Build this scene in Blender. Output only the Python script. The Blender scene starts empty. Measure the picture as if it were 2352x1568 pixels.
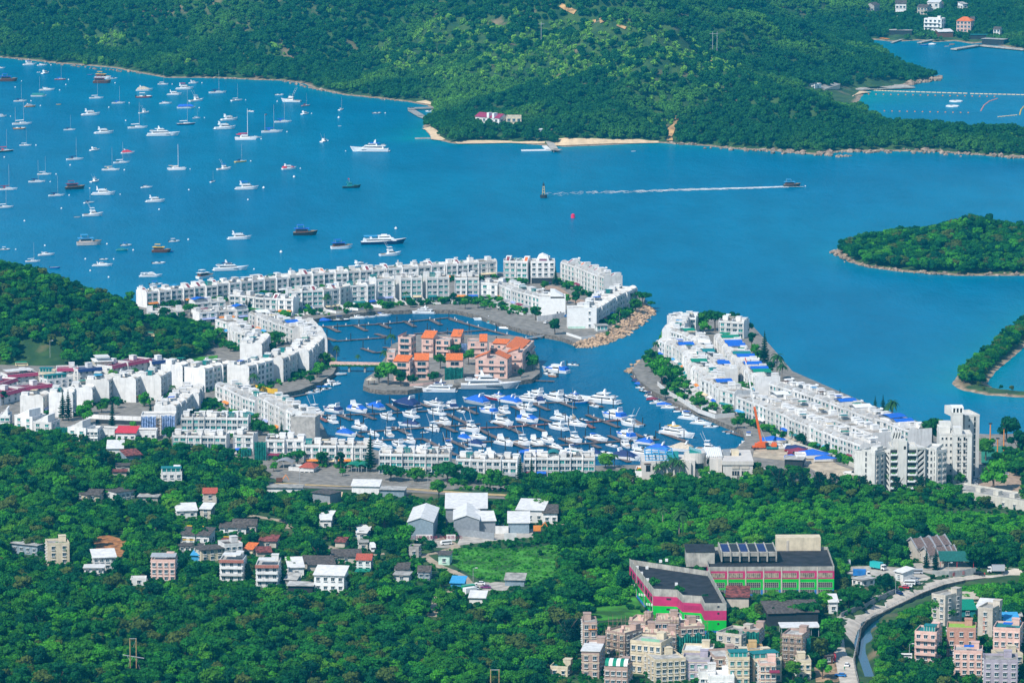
import bpy,bmesh,math,random
import numpy as np
from mathutils import Vector,Matrix
R=math.radians
rnd=random.Random(7)
sc=bpy.context.scene
col=sc.collection
# ---------------------------------------------------------------- camera, sky, sun, exposure
F,CU,CV,CH=10336.0,1176.0,784.0,400.0
PITCH=math.atan(1592.0/F)
cam=bpy.data.cameras.new('camera');cam.sensor_width=36;cam.lens=36*F/2352
cam.clip_start=10;cam.clip_end=20000
camo=bpy.data.objects.new('camera',cam);col.objects.link(camo)
camo.location=(0,0,CH);camo.rotation_euler=(math.pi/2-PITCH,0,0)
sc.camera=camo
SUN=Vector((-.46,-.60,.78)).normalized()
world=bpy.data.worlds.new('World');sc.world=world;world.use_nodes=True
wn=world.node_tree
sky=wn.nodes.new('ShaderNodeTexSky');sky.sky_type='NISHITA';sky.sun_disc=False
sky.sun_elevation=math.asin(SUN.z);sky.sun_rotation=math.atan2(SUN.x,SUN.y)
sky.altitude=100;sky.air_density=1.1;sky.dust_density=.0;sky.ozone_density=2.0
bg=wn.nodes['Background'];bg.inputs['Strength'].default_value=.13
wn.links.new(sky.outputs[0],bg.inputs[0])
sl=bpy.data.lights.new('sun','SUN');sl.energy=4.6;sl.angle=R(.5);sl.color=(1,.95,.87)
slo=bpy.data.objects.new('sun',sl);col.objects.link(slo)
slo.rotation_euler=(-SUN).to_track_quat('-Z','Y').to_euler();slo.location=(0,1000,900)
sc.view_settings.view_transform='Standard';sc.view_settings.look='None'
sc.view_settings.exposure=0.2;sc.view_settings.gamma=1
HAZE=.000045
sc.cycles.max_bounces=5;sc.cycles.diffuse_bounces=2;sc.cycles.glossy_bounces=2
sc.cycles.transmission_bounces=2;sc.cycles.volume_bounces=0;sc.cycles.transparent_max_bounces=6
sc.cycles.caustics_reflective=False;sc.cycles.caustics_refractive=False
# ---------------------------------------------------------------- picture <-> ground
cp,sp=math.cos(PITCH),math.sin(PITCH)
def ray(u,v):
 a,b=(u-CU)/F,-(v-CV)/F
 return(a,cp+b*sp,-sp+b*cp)
def gp(u,v,z=0.0):
 d=ray(u,v);t=(z-CH)/d[2]
 return Vector((d[0]*t,d[1]*t,z))
def proj(x,y,z):
 zz=z-CH
 dep=y*cp-zz*sp
 return CU+F*x/dep,CV-F*(y*sp+zz*cp)/dep
def scale_at(y):return F/(y*cp+CH*sp)
def L(s):
 return[tuple(float(k)for k in p.split(','))for p in s.split()]
def tile(c,r):return lambda x,y:(588*c+x/4,392*r+y/4)
def zm(fx,fy,w,W):
 k=w/W*2352/4096;ox,oy=fx*2352/4096,fy*2352/4096
 return lambda x,y:(ox+x*k,oy+y*k)
zA,zB=zm(480,1040,700,2350),zm(1150,980,700,2350)
zC,zD=zm(1800,980,860,1344),zm(800,1230,600,1344)
zE,zF=zm(0,1400,700,1343),zm(650,1480,700,1343)
zG,zH=zm(2500,1270,700,1343),zm(2900,1500,800,1344)
zI,zT=zm(1440,1320,720,1344),zm(3360,1660,736,1344)
zS,zK=zm(2540,1780,520,1344),zm(3480,2350,616,1344)
zM,zN=zm(2300,2480,600,1344),zm(2780,2400,620,1344)
zP,zQ=zm(700,2130,800,1344),zm(1560,1960,800,1344)
zV=zm(3640,2180,400,1342)
# ---------------------------------------------------------------- objects
def tag(o,label=None,cat=None,group=None,kind=None):
 if label:o['label']=label
 if cat:o['category']=cat
 if group:o['group']=group
 if kind:o['kind']=kind
 return o
def link(name,mesh,parent=None,loc=None,rz=0,scale=None):
 o=bpy.data.objects.new(name,mesh);col.objects.link(o)
 if parent:o.parent=parent
 if loc is not None:o.location=loc
 if rz:o.rotation_euler=(0,0,rz)
 if scale is not None:o.scale=scale if hasattr(scale,'__len__')else(scale,)*3
 return o
class MB:
 def __init__(s):s.v,s.f,s.m=[],[],[]
 def add(s,vs,fs,m=0):
  b=len(s.v);s.v+=[tuple(p)for p in vs]
  s.f+=[tuple(b+i for i in f)for f in fs];s.m+=[m]*len(fs);return s
 def box(s,x0,x1,y0,y1,z0,z1,m=0,t=None):
  vs=[(x,y,z)for z in(z0,z1)for y in(y0,y1)for x in(x0,x1)]
  if t:vs=[t(*p)for p in vs]
  return s.add(vs,[(0,2,3,1),(4,5,7,6),(0,1,5,4),(2,6,7,3),(0,4,6,2),(1,3,7,5)],m)
 def prism(s,pts,z0,z1,m=0,bottom=True):
  a=sum(p[0]*q[1]-q[0]*p[1]for p,q in zip(pts,pts[1:]+pts[:1]))
  if a<0:pts=pts[::-1]
  n=len(pts)
  vs=[(x,y,z0)for x,y in pts]+[(x,y,z1)for x,y in pts]
  fs=[(i,(i+1)%n,n+(i+1)%n,n+i)for i in range(n)]+[tuple(range(n,2*n))]
  if bottom:fs.append(tuple(range(n-1,-1,-1)))
  return s.add(vs,fs,m)
 def prof(s,pts,y0,y1,m=0):
  n=len(pts)
  a=sum(p[0]*q[1]-q[0]*p[1]for p,q in zip(pts,pts[1:]+pts[:1]))
  if a<0:pts=pts[::-1]
  vs=[(x,y0,z)for x,z in pts]+[(x,y1,z)for x,z in pts]
  return s.add(vs,[(i,n+i,n+(i+1)%n,(i+1)%n)for i in range(n)]+[tuple(range(n)),tuple(range(2*n-1,n-1,-1))],m)
 def profx(s,pts,x0,x1,m=0):
  n=len(pts)
  a=sum(p[0]*q[1]-q[0]*p[1]for p,q in zip(pts,pts[1:]+pts[:1]))
  if a<0:pts=pts[::-1]
  vs=[(x0,y,z)for y,z in pts]+[(x1,y,z)for y,z in pts]
  return s.add(vs,[(i,(i+1)%n,n+(i+1)%n,n+i)[::-1]for i in range(n)]+[tuple(range(n-1,-1,-1)),tuple(range(n,2*n))],m)
 def cyl(s,x,y,z0,z1,r0,r1=None,n=8,m=0):
  r1=r0 if r1 is None else r1
  vs=[(x+r*math.cos(2*math.pi*i/n),y+r*math.sin(2*math.pi*i/n),z)for r,z in((r0,z0),(r1,z1))for i in range(n)]
  return s.add(vs,[(i,(i+1)%n,n+(i+1)%n,n+i)for i in range(n)]+[tuple(range(n-1,-1,-1)),tuple(range(n,2*n))],m)
 def bar(s,a,b,r,m=0,n=4):
  a,b=Vector(a),Vector(b);d=(b-a).normalized()
  u=d.orthogonal().normalized();w=d.cross(u)
  vs=[p+u*r*math.cos(2*math.pi*i/n)+w*r*math.sin(2*math.pi*i/n)for p in(a,b)for i in range(n)]
  return s.add(vs,[(i,(i+1)%n,n+(i+1)%n,n+i)for i in range(n)]+[tuple(range(n-1,-1,-1)),tuple(range(n,2*n))],m)
 def loft(s,rings,m=0,cap=True):
  n=len(rings[0]);vs=[p for r in rings for p in r];fs=[]
  for k in range(len(rings)-1):
   for i in range(n):
    fs.append((k*n+i,k*n+(i+1)%n,(k+1)*n+(i+1)%n,(k+1)*n+i))
  if cap:fs+=[tuple(range(n-1,-1,-1)),tuple(range((len(rings)-1)*n,len(rings)*n))]
  return s.add(vs,fs,m)
 def ball(s,x,y,z,r,rz=None,m=0,n=8,k=5):
  rz=rz or r
  rings=[[(x+r*math.sin(math.pi*j/k)*math.cos(2*math.pi*i/n),y+r*math.sin(math.pi*j/k)*math.sin(2*math.pi*i/n),z-rz*math.cos(math.pi*j/k))for i in range(n)]for j in range(1,k)]
  return s.loft(rings,m)
 def mesh(s,name,mats,smooth=False):
  me=bpy.data.meshes.new(name);me.from_pydata(s.v,[],s.f)
  for m in(mats if isinstance(mats,(list,tuple))else[mats]):me.materials.append(m)
  me.polygons.foreach_set('material_index',s.m)
  if smooth:me.polygons.foreach_set('use_smooth',[True]*len(s.f))
  me.update();return me
 def build(s,name,mats,parent=None,loc=None,rz=0,scale=None,smooth=False):
  return link(name,s.mesh(name,mats,smooth),parent,loc,rz,scale)
def fixn(me):
 b=bmesh.new();b.from_mesh(me);bmesh.ops.recalc_face_normals(b,faces=b.faces);b.to_mesh(me);b.free();return me
# ---------------------------------------------------------------- materials
MATS={}
def nodes(name):
 m=bpy.data.materials.new(name);m.use_nodes=True
 nt=m.node_tree;return m,nt,nt.nodes['Principled BSDF']
def mixc(nt,fac,a,b,blend='MIX'):
 n=nt.nodes.new('ShaderNodeMix');n.data_type='RGBA';n.blend_type=blend
 for s,x in((n.inputs[0],fac),(n.inputs[6],a),(n.inputs[7],b)):
  if hasattr(x,'links'):nt.links.new(x,s)
  else:s.default_value=x if not isinstance(x,tuple)else(*x,1)[:4]
 return n.outputs[2]
def ramp(nt,src,lo,hi):
 n=nt.nodes.new('ShaderNodeMapRange');n.inputs[1].default_value=lo;n.inputs[2].default_value=hi
 nt.links.new(src,n.inputs[0]);return n.outputs[0]
def noise(nt,scale,detail=3,vec=None,stretch=None):
 n=nt.nodes.new('ShaderNodeTexNoise');n.inputs['Scale'].default_value=scale;n.inputs['Detail'].default_value=detail
 g=nt.nodes.new('ShaderNodeNewGeometry');src=vec or g.outputs['Position']
 if stretch:
  mp=nt.nodes.new('ShaderNodeMapping');mp.inputs['Scale'].default_value=stretch
  nt.links.new(src,mp.inputs[0]);src=mp.outputs[0]
 nt.links.new(src,n.inputs['Vector']);return n.outputs['Fac']
def mat(name,c,rough=.75,var=.14,ns=.6,stain=0,rv=0,spec=.4,metal=0):
 """plain surface with blotches; stain: vertical dirt runs; rv: each object a little different"""
 if name in MATS:return MATS[name]
 m,nt,b=nodes(name)
 b.inputs['Roughness'].default_value=rough;b.inputs['Specular IOR Level'].default_value=spec
 b.inputs['Metallic'].default_value=metal
 d=tuple(k*(1-var*1.6)for k in c);h=tuple(min(1,k*(1+var*.7))for k in c)
 o=mixc(nt,ramp(nt,noise(nt,ns),.35,.65),d,h)
 if stain:
  s=ramp(nt,noise(nt,1,4,stretch=(1.3,1.3,.12)),.52,.75)
  k=nt.nodes.new('ShaderNodeMath');k.operation='MULTIPLY';k.inputs[1].default_value=stain;nt.links.new(s,k.inputs[0])
  o=mixc(nt,k.outputs[0],o,(.16,.145,.13))
 if rv:
  oi=nt.nodes.new('ShaderNodeObjectInfo')
  o=mixc(nt,ramp(nt,oi.outputs['Random'],0,1),o,mixc(nt,1.0,o,(1-rv,1-rv*1.03,1-rv*1.1),'MULTIPLY'))
 nt.links.new(o,b.inputs['Base Color']);MATS[name]=m;return m
def glass(name,c,rough=.12):
 if name in MATS:return MATS[name]
 m,nt,b=nodes(name)
 b.inputs['Roughness'].default_value=rough;b.inputs['Specular IOR Level'].default_value=.6
 oi=nt.nodes.new('ShaderNodeObjectInfo')
 o=mixc(nt,oi.outputs['Random'],c,tuple(k*1.9+.01 for k in c))
 nt.links.new(o,b.inputs['Base Color']);MATS[name]=m;return m
WHITE=mat('white_wall',(.86,.85,.83),.8,.07,.35,stain=.32,rv=.24)
CLEAN=mat('white_paint',(.82,.82,.80),.6,.05)
GREYC=mat('grey_concrete',(.42,.40,.37),.85,.16,.5,stain=.5,rv=.2)
DARK=mat('dark_interior',(.025,.03,.035),.8)
GEL=mat('gelcoat',(.83,.83,.82),.28,.03)
GLASS=glass('window_glass',(.012,.045,.065))
TEALG=glass('teal_glass',(.015,.16,.15))
BLACKG=glass('tinted_glass',(.008,.012,.018))
FRAME=mat('window_frame',(.62,.62,.6),.5,.05)
STEEL=mat('galvanised_steel',(.4,.42,.43),.45,.1)
DSTEEL=mat('dark_steel',(.02,.022,.028),.6,.1)
MAROON=mat('maroon_tile',(.24,.05,.065),.7,.25,2)
ORANGE=mat('orange_tile',(.72,.17,.035),.7,.2,1.5)
ROOFG=mat('flat_roof',(.5,.49,.46),.9,.25,.4,rv=.35)
COLS={k:mat(k.replace(' ','_')+'_cloth',c,.7,.12,1.2)for k,c in{'blue':(.01,.12,.55),'navy':(.012,.03,.13),'teal':(.01,.19,.2),'green':(.0,.22,.13),'white':(.8,.8,.78),'cream':(.72,.58,.36),'orange':(.75,.25,.03),'red':(.6,.035,.06),'maroon':(.22,.02,.06),'yellow':(.8,.48,.02),'grey':(.3,.31,.33),'sky blue':(.05,.33,.62),'lavender':(.33,.38,.62),'pink':(.65,.28,.24),'lime':(.28,.48,.06),'beige':(.55,.47,.36),'black':(.015,.015,.02),'brown':(.14,.06,.03)}.items()}
# ---------------------------------------------------------------- the lie of the land
def wpoly(s,z=0):return np.array([gp(u,v,z)[:2]for u,v in(L(s)if isinstance(s,str)else s)])
def sdist(P,poly,closed=True):
 """signed distance (inside positive) of points P (N,2) to a polygon"""
 d=np.full(len(P),1e9);ins=np.zeros(len(P),bool)
 n=len(poly)
 for i in range(n if closed else n-1):
  a,b=poly[i],poly[(i+1)%n]
  e=b-a;w=P-a
  t=np.clip((w@e)/max(1e-9,e@e),0,1)
  d=np.minimum(d,np.hypot(*(w-t[:,None]*e).T))
  if closed:
   c=(a[1]>P[:,1])!=(b[1]>P[:,1])
   with np.errstate(divide='ignore',invalid='ignore'):
    x=a[0]+(P[:,1]-a[1])/(b[1]-a[1])*(b[0]-a[0])
   ins^=c&(P[:,0]<x)
 return np.where(ins,d,-d)if closed else d
FAR=wpoly('-500,120 -60,129 0,132 50,137 130,146 200,151 260,156 330,169 380,179 430,179 520,180 590,184 650,185 700,193 720,204 790,218 880,227 940,234 985,243 ''1000,262 985,275 972,290 985,308 1010,322 1040,330 1190,329 1255,334 1300,337 1400,333 1500,327 1560,331 1620,335 1700,343 1780,347 1880,356 1940,347 2060,347 2150,349 2250,356 2330,363 2420,359 2800,360 ''2800,318 2420,315 2352,318 2250,316 2150,308 2060,297 2015,275 1990,258 1968,238 1978,222 1990,208 2068,204 2075,196 2140,186 2155,181 2130,174 2090,160 2050,140 2020,118 2003,100 1990,90 ''2050,96 2110,93 2150,97 2195,94 2230,101 2260,98 2300,106 2360,116 2450,122 2900,122 2900,-300 -500,-300')
ISL=wpoly('1922,582 1950,601 1990,613 2060,623 2200,633 2352,633 2480,635 2560,590 2480,560 2300,548 2100,552 1990,566 1945,574')
SPIT=[np.array(gp(u,v)[:2])for u,v in L('2470,690 2420,715 2352,764 2290,818 2250,850 2226,880 2240,892 2290,902 2352,906 2440,904')]
SOUTH=wpoly('-400,970 -20,970 90,992 180,1000 380,1010 480,1028 590,1058 640,1085 720,1108 900,1118 1180,1122 1400,1104 1480,1096 1720,1096 1980,1122 2160,1106 2260,1050 2352,1006 2480,1000 2900,1000 2900,2300 -400,2300')
RIVER=wpoly('1988,1580 1976,1545 1966,1515 1960,1480 1959,1455 1966,1440 1985,1428 2020,1410 2060,1392 2110,1374 2150,1360 2190,1347 2240,1336 2300,1331 2352,1329 2352,1338 2290,1342 2220,1355 2170,1370 2120,1390 2060,1415 2024,1436 2010,1458 1998,1490 1998,1520 2006,1540 2022,1575')
XS=np.arange(-720,721,5.0)
YS=np.concatenate([np.arange(1560,2200,3.5),np.arange(2200,3000,7),np.arange(3000,6600,11)])
GX,GY=np.meshgrid(XS,YS)
PP=np.stack([GX.ravel(),GY.ravel()],1)
def fbm(x,y,s,o=4,seed=0):
 r=np.random.RandomState(seed);out=0;a=1
 for k in range(o):
  for _ in range(3):
   th=r.uniform(0,6.28);ph=r.uniform(0,6.28);f=6.28/s*r.uniform(.7,1.4)
   out=out+a/3*np.sin(f*(x*math.cos(th)+y*math.sin(th))+ph)
  a*=.5;s*=.5
 return out
sdF,sdI,sdS=sdist(PP,FAR),sdist(PP,ISL),sdist(PP,SOUTH)
sdP=9-sdist(PP,np.array(SPIT),False)
X_,Y_=PP.T
nz=fbm(X_,Y_,260,4,1);nz2=fbm(X_,Y_,60,3,2)
def land(sd):return np.where(sd<0,np.maximum(sd*.18,-5),0)
hF=np.where(sdF>0,.12+.2*np.minimum(sdF,70)+.36*np.clip(sdF-70,0,420),sdF*.15)
hF=np.where(sdF>0,hF*(1+.28*nz)+nz2*np.clip(sdF*.05,0,5)+fbm(X_,Y_,150,2,5)*np.clip(sdF/150,0,1)*13,hF)
wv=np.exp(-((X_-500)/190)**2-((Y_-4870)/190)**2)
hF=np.where(sdF>0,hF*(1-.75*wv)+1.2*wv,hF)
hI=np.where(sdI>0,.12+.2*np.minimum(sdI,90)*(1+.35*nz2),sdI*.15)
hP=np.where(sdP>0,np.minimum(.35*sdP,1.6),sdP*.2)
hS=np.where(sdS>0,-1+.2*np.minimum(sdS,22)+.011*np.clip(sdS-22,0,220),-1+sdS*.1)
gx0=[-360,-305,-292,-268,-240,-215,-195,-173,-160]
gh0=[44,42,40,34,26,17,10,4,-1]
hill=np.interp(X_,gx0,gh0)*np.exp(-((Y_-(2575-.25*(X_+230)))/62)**2)*(1+.08*nz2)-1.2
hS=np.maximum(hS,hill)
hS=hS+np.where(sdS>60,5*np.exp(-((X_+230)/150)**2-((Y_-1760)/90)**2),0)
sdR=sdist(PP,RIVER)
hS=hS-4.2*np.clip((sdR+1.5)/3,0,1)
H=np.maximum.reduce([hF,hI,hP,hS,np.full(len(PP),-5.0)]).reshape(GX.shape)
def hgt(x,y):
 j=np.clip(np.searchsorted(YS,y)-1,0,len(YS)-2);i=np.clip(np.searchsorted(XS,x)-1,0,len(XS)-2)
 fx=np.clip((x-XS[i])/(XS[i+1]-XS[i]),0,1);fy=np.clip((y-YS[j])/(YS[j+1]-YS[j]),0,1)
 return(H[j,i]*(1-fx)+H[j,i+1]*fx)*(1-fy)+(H[j+1,i]*(1-fx)+H[j+1,i+1]*fx)*fy
def ground(u,v,zmin=0.0):
 d=np.array(ray(u,v));t=np.arange(1500,6600,4.0)
 p=d[None]*t[:,None];p[:,2]+=CH
 b=p[:,2]<np.maximum(hgt(p[:,0],p[:,1]),zmin)
 i=int(np.argmax(b))if b.any()else len(t)-1
 a,c=t[max(i-1,0)],t[i]
 for _ in range(12):
  m=(a+c)/2;q=d*m;q[2]+=CH
  if q[2]<max(float(hgt(q[0],q[1])),zmin):c=m
  else:a=m
 q=d*c
 return Vector((q[0],q[1],max(float(hgt(q[0],q[1])),zmin)))
def gridmesh(name,X,Y,Z,m,smooth=True):
 ny,nx=X.shape
 me=bpy.data.meshes.new(name)
 idx=np.arange(ny*nx).reshape(ny,nx)
 q=np.stack([idx[:-1,:-1],idx[:-1,1:],idx[1:,1:],idx[1:,:-1]],-1).reshape(-1,4)
 me.vertices.add(ny*nx);me.vertices.foreach_set('co',np.stack([X,Y,Z],-1).astype('f').ravel())
 me.loops.add(q.size);me.loops.foreach_set('vertex_index',q.ravel().astype('i'))
 me.polygons.add(len(q));me.polygons.foreach_set('loop_start',np.arange(0,q.size,4,dtype='i'));me.polygons.foreach_set('loop_total',np.full(len(q),4,'i'))
 if smooth:me.polygons.foreach_set('use_smooth',np.ones(len(q),bool))
 me.materials.append(m);me.update(calc_edges=True);return me
m,nt,b=nodes('terrain_ground');b.inputs['Roughness'].default_value=.95
gz=nt.nodes.new('ShaderNodeNewGeometry');sx=nt.nodes.new('ShaderNodeSeparateXYZ');nt.links.new(gz.outputs['Position'],sx.inputs[0])
green=mixc(nt,ramp(nt,noise(nt,.09,5),.4,.62),(.012,.055,.012),(.045,.10,.016))
green=mixc(nt,ramp(nt,noise(nt,.035,5),.60,.72),green,(.20,.15,.085))
rock=mixc(nt,ramp(nt,noise(nt,.25,4),.35,.65),(.17,.12,.075),(.42,.31,.2))
c=mixc(nt,ramp(nt,sx.outputs['Z'],.45,1.0),rock,green)
nt.links.new(c,b.inputs['Base Color'])
TERR=m
tag(link('ground',gridmesh('ground',GX,GY,H,TERR)),kind='structure')
m,nt,b=nodes('sea_water');pass
at=nt.nodes.new('ShaderNodeAttribute');at.attribute_name='shallow'
deep=mixc(nt,ramp(nt,noise(nt,.004,2,stretch=(1,.35,1)),.35,.65),(.0,.128,.255),(.0,.160,.285))
deep=mixc(nt,ramp(nt,noise(nt,.05,5,stretch=(.6,.22,1)),.36,.64),mixc(nt,1.0,deep,(.9,.88,.88),'MULTIPLY'),mixc(nt,1.0,deep,(1.0,1.07,1.06),'MULTIPLY'))
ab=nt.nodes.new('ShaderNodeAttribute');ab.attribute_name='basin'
c=mixc(nt,at.outputs['Fac'],mixc(nt,ab.outputs['Fac'],deep,(.0,.062,.15)),(.0,.24,.27))  # basin darkened: murk and dark reflections both put into the water colour
n1=noise(nt,.5,4,stretch=(1,.4,1));n2=noise(nt,.12,3,stretch=(1,.4,1))
ad=nt.nodes.new('ShaderNodeMath');ad.operation='MULTIPLY_ADD';ad.inputs[1].default_value=1.6;nt.links.new(n2,ad.inputs[0]);nt.links.new(n1,ad.inputs[2])
bp=nt.nodes.new('ShaderNodeBump');bp.inputs['Strength'].default_value=.8;bp.inputs['Distance'].default_value=.7
nt.links.new(ad.outputs[0],bp.inputs['Height'])
df=nt.nodes.new('ShaderNodeBsdfDiffuse');gl=nt.nodes.new('ShaderNodeBsdfGlossy');gl.inputs['Roughness'].default_value=.14;gl.inputs['Color'].default_value=(.55,.85,1,1)
fr=nt.nodes.new('ShaderNodeFresnel');fr.inputs['IOR'].default_value=1.33;k=nt.nodes.new('ShaderNodeMath');k.operation='MULTIPLY';k.inputs[1].default_value=.3
ms=nt.nodes.new('ShaderNodeMixShader');nt.links.new(fr.outputs[0],k.inputs[0]);nt.links.new(k.outputs[0],ms.inputs[0]);nt.links.new(df.outputs[0],ms.inputs[1]);nt.links.new(gl.outputs[0],ms.inputs[2])
nt.links.new(c,df.inputs['Color'])
for q in(df,gl,fr):nt.links.new(bp.outputs[0],q.inputs['Normal'])
nt.links.new(ms.outputs[0],nt.nodes['Material Output'].inputs['Surface']);nt.nodes.remove(b)
WATER=m
wx,wy=np.meshgrid(np.arange(-1200,1201,12.0),np.arange(1500,7001,14.0))
WP=np.stack([wx.ravel(),wy.ravel()],1)
BEACH=[wpoly('1300,334 1400,331 1510,325 1600,333',0),wpoly('1930,228 1960,228 1985,210',0),wpoly('960,318 1000,312 985,300',0)]
sh=np.zeros(len(WP))
for pl,w,k in((FAR,16,.5),(ISL,14,.3)):
 sh=np.maximum(sh,k*np.exp(-np.maximum(0,-sdist(WP,pl))/w))
sh=np.maximum(sh,.5*np.exp(-np.maximum(0,sdist(WP,np.array(SPIT),False)-8)/18))
for pl,w,k in zip(BEACH,(24,45,22),(.8,1.0,.9)):
 sh=np.maximum(sh,k*np.exp(-(sdist(WP,pl,False)/w)**1.2))
sh=np.maximum(sh,.35*np.exp(-((wx.ravel()-430)/130)**2-((wy.ravel()-2430)/120)**2))
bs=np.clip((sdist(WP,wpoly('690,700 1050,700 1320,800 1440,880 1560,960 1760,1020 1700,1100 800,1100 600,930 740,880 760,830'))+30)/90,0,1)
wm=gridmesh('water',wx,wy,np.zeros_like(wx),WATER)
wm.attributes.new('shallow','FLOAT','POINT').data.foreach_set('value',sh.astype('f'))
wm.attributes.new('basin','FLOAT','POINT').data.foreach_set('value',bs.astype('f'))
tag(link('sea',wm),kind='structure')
m,nt,b=nodes('river_water');b.inputs['Base Color'].default_value=(.004,.05,.085,1);b.inputs['Roughness'].default_value=.08
bp=nt.nodes.new('ShaderNodeBump');bp.inputs['Strength'].default_value=.15;bp.inputs['Distance'].default_value=.1
nt.links.new(noise(nt,.8,2),bp.inputs['Height']);nt.links.new(bp.outputs[0],b.inputs['Normal'])
RW=m
rp=[tuple(gp(u,v,2.2)[:2])for u,v in L('1984,1585 1972,1545 1962,1515 1956,1480 1955,1455 1962,1438 1981,1426 2018,1407 2058,1389 2108,1371 2150,1357 2190,1344 2240,1333 2300,1328 2360,1325 2360,1342 2290,1346 2222,1359 2172,1374 2122,1394 2064,1419 2030,1440 2016,1460 2004,1490 2004,1520 2012,1540 2030,1585')]
mb=MB();mb.add([(x,y,2.2)for x,y in rp],[tuple(range(len(rp)))])
tag(mb.build('river',RW),kind='structure')
# ---------------------------------------------------------------- made ground round the marina
PAVE=mat('marina_paving',(.24,.22,.19),.9,.2,.3)
QUAY=mat('quay_stone',(.20,.165,.13),.9,.35,.7)
SLABZ=2.5
def slab(name,s,z0=-1.5,z1=SLABZ,kind='structure'):
 pts=[tuple(gp(u,v,0)[:2])for u,v in(L(s)if isinstance(s,str)else s)]
 mb=MB();mb.prism(pts,z0,z1,1)
 mb.m[len(pts)]=0
 o=mb.build(name,[PAVE,QUAY]);return tag(o,kind=kind)
MARINA=('-300,1150 -300,700 0,692 150,690 290,700 330,706 500,690 740,667 930,652 1040,642 1130,634 1250,632 1330,640 1400,655 1462,680 1482,692 1475,712 1440,742 1400,768 1360,786 1325,797 ''1290,784 1215,770 1150,752 1100,734 1045,721 960,720 860,724 760,735 700,746 712,760 742,790 752,815 770,832 775,850 765,868 740,884 690,905 625,918 640,930 700,950 740,985 752,1012 ''800,1030 870,1046 1000,1062 1180,1072 1360,1080 1475,1078 1560,1058 1640,1044 1690,1040 1712,1022 1706,1000 1640,972 1600,955 1550,935 1500,908 1466,882 1452,858 1475,832 1500,806 1525,775 1560,742 ''1640,738 1712,740 1740,770 1780,815 1820,862 1900,897 2000,940 2100,975 2165,1000 2270,1008 2352,1006 2600,1004 2600,1150')
slab('marina_ground',MARINA)
ISLAND='836,888 834,896 850,902 878,906 936,906 1000,896 1080,893 1190,884 1222,880 1240,866 1238,840 1220,800 1200,782 1100,778 960,778 900,800 885,830 858,866 838,880'
slab('island_ground',ISLAND)
ROADM=mat('road_asphalt',(.235,.215,.19),.92,.18,.25)
CONC=mat('pale_concrete',(.46,.42,.36),.9,.2,.3)
EARTH=mat('bare_earth',(.36,.24,.14),.95,.35,.3)
SAND=mat('beach_sand',(.70,.52,.32),.95,.12,.2)
GRASSM=mat('grass_ground',(.05,.24,.012),.95,.4,.12)
LINE=mat('road_marking',(.75,.75,.72),.8,.1)
def ribbon(name,pts,w,m,z=None,lift=.12,kind='structure',step=6.0,ends=None):
 """a strip of ground w metres wide along picture points, laid on the terrain (or level at z)"""
 P=[Vector(p)if len(p)==3 else(gp(p[0],p[1],z)if z is not None else ground(*p))for p in pts]
 Q=[]
 for a,c in zip(P,P[1:]):
  n=max(1,int((c-a).length/step))
  Q+=[a.lerp(c,k/n)for k in range(n)]
 Q.append(P[-1]);mb=MB();vs=[]
 for i,q in enumerate(Q):
  t=(Q[min(i+2,len(Q)-1)]-Q[max(i-2,0)]);t.z=0;t.normalize();s=Vector((-t.y,t.x,0))
  ww=w if not callable(w)else w(i/len(Q))
  for k in(-1,0,1):
   p=q+s*ww/2*k
   vs.append((p.x,p.y,(max(float(hgt(p.x,p.y)),0)if z is None else z)+lift))
 n=len(Q)
 mb.add(vs,[f for i in range(n-1)for f in((3*i,3*i+3,3*i+4,3*i+1),(3*i+1,3*i+4,3*i+5,3*i+2))])
 o=mb.build(name,m,smooth=True);tag(o,kind=kind);return Q
def patch(name,s,m,z=None,lift=.1,kind='structure'):
 """a flat or draped area bounded by picture points"""
 P=[gp(u,v,z)if z is not None else ground(u,v)for u,v in(L(s)if isinstance(s,str)else s)]
 b=bmesh.new();vs=[b.verts.new(p)for p in P];b.faces.new(vs)
 if z is None:
  bmesh.ops.triangulate(b,faces=b.faces)
  for _ in range(3):
   e=[e for e in b.edges if e.calc_length()>9]
   if e:bmesh.ops.subdivide_edges(b,edges=e,cuts=1);bmesh.ops.triangulate(b,faces=b.faces)
  for v in b.verts:v.co.z=max(float(hgt(v.co.x,v.co.y)),0)
 for v in b.verts:v.co.z+=lift
 me=bpy.data.meshes.new(name);b.to_mesh(me);b.free();me.materials.append(m)
 return tag(link(name,me),kind=kind)
CLEAR=[]
def clear(s):CLEAR.append(np.array(L(s)if isinstance(s,str)else s))
t33=tile(3,3);t13,t23,t03,t12=tile(1,3),tile(2,3),tile(0,3),tile(1,2)
VR=[t33(*p)for p in L('745,1640 742,1560 722,1480 705,1380 695,1250 690,1150 705,1060 765,985 900,918 1080,828 1300,722 1500,648 1700,606 1900,582 2150,570 2400,566')]
VRQ=ribbon('valley_road',VR,lambda t:7 if t<.2 else(7+5*min(1,(t-.2)/.15)if t<.8 else 12),mat('road_concrete',(.56,.50,.42),.9,.14,.3),lift=.2)
ribbon('valley_road_centre',[p for p in VR[:3]],.25,LINE,lift=.16)
for a in(('road_shoulder','640,1270 700,1390 620,1480 600,1300',EARTH),('dirt_yard','700,500 1000,490 1330,520 1500,600 1380,690 1230,690 1200,600 740,590',CONC),('temple_yard','1310,470 1800,450 1900,540 1500,570 1380,540',CONC),('gravel_lot','420,1400 620,1390 720,1480 640,1560 440,1560',EARTH)):
 P=[t33(*p)for p in L(a[1])];patch(a[0],P,a[2],lift=.1);clear(P)
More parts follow.
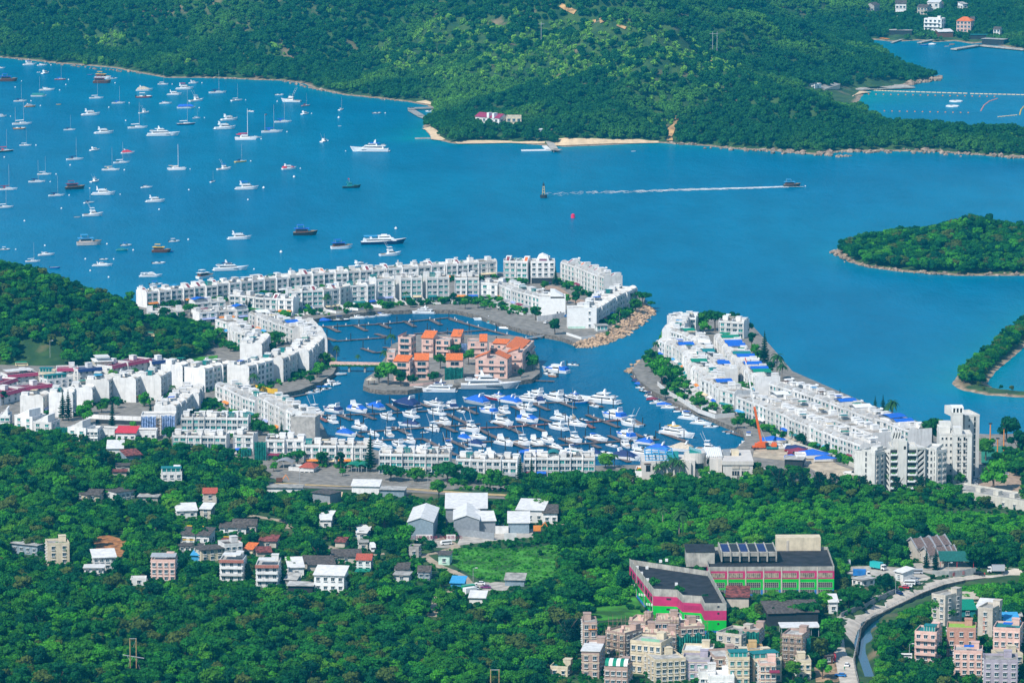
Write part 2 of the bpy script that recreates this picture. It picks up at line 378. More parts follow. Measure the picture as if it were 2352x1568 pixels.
clear([t33(*p)for p in L('600,1600 620,1040 740,940 1080,790 1480,620 2351,520 2351,640 1850,660 1560,770 1300,890 1060,1000 990,1100 930,1240 960,1400 1000,1568')])
P=[t23(*p)for p in L('470,290 700,300 900,430 1060,470 1080,700 1250,950 700,1010 600,880 480,900 360,830 260,760 0,600 -200,650 -400,570 -552,480 -632,342 -300,320 0,340')]
patch('meadow',P,GRASSM,lift=.12)
clear([t13(*p)for p in L('1720,350 2351,340 2800,300 2760,560 2500,700 2150,650 1950,560 1800,480')])
clear([t23(*p)for p in L('700,880 1000,860 1250,950 1100,1010 700,1010')])
PATH=mat('village_lane',(.42,.34,.24),.95,.2,.25)
for nm,s in(('village_lane','1620,960 1640,850 1690,770 1960,660 1900,590 1800,540 1690,500 1600,440 1540,395 1660,375 1760,345 1840,320 1790,280 1700,250 1650,200'),('village_track','640,310 760,350 900,385 1060,395 1180,380'),('hill_lane','290,150 330,110 300,95 180,70 60,50 -60,30')):
 P=[t13(*p)for p in L(s)];ribbon(nm,P,4.2,PATH,lift=.12)
 for p in P:clear([(p[0]-14,p[1]-9),(p[0]+14,p[1]-9),(p[0]+14,p[1]+7),(p[0]-14,p[1]+7)])
P=[t13(*p)for p in L('1980,650 2200,640 2351,650 2300,720 2100,720')];patch('car_park',P,CONC);clear(P)
P=[t13(*p)for p in L('1640,230 1850,290 1900,180 2351,150 2600,150 2560,230 2200,262 1900,300 1740,330 1600,320')];patch('yard_ground',P,CONC);clear(P)
P=[t03(*p)for p in L('880,230 1000,215 1150,260 1170,380 1060,440 960,380 830,310')];patch('landslip',P,mat('red_earth',(.42,.18,.06),.95,.35,.4),lift=.3);clear(P)
LANE=[t12(*p)for p in L('-40,1290 200,1315 500,1340 900,1355 1300,1370 1700,1395 2000,1425 2351,1440 2600,1465 2900,1480')]
ribbon('sand_path',[t12(*p)for p in L('160,1305 500,1320 900,1335 1300,1352 1700,1380 2000,1400 2351,1418')],5,mat('sandy_path',(.52,.37,.17),.95,.2,.3),lift=.25)
ribbon('marina_road',LANE,6,ROADM,lift=.2);clear([t12(*p)for p in L('60,1200 1100,1180 1300,1290 1700,1350 2351,1400 2351,1450 1700,1430 900,1390 100,1350')])
patch('car_yard',[t12(*p)for p in L('60,1140 420,1150 560,1190 1130,1200 1130,1240 500,1230 100,1240')],CONC,lift=.3)
P=[t12(*p)for p in L('560,1390 800,1385 780,1460 660,1500 600,1440')];patch('sandy_yard',P,SAND,lift=.25);clear(P)
t32=tile(3,2)
P=[t32(*p)for p in L('60,900 200,870 420,1000 640,1130 860,1210 900,1260 560,1270 300,1110 -140,1060 -120,960')];patch('boatyard_ground',P,mat('yard_concrete',(.5,.41,.29),.9,.2,.2),z=SLABZ,lift=.06);clear(P)
P=[t32(*p)for p in L('1880,1160 2100,1180 2351,1240 2351,1540 2000,1420 1850,1360 1870,1250')];patch('estate_forecourt',P,mat('red_paving',(.40,.29,.21),.9,.15,.3),lift=.3);clear(P)
P=[t32(*p)for p in L('1960,960 2170,960 2170,1120 1960,1120')];patch('sports_court',P,mat('court_green',(.02,.2,.12),.8,.1,.3),z=3.4,lift=.0);clear(P)
patch('right_arm_road',[zG(*p)for p in L('600,200 690,195 660,330 640,400 720,450 800,520 760,530 660,460 600,380')],ROADM,z=SLABZ,lift=.06)
ribbon('right_arm_road_line',[zG(*p)for p in L('640,210 655,240 625,300 615,350 620,390')],.3,LINE,z=SLABZ,lift=.08)
patch('outer_arm_road',[zC(*p)for p in L('560,250 680,260 780,330 850,350 800,370 640,300')],mat('red_road',(.4,.27,.19),.9,.15),z=SLABZ,lift=.06)
tA=tile(0,2)
clear([tA(*p)for p in L('150,20 560,40 560,140 540,210 140,240')]);clear([zA(*p)for p in L('280,900 500,960 480,1040 300,1010')])
patch('verge_grass',[tA(*p)for p in L('1690,160 2000,130 1990,220 1700,225')],GRASSM,z=SLABZ,lift=.3)
for nm,bt,bs_ in(('beach',tile(2,0),'385,1300 420,1282 560,1276 900,1286 1170,1284 1345,1300 1350,1318 1000,1322 700,1334 500,1340 390,1344'),('shore_sand',tile(1,0),'1830,1310 1990,1296 2200,1296 2351,1300 2351,1318 2150,1322 1850,1326'),('shore_sand',tile(2,0),'-20,1302 160,1302 305,1306 300,1322 0,1320'),('spit_beach',tile(1,0),'1525,1186 1600,1168 1660,1200 1690,1255 1740,1285 1700,1296 1610,1285 1600,1240 1560,1200'),('shore_sand',tile(1,0),'1470,940 1560,926 1640,955 1600,965 1480,946')):
 P=[bt(*p)for p in L(bs_)];patch(nm,P,SAND,lift=.5);clear(P)
BEACHZ=[ribbon('cove_beach',[tile(3,0)(*p)for p in L('600,930 690,870 790,850 880,840')],lambda t:26-8*t,SAND,z=1.2,lift=0),]
clear([tile(3,0)(*p)for p in L('560,930 660,820 960,750 1240,740 1240,830 900,850 820,940 700,940')])
patch('landslip_scar',[tile(2,0)(*p)for p in L('1485,1060 1535,1090 1500,1190 1470,1260 1480,1300 1420,1300 1425,1190 1480,1150')],mat('scar_earth',(.5,.3,.12),.95,.3,.2),lift=.8)
clear([tile(2,0)(*p)for p in L('1478,1050 1545,1080 1510,1200 1500,1320 1410,1320 1415,1190 1475,1150')])
patch('scar',[tile(2,0)(*p)for p in L('1818,545 1835,545 1842,580 1840,612 1825,612 1822,580')],MATS['scar_earth'],lift=1.5)
clear([tile(2,0)(*p)for p in L('1814,540 1838,540 1846,580 1845,618 1822,615')])
for s in('445,60 500,90 580,125','750,195 830,218','965,240 1045,272'):
 P=[tile(2,0)(*p)for p in L(s)];ribbon('footpath',P,4,MATS['scar_earth'],lift=1.2)
 for a,c in zip(P,P[1:]):clear([(a[0]-2,a[1]-2),(c[0]+2,c[1]-2),(c[0]+2,c[1]+4),(a[0]-2,a[1]+4)])
ROCKM=mat('shore_rock',(.34,.25,.18),.9,.35,.35)
def rockmesh(pts,seed=3):
 r=np.random.RandomState(seed);b=bmesh.new();bmesh.ops.create_icosphere(b,subdivisions=1,radius=1)
 base=np.array([v.co[:]for v in b.verts]);fc=np.array([[v.index for v in f.verts]for f in b.faces]);b.free()
 vs,fs=[],[]
 for k,(x,y,z,s)in enumerate(pts):
  q=base*(1+r.uniform(-.3,.3,(len(base),1)))*s*np.array([r.uniform(.8,1.4),r.uniform(.8,1.4),r.uniform(.6,.95)])
  a=r.uniform(0,6.28);q=q@np.array([[math.cos(a),math.sin(a),0],[-math.sin(a),math.cos(a),0],[0,0,1]])
  vs.append(q+np.array([x,y,z]));fs.append(fc+k*len(base))
 me=bpy.data.meshes.new('rocks');me.from_pydata(np.concatenate(vs).tolist(),[],np.concatenate(fs).tolist());me.materials.append(ROCKM);return me
def along(s,step,wid,size,z=.3):
 P=[np.array(gp(u,v)[:2])for u,v in(L(s)if isinstance(s,str)else s)];out=[]
 for a,c in zip(P,P[1:]):
  n=max(1,int(np.linalg.norm(c-a)/step))
  for k in range(n):
   p=a+(c-a)*(k+rnd.random())/n+np.array([rnd.gauss(0,wid),rnd.gauss(0,wid)])
   out.append((p[0],p[1],z*rnd.random(),size*(.5+rnd.random()**2*1.1)))
 return out
rk=along('1640,337 1700,344 1780,348 1880,354 1950,348 2060,349 2150,350 2250,357 2330,362 2420,360',1.6,7,2.0,.8)+along('1880,356 1930,361 1965,358',3,3,1.6)+along('2075,198 2110,190 2140,184 2156,181 2150,178',1.5,4,2.6,1.5)+along('405,176 440,178',3,3,2.5)+along('0,132 130,147 330,170 520,181 650,186 720,206 880,229 940,235',4,3,1.3)+along('1922,580 1935,592 1955,601 1990,612 2060,622 2130,629 2200,631 2352,632',1.4,2.2,1.15,.9)+along('1922,580 1932,582 1945,578',1,3,2.4,1)+along('2352,764 2290,815 2248,848 2224,880 2240,894 2290,904 2352,908',1.8,1.6,.9)+along('1540,330 1600,334',2,3,1.6,1)
tag(link('shore_rocks',rockmesh(rk)),'grey and tan boulders strewn along the shores of the bay','rocks',kind='stuff')
REV=L('1516,716 1480,745 1440,772 1400,790 1360,799 1325,798');REVT=L('1478,694 1452,722 1418,744 1385,763 1352,778 1318,789')
mb=MB();vs=[]
for(a,c)in zip(REV,REVT):
 p,q=gp(*a),gp(c[0],c[1],SLABZ);vs+=[(p.x,p.y,-.6),(q.x,q.y,SLABZ+.1)]
mb.add(vs,[(2*i,2*i+2,2*i+3,2*i+1)for i in range(len(REV)-1)])
tag(mb.build('rock_slope',mat('revetment',(.42,.29,.19),.9,.4,.5)),kind='structure')
pk=[]
for i in range(len(REV)-1):
 for _ in range(80):
  t,w=rnd.random(),rnd.random();a=gp(*REV[i]).lerp(gp(*REV[i+1]),t);c=gp(*REVT[i],SLABZ).lerp(gp(*REVT[i+1],SLABZ),t)
  p=a.lerp(c,w);pk.append((p.x,p.y,w*SLABZ,.9*(.6+rnd.random())))
pk+=along('1450,858 1460,846 1475,834',1,2,1.6,1)
o=link('revetment_rocks',rockmesh(pk,5));tag(o,'tan armour stones on the slope below the white houses','rocks',kind='stuff')
o.data.materials[0]=mat('armour_stone',(.50,.34,.21),.9,.35,.5)
# ---------------------------------------------------------------- vegetation kinds
def leafmat(name,lo,hi,patch_=None,rough=.6,ps=.006):
 m,nt,b=nodes(name);b.inputs['Roughness'].default_value=rough;b.inputs['Specular IOR Level'].default_value=.08
 g=nt.nodes.new('ShaderNodeNewGeometry');oi=nt.nodes.new('ShaderNodeObjectInfo')
 a=nt.nodes.new('ShaderNodeMath');a.operation='MULTIPLY_ADD';a.inputs[1].default_value=.45
 nt.links.new(g.outputs['Random Per Island'],a.inputs[0])
 k=nt.nodes.new('ShaderNodeMath');k.operation='MULTIPLY';k.inputs[1].default_value=.6;nt.links.new(oi.outputs['Random'],k.inputs[0]);nt.links.new(k.outputs[0],a.inputs[2])
 c=mixc(nt,a.outputs[0],lo,hi)
 if patch_:
  c=mixc(nt,ramp(nt,noise(nt,ps,4),*patch_[1]),c,mixc(nt,a.outputs[0],patch_[0],tuple(x*2 for x in patch_[0])))
 nt.links.new(c,b.inputs['Base Color'])
 tr=nt.nodes.new('ShaderNodeBsdfTranslucent');nt.links.new(c,tr.inputs[0])
 mx=nt.nodes.new('ShaderNodeMixShader');mx.inputs[0].default_value=.25
 nt.links.new(b.outputs[0],mx.inputs[1]);nt.links.new(tr.outputs[0],mx.inputs[2])
 nt.links.new(mx.outputs[0],nt.nodes['Material Output'].inputs['Surface']);return m
LEAF=leafmat('leaf_dark_green',(.004,.060,.020),(.030,.21,.022),((.045,.19,.010),(.56,.72)),ps=.02)
LEAF2=leafmat('leaf_blue_green',(.003,.045,.026),(.012,.13,.035))
LEAF3=leafmat('leaf_fresh_green',(.010,.085,.012),(.06,.28,.018),((.07,.20,.012),(.5,.7)),ps=.03)
LEAFB=leafmat('leaf_bright_green',(.02,.20,.012),(.10,.40,.02))
LEAFY=leafmat('leaf_olive',(.05,.10,.02),(.12,.17,.03))
LEAFH=leafmat('leaf_hillside',(.004,.058,.026),(.035,.17,.03),((.075,.20,.02),(.50,.70)),ps=.008)
LEAFHB=leafmat('leaf_hill_scrub',(.08,.24,.03),(.24,.50,.05))
PINEM=leafmat('needle_dark',(.003,.032,.024),(.014,.075,.04))
BARK=mat('bark',(.12,.09,.065),.9,.3,3)
def crown_mesh(name,seed,R0,Ht,nb,nl,ls,m,base=.25,flat=.75,core=True):
 """a crown of leafy lumps: small leaf-clump faces spread over and through them, with gaps between"""
 r=np.random.RandomState(seed);V,Fc,k=[],[],0
 lumps=[]
 for i in range(nb):
  a=r.uniform(0,6.28);q=math.sqrt(r.uniform(0,1));z=r.uniform(base+.18,.86)
  lim=math.sin(math.pi*min(1,max(.12,(z-base*.6)/(1.12-base*.6))))
  rad=R0*(.26+.22*r.rand())*(1 if z<.7 else.85)
  d=max(0,R0*lim-rad*.7)*q
  lumps.append((d*math.cos(a),d*math.sin(a),z*Ht,rad))
 lumps.append((0,0,.8*Ht,R0*.36))
 per=nl//len(lumps)
 for(x,y,z,rad)in lumps:
  n=r.normal(size=(per,3));n[:,2]+=.35;n/=np.linalg.norm(n,axis=1)[:,None]
  p=n*rad*r.uniform(.72,1.08,(per,1))*np.array([1,1,flat])+np.array([x,y,z])
  nn=n+r.normal(scale=.55,size=(per,3));nn/=np.linalg.norm(nn,axis=1)[:,None]
  t=np.cross(nn,r.normal(size=(per,3)));t/=np.linalg.norm(t,axis=1)[:,None];w=np.cross(nn,t)
  s=ls*r.uniform(.6,1.3,(per,1))
  for c4 in((-t-w*.6),(t*.9-w*.7),(t*.8+w*.8),(-t*.7+w*.6)):V.append(p+c4*s*.5)
  q=np.concatenate(V[-4:]);V=V[:-4];V.append(q)
  i0=np.arange(per)+k;Fc.append(np.stack([i0,i0+per,i0+2*per,i0+3*per],1));k+=4*per
  if core:
   b=bmesh.new();bmesh.ops.create_icosphere(b,subdivisions=1,radius=rad*.78)
   q=np.array([v.co[:]for v in b.verts])*np.array([1,1,flat])*r.uniform(.8,1.1,(len(b.verts),1))+np.array([x,y,z])
   f=np.array([[v.index for v in f.verts]for f in b.faces]);b.free()
   V.append(q);Fc.append(np.concatenate([f+k,f[:,:1]+k],1));k+=len(q)
 fl=[tuple(f)if f[3]!=f[0]else tuple(f[:3])for f in np.concatenate(Fc).tolist()]
 me=bpy.data.meshes.new(name);me.from_pydata(np.concatenate(V).tolist(),[],fl);me.materials.append(m);return me
def trunk_mesh(name,h,r0,limbs=3,seed=0):
 q=random.Random(seed);mb=MB();mb.cyl(0,0,-.6,h*.6,r0,r0*.6,7)
 for i in range(limbs):
  a=6.28*i/limbs+q.random();mb.bar((0,0,h*.45),(math.cos(a)*h*.24,math.sin(a)*h*.24,h*.78),r0*.38,0,5)
 return mb.mesh(name,BARK)
CROWNS={}
for i in range(7):CROWNS['broad',i]=crown_mesh('crown',10+i,(3.9,4.2,4.5,3.9,3.0,4.9,4.2)[i],(8.2,8.2,8.2,8.2,9.6,7.4,8.2)[i],(10,11,12,13,9,14,15)[i],1050,(.8,.7,.8,.65,.8,.75,.55)[i],(LEAF,LEAF2,LEAF,LEAF3,LEAF2,LEAF,LEAF3)[i],base=(.25,.25,.25,.3,.15,.5,.3)[i],flat=(.75,.75,.75,.7,.9,.5,.8)[i])
for i in range(2):CROWNS['bright',i]=crown_mesh('crown',30+i,3.9,7.6,10,1000,.75,LEAFB)
for i in range(2):CROWNS['olive',i]=crown_mesh('crown',40+i,4.2,7.6,11,900,.8,LEAFY)
for i in range(4):CROWNS['hill',i]=crown_mesh('crown',50+i,3.6+.3*i,7.0,7,330,1.25,LEAFH)
for i in range(2):CROWNS['wispy',i]=crown_mesh('crown',60+i,3.2,12,17,900,.62,PINEM,base=.22,flat=1.0,core=False)
for i in range(2):CROWNS['bush',i]=crown_mesh('crown',70+i,2.0,2.6,5,320,.55,LEAF,base=.0)
for i in range(2):CROWNS['lush',i]=crown_mesh('crown',78+i,2.2,2.6,6,340,.6,LEAFB,base=.0);CROWNS['scrub',i]=crown_mesh('crown',83+i,3.2,4.0,6,240,1.2,LEAFHB,base=.0)
CROWNS['topiary',0]=crown_mesh('crown',75,1.3,2.4,6,300,.4,LEAFB,base=.0)
TRUNKS={'broad':trunk_mesh('trunk',7.5,.28),'wispy':trunk_mesh('trunk',14,.24,5),'bush':trunk_mesh('trunk',2,.1)}
def conifer_mesh(seed,h=14,r=2.6,tiers=13):
 q=random.Random(seed);mb=MB()
 for k in range(tiers):
  t=k/(tiers-1);z=h*(.12+.84*t);rr=r*(1-t)**.75*(.85+.3*q.random())+.18;n=9
  for i in range(n):
   a=6.28*(i+q.random()*.6)/n;w=rr*.3
   dx,dy=math.cos(a),math.sin(a);e=rr*(.8+.35*q.random())
   zt=z+.15*rr*q.random()
   mb.add([(dx*.1,dy*.1,z+.5),(dx*e*.6-dy*w,dy*e*.6+dx*w,zt-.05),(dx*e,dy*e,zt+.12),(dx*e*.6+dy*w,dy*e*.6-dx*w,zt-.05)],[(0,1,2,3)])
   mb.add([(dx*.1,dy*.1,z+.1),(dx*e*.55-dy*w*.8,dy*e*.55+dx*w*.8,zt-.3),(dx*e*.9,dy*e*.9,zt-.2),(dx*e*.55+dy*w*.8,dy*e*.55-dx*w*.8,zt-.3)],[(0,1,2,3)])
 mb.cyl(0,0,h*.9,h*1.04,.25,.03,5);mb.cyl(0,0,h*.2,h*.9,r*.28,.1,6)
 return mb.mesh('crown',PINEM)
def palm_mesh(seed,h=8,fr=14,ln=3.0):
 q=random.Random(seed);mb=MB()
 for i in range(fr):
  a=6.28*i/fr+q.random()*.3;el=q.uniform(-.2,1.0);dx,dy=math.cos(a),math.sin(a);pts=[]
  for k in range(6):
   t=k/5;rr=ln*t*math.cos(el*.5);z=h+ln*(el*t-1.15*t*t)*.8;pts.append((rr*dx,rr*dy,z,.5*math.sin(math.pi*(.12+.86*t))))
  for(x0,y0,z0,w0),(x1,y1,z1,w1)in zip(pts,pts[1:]):
   for s in(-1,1):
    mb.add([(x0,y0,z0),(x1,y1,z1),(x1-dy*w1*s,y1+dx*w1*s,z1-.35*w1),(x0-dy*w0*s,y0+dx*w0*s,z0-.35*w0)],[(0,1,2,3)])
 return mb.mesh('crown',PALMM)
PALMM=leafmat('palm_frond',(.015,.075,.025),(.05,.15,.03))
for i in range(2):CROWNS['conifer',i]=conifer_mesh(80+i);CROWNS['palm',i]=palm_mesh(90+i)
TRUNKS['conifer']=trunk_mesh('trunk',10,.22,0)
mb=MB();mb.cyl(0,0,-.4,8,.2,.13,7);TRUNKS['palm']=mb.mesh('trunk',mat('palm_bark',(.3,.26,.21),.9,.3,3))
HREF=dict(lush=2.6,scrub=4.0,broad=8.2,bright=7.6,olive=7.6,wispy=13,bush=2.6,conifer=14,palm=8.6,hill=7,topiary=2.4)
TNAME=dict(broad='broadleaf_tree',bright='broadleaf_tree',olive='broadleaf_tree',wispy='casuarina_tree',bush='shrub',lush='shrub',scrub='shrub',conifer='norfolk_pine',palm='palm_tree',topiary='clipped_shrub',hill='broadleaf_tree')
TCAT=dict(bush='shrub',lush='shrub',scrub='shrub',palm='palm tree',conifer='conifer',topiary='shrub')
PLANTS=[]
PROT=[]
def tree_at(kind,p,h,label,group=None,wide=1.0,rz=None):
 n=sum(1 for k in CROWNS if k[0]==kind);s=h/HREF[kind]
 o=link(TNAME[kind],None,loc=p,rz=rnd.random()*6.28 if rz is None else rz,scale=(s*wide,s*wide,s))
 tag(o,label,TCAT.get(kind,'tree'),group)
 link('crown',CROWNS[kind,rnd.randrange(n)],o)
 tk=kind if kind in TRUNKS else('bush' if kind in('topiary','lush','scrub')else 'broad')
 link('trunk',TRUNKS[tk],o)
 return o
def plant(kind,u,v,h,label,z=None,wide=1.0,group=None):
 """a tree whose foot is at picture point u,v"""
 p=gp(u,v,SLABZ)if z is None else(ground(u,v)if z=='g' else gp(u,v,z))
 o=tree_at(kind,p,h,label,group,wide);PLANTS.append([o,label,u,v-h*scale_at(p.y)*.5])
 s=scale_at(p.y);PROT.append((u-2*s*wide*h/8,v-h*s*.95,u+2*s*wide*h/8,v-h*s*.35,v));return o
def attr(me,name,typ,vals):
 a=me.attributes.new(name,typ,'POINT');a.data.foreach_set('value',vals)
def scatter(name,P,S,crowns,label,cat):
 """one mass of growth: the crowns repeated over points by geometry nodes"""
 N=len(P);me=bpy.data.meshes.new(name);me.vertices.add(N);me.vertices.foreach_set('co',np.asarray(P,'f').ravel())
 r=np.random.RandomState(len(P))
 attr(me,'size','FLOAT',np.asarray(S,'f'));attr(me,'turn','FLOAT',r.uniform(0,6.28,N).astype('f'));attr(me,'which','INT',r.randint(0,len(crowns),N).astype('i'))
 o=link(name,me);tag(o,label,cat,kind='stuff')
 ng=bpy.data.node_groups.new(name,'GeometryNodeTree')
 ng.interface.new_socket('Geometry',in_out='INPUT',socket_type='NodeSocketGeometry');ng.interface.new_socket('Geometry',in_out='OUTPUT',socket_type='NodeSocketGeometry')
 N_=ng.nodes.new;lk=ng.links.new;gi,go=N_('NodeGroupInput'),N_('NodeGroupOutput');jn=N_('GeometryNodeJoinGeometry')
 def na(nm,t):
  n=N_('GeometryNodeInputNamedAttribute');n.data_type=t;n.inputs[0].default_value=nm;return n.outputs[0]
 sz,tn,wh=na('size','FLOAT'),na('turn','FLOAT'),na('which','INT')
 cx=N_('ShaderNodeCombineXYZ');lk(tn,cx.inputs[2])
 er=N_('FunctionNodeEulerToRotation');lk(cx.outputs[0],er.inputs[0])
 for i,c in enumerate(crowns):
  cm=N_('FunctionNodeCompare');cm.data_type='INT';cm.operation='EQUAL'
  ins=[s for s in cm.inputs if s.type=='INT' and s.enabled]or[s for s in cm.inputs if s.type=='INT']
  lk(wh,ins[0]);ins[1].default_value=i
  oi=N_('GeometryNodeObjectInfo');oi.inputs['Object'].default_value=c;oi.inputs['As Instance'].default_value=True
  ip=N_('GeometryNodeInstanceOnPoints');lk(gi.outputs[0],ip.inputs['Points']);lk(cm.outputs[0],ip.inputs['Selection'])
  lk(oi.outputs['Geometry'],ip.inputs['Instance']);lk(er.outputs[0],ip.inputs['Rotation']);lk(sz,ip.inputs['Scale']);lk(ip.outputs[0],jn.inputs[0])
 lk(jn.outputs[0],go.inputs[0]);md=o.modifiers.new('scatter','NODES');md.node_group=ng;return o
# ---------------------------------------------------------------- terraced houses of the marina estate
MC={}
DECK=mat('roof_deck',(.52,.47,.41),.9,.3,.8,rv=.6)
def cached(key,f):
 if key not in MC:MC[key]=f()
 return MC[key]
def win_mesh(w,h,g='glass',sill=True,fr=None):
 def f():
  mb=MB();gm={'glass':GLASS,'teal':TEALG,'black':BLACKG,'green':COLS['green']}[g]
  mb.box(-w/2,w/2,-.06,.05,0,h,1)
  t=.09
  mb.box(-w/2-t,w/2+t,-.14,.04,-t,0,0);mb.box(-w/2-t,w/2+t,-.14,.04,h,h+t,0)
  mb.box(-w/2-t,-w/2,-.14,.04,0,h,0);mb.box(w/2,w/2+t,-.14,.04,0,h,0)
  if w>1.2:mb.box(-.05,.05,-.11,-.05,0,h,0)
  if sill:mb.box(-w/2-.2,w/2+.2,-.45,.04,-.28,-t-.005,0);mb.box(-w/2-.2,w/2+.2,-.5,.04,h+t+.005,h+.24,0)
  return mb.mesh('window',[fr or FRAME,gm])
 return cached(('win',w,h,g,sill,fr),f)
def canopy_mesh(w,d,c,kind='flat'):
 def f():
  mb=MB()
  if kind=='flat':mb.add([(-w/2,0,.25),(w/2,0,.25),(w/2,d,.0),(-w/2,d,.0),(-w/2,0,.37),(w/2,0,.37),(w/2,d,.12),(-w/2,d,.12)],[(0,1,2,3),(4,7,6,5),(0,4,5,1),(1,5,6,2),(2,6,7,3),(3,7,4,0)])
  elif kind=='arch':
   n=7;top=[(-w/2+w*i/n,.25+.9*math.sin(math.pi*i/n))for i in range(n+1)]
   mb.prof(top+[(p[0],p[1]-.12)for p in top[::-1]],0,d)
  elif kind=='gable':mb.prof([(-w/2-.2,.1),(0,1.1),(w/2+.2,.1),(w/2+.2,-.02),(0,.96),(-w/2-.2,-.02)],0,d)
  return mb.mesh('canopy',COLS.get(c)or MATS[c])
 return cached(('can',w,d,c,kind),f)
def awning_mesh(w,c):
 def f():
  mb=MB();mb.add([(-w/2,-1.5,-.5),(w/2,-1.5,-.5),(w/2,0,.1),(-w/2,0,.1),(-w/2,-1.5,-.42),(w/2,-1.5,-.42),(w/2,0,.18),(-w/2,0,.18),(-w/2,-1.52,-.75),(w/2,-1.52,-.75)],[(0,1,2,3),(4,7,6,5),(0,3,7,4),(1,5,6,2),(4,5,9,8)])
  return mb.mesh('awning',COLS[c])
 return cached(('awn',w,c),f)
def house_wall(w,d,st,fl,fin):
 def f():
  mb=MB();Hh=st*fl
  mb.box(.02,w-.02,0,d,0,Hh)
  for k in range(1,st):mb.box(.25,w-.25,-.28,0,k*fl-.18,k*fl+.12)
  mb.box(.22,w-.22,-.3,-.08,Hh-.2,Hh+.85);mb.box(.02,w-.02,d-.15,d,Hh,Hh+.9)
  a=[(-.75,0),(d+.02,0),(d+.02,Hh+1.1),(4.6,Hh+1.15),(2.6,Hh+2.0),(1.0,Hh+1.9),(-.2,Hh+1.0),(-.75,Hh-.2)]
  if fin:mb.profx(a,0,.2);mb.profx(a,w-.2,w)
  else:mb.box(0,.12,0,d,0,Hh+.9);mb.box(w-.12,w,0,d,0,Hh+.9)
  mb.box(w/2-.18,w/2+.18,-.3,0,0,Hh-.3)
  return mb.mesh('wall',WHITE)
 return cached(('hw',w,d,st,fl,fin),f)
def tower_mesh(w,d,h):
 def f():
  mb=MB();mb.box(0,w,0,d,0,h);mb.box(-.1,w+.1,-.1,d+.1,h,h+.14);return mb.mesh('stair_tower',WHITE)
 return cached(('tw',w,d,h),f)
def slope_mesh(w,d,h):
 def f():
  mb=MB();mb.profx([(0,0),(d,0),(d,h),(d-.5,h)],0,w);return mb.mesh('roof_slope',WHITE)
 return cached(('sl',w,d,h),f)
def panel_mesh(w,d,h,c):
 def f():
  mb=MB();k=h/(d-.5)
  mb.add([(w*.22,.3,.3*k+.05),(w*.82,.3,.3*k+.05),(w*.82,d-.7,(d-.7)*k+.05),(w*.22,d-.7,(d-.7)*k+.05)],[(0,1,2,3)])
  mb.add([(w*.22,.3,.3*k-.05),(w*.82,.3,.3*k-.05),(w*.82,d-.7,(d-.7)*k-.05),(w*.22,d-.7,(d-.7)*k-.05)],[(3,2,1,0)])
  return mb.mesh('roof_panel',MAROON if c=='maroon' else ORANGE)
 return cached(('pn',w,d,h,c),f)
def pavilion_mesh(w,d):
 def f():
  mb=MB();mb.box(0,w,0,d,0,2.2,1);mb.box(-.2,w+.2,-.2,d+.2,2.2,2.36,0)
  for i in range(5):mb.box(w*i/4-.05,w*i/4+.05,-.05,.0,0,2.2,2)
  return mb.mesh('glass_room',[COLS['teal'],TEALG,FRAME])
 return cached(('pv',w,d),f)
def small(kind):
 def f():
  mb=MB()
  if kind=='aircon':
   for i in range(3):mb.box(i*.95,i*.95+.8,0,.4,.1,.8)
   return mb.mesh('aircon_units',CLEAN)
  if kind=='tank':mb.cyl(0,0,0,1.5,.65,n=10);mb.ball(0,0,1.5,.65,.2,n=10);return mb.mesh('water_tank',STEEL)
  if kind=='dish':
   mb.cyl(0,0,0,.9,.07,n=5);rr=[]
   for rad,dy in((.1,-.05),(.6,.08),(1.0,.35),(1.0,.28),(.55,.0),(.1,-.12)):
    rr.append([(rad*math.cos(6.283*i/12),-dy*1.0-.1+.6*0,1.5+rad*math.sin(6.283*i/12))for i in range(12)])
   mb.loft(rr);return mb.mesh('satellite_dish',CLEAN)
  if kind=='chimney':mb.box(-.35,.35,-.35,.35,0,1.3);mb.box(-.45,.45,-.45,.45,1.3,1.42);return mb.mesh('chimney',GREYC)
  if kind=='pergola':
   for x in(0,3.6):mb.box(x-.06,x+.06,0,.12,0,2.2);mb.box(x-.06,x+.06,3,3.12,0,2.2)
   for i in range(7):mb.box(i*.6-.04,i*.6+.04,-.3,3.4,2.2,2.3)
   return mb.mesh('pergola',COLS['brown'])
 return cached(('small',kind),f)
def garden_mesh(w,dep):
 def f():
  mb=MB();mb.box(0,.16,-dep,-.8,0,1.5);mb.box(.3,w-.3,-dep,-dep+.16,0,1.1)
  mb.profx([(-.8,0),(-.8,3.0),(-dep*.75,1.2),(-dep*.75,0)],w-.16,w);return mb.mesh('garden_wall',WHITE)
 return cached(('gd',w,dep),f)
ORD='first second third fourth fifth sixth seventh eighth ninth tenth eleventh twelfth thirteenth fourteenth fifteenth sixteenth seventeenth eighteenth nineteenth twentieth'.split()+['%d%s'%(n,{1:'st',2:'nd',3:'rd'}.get(n%10,'th'))for n in range(21,60)]
AWN=['teal','green','blue','white','cream','grey','maroon','lavender','sky blue','orange']
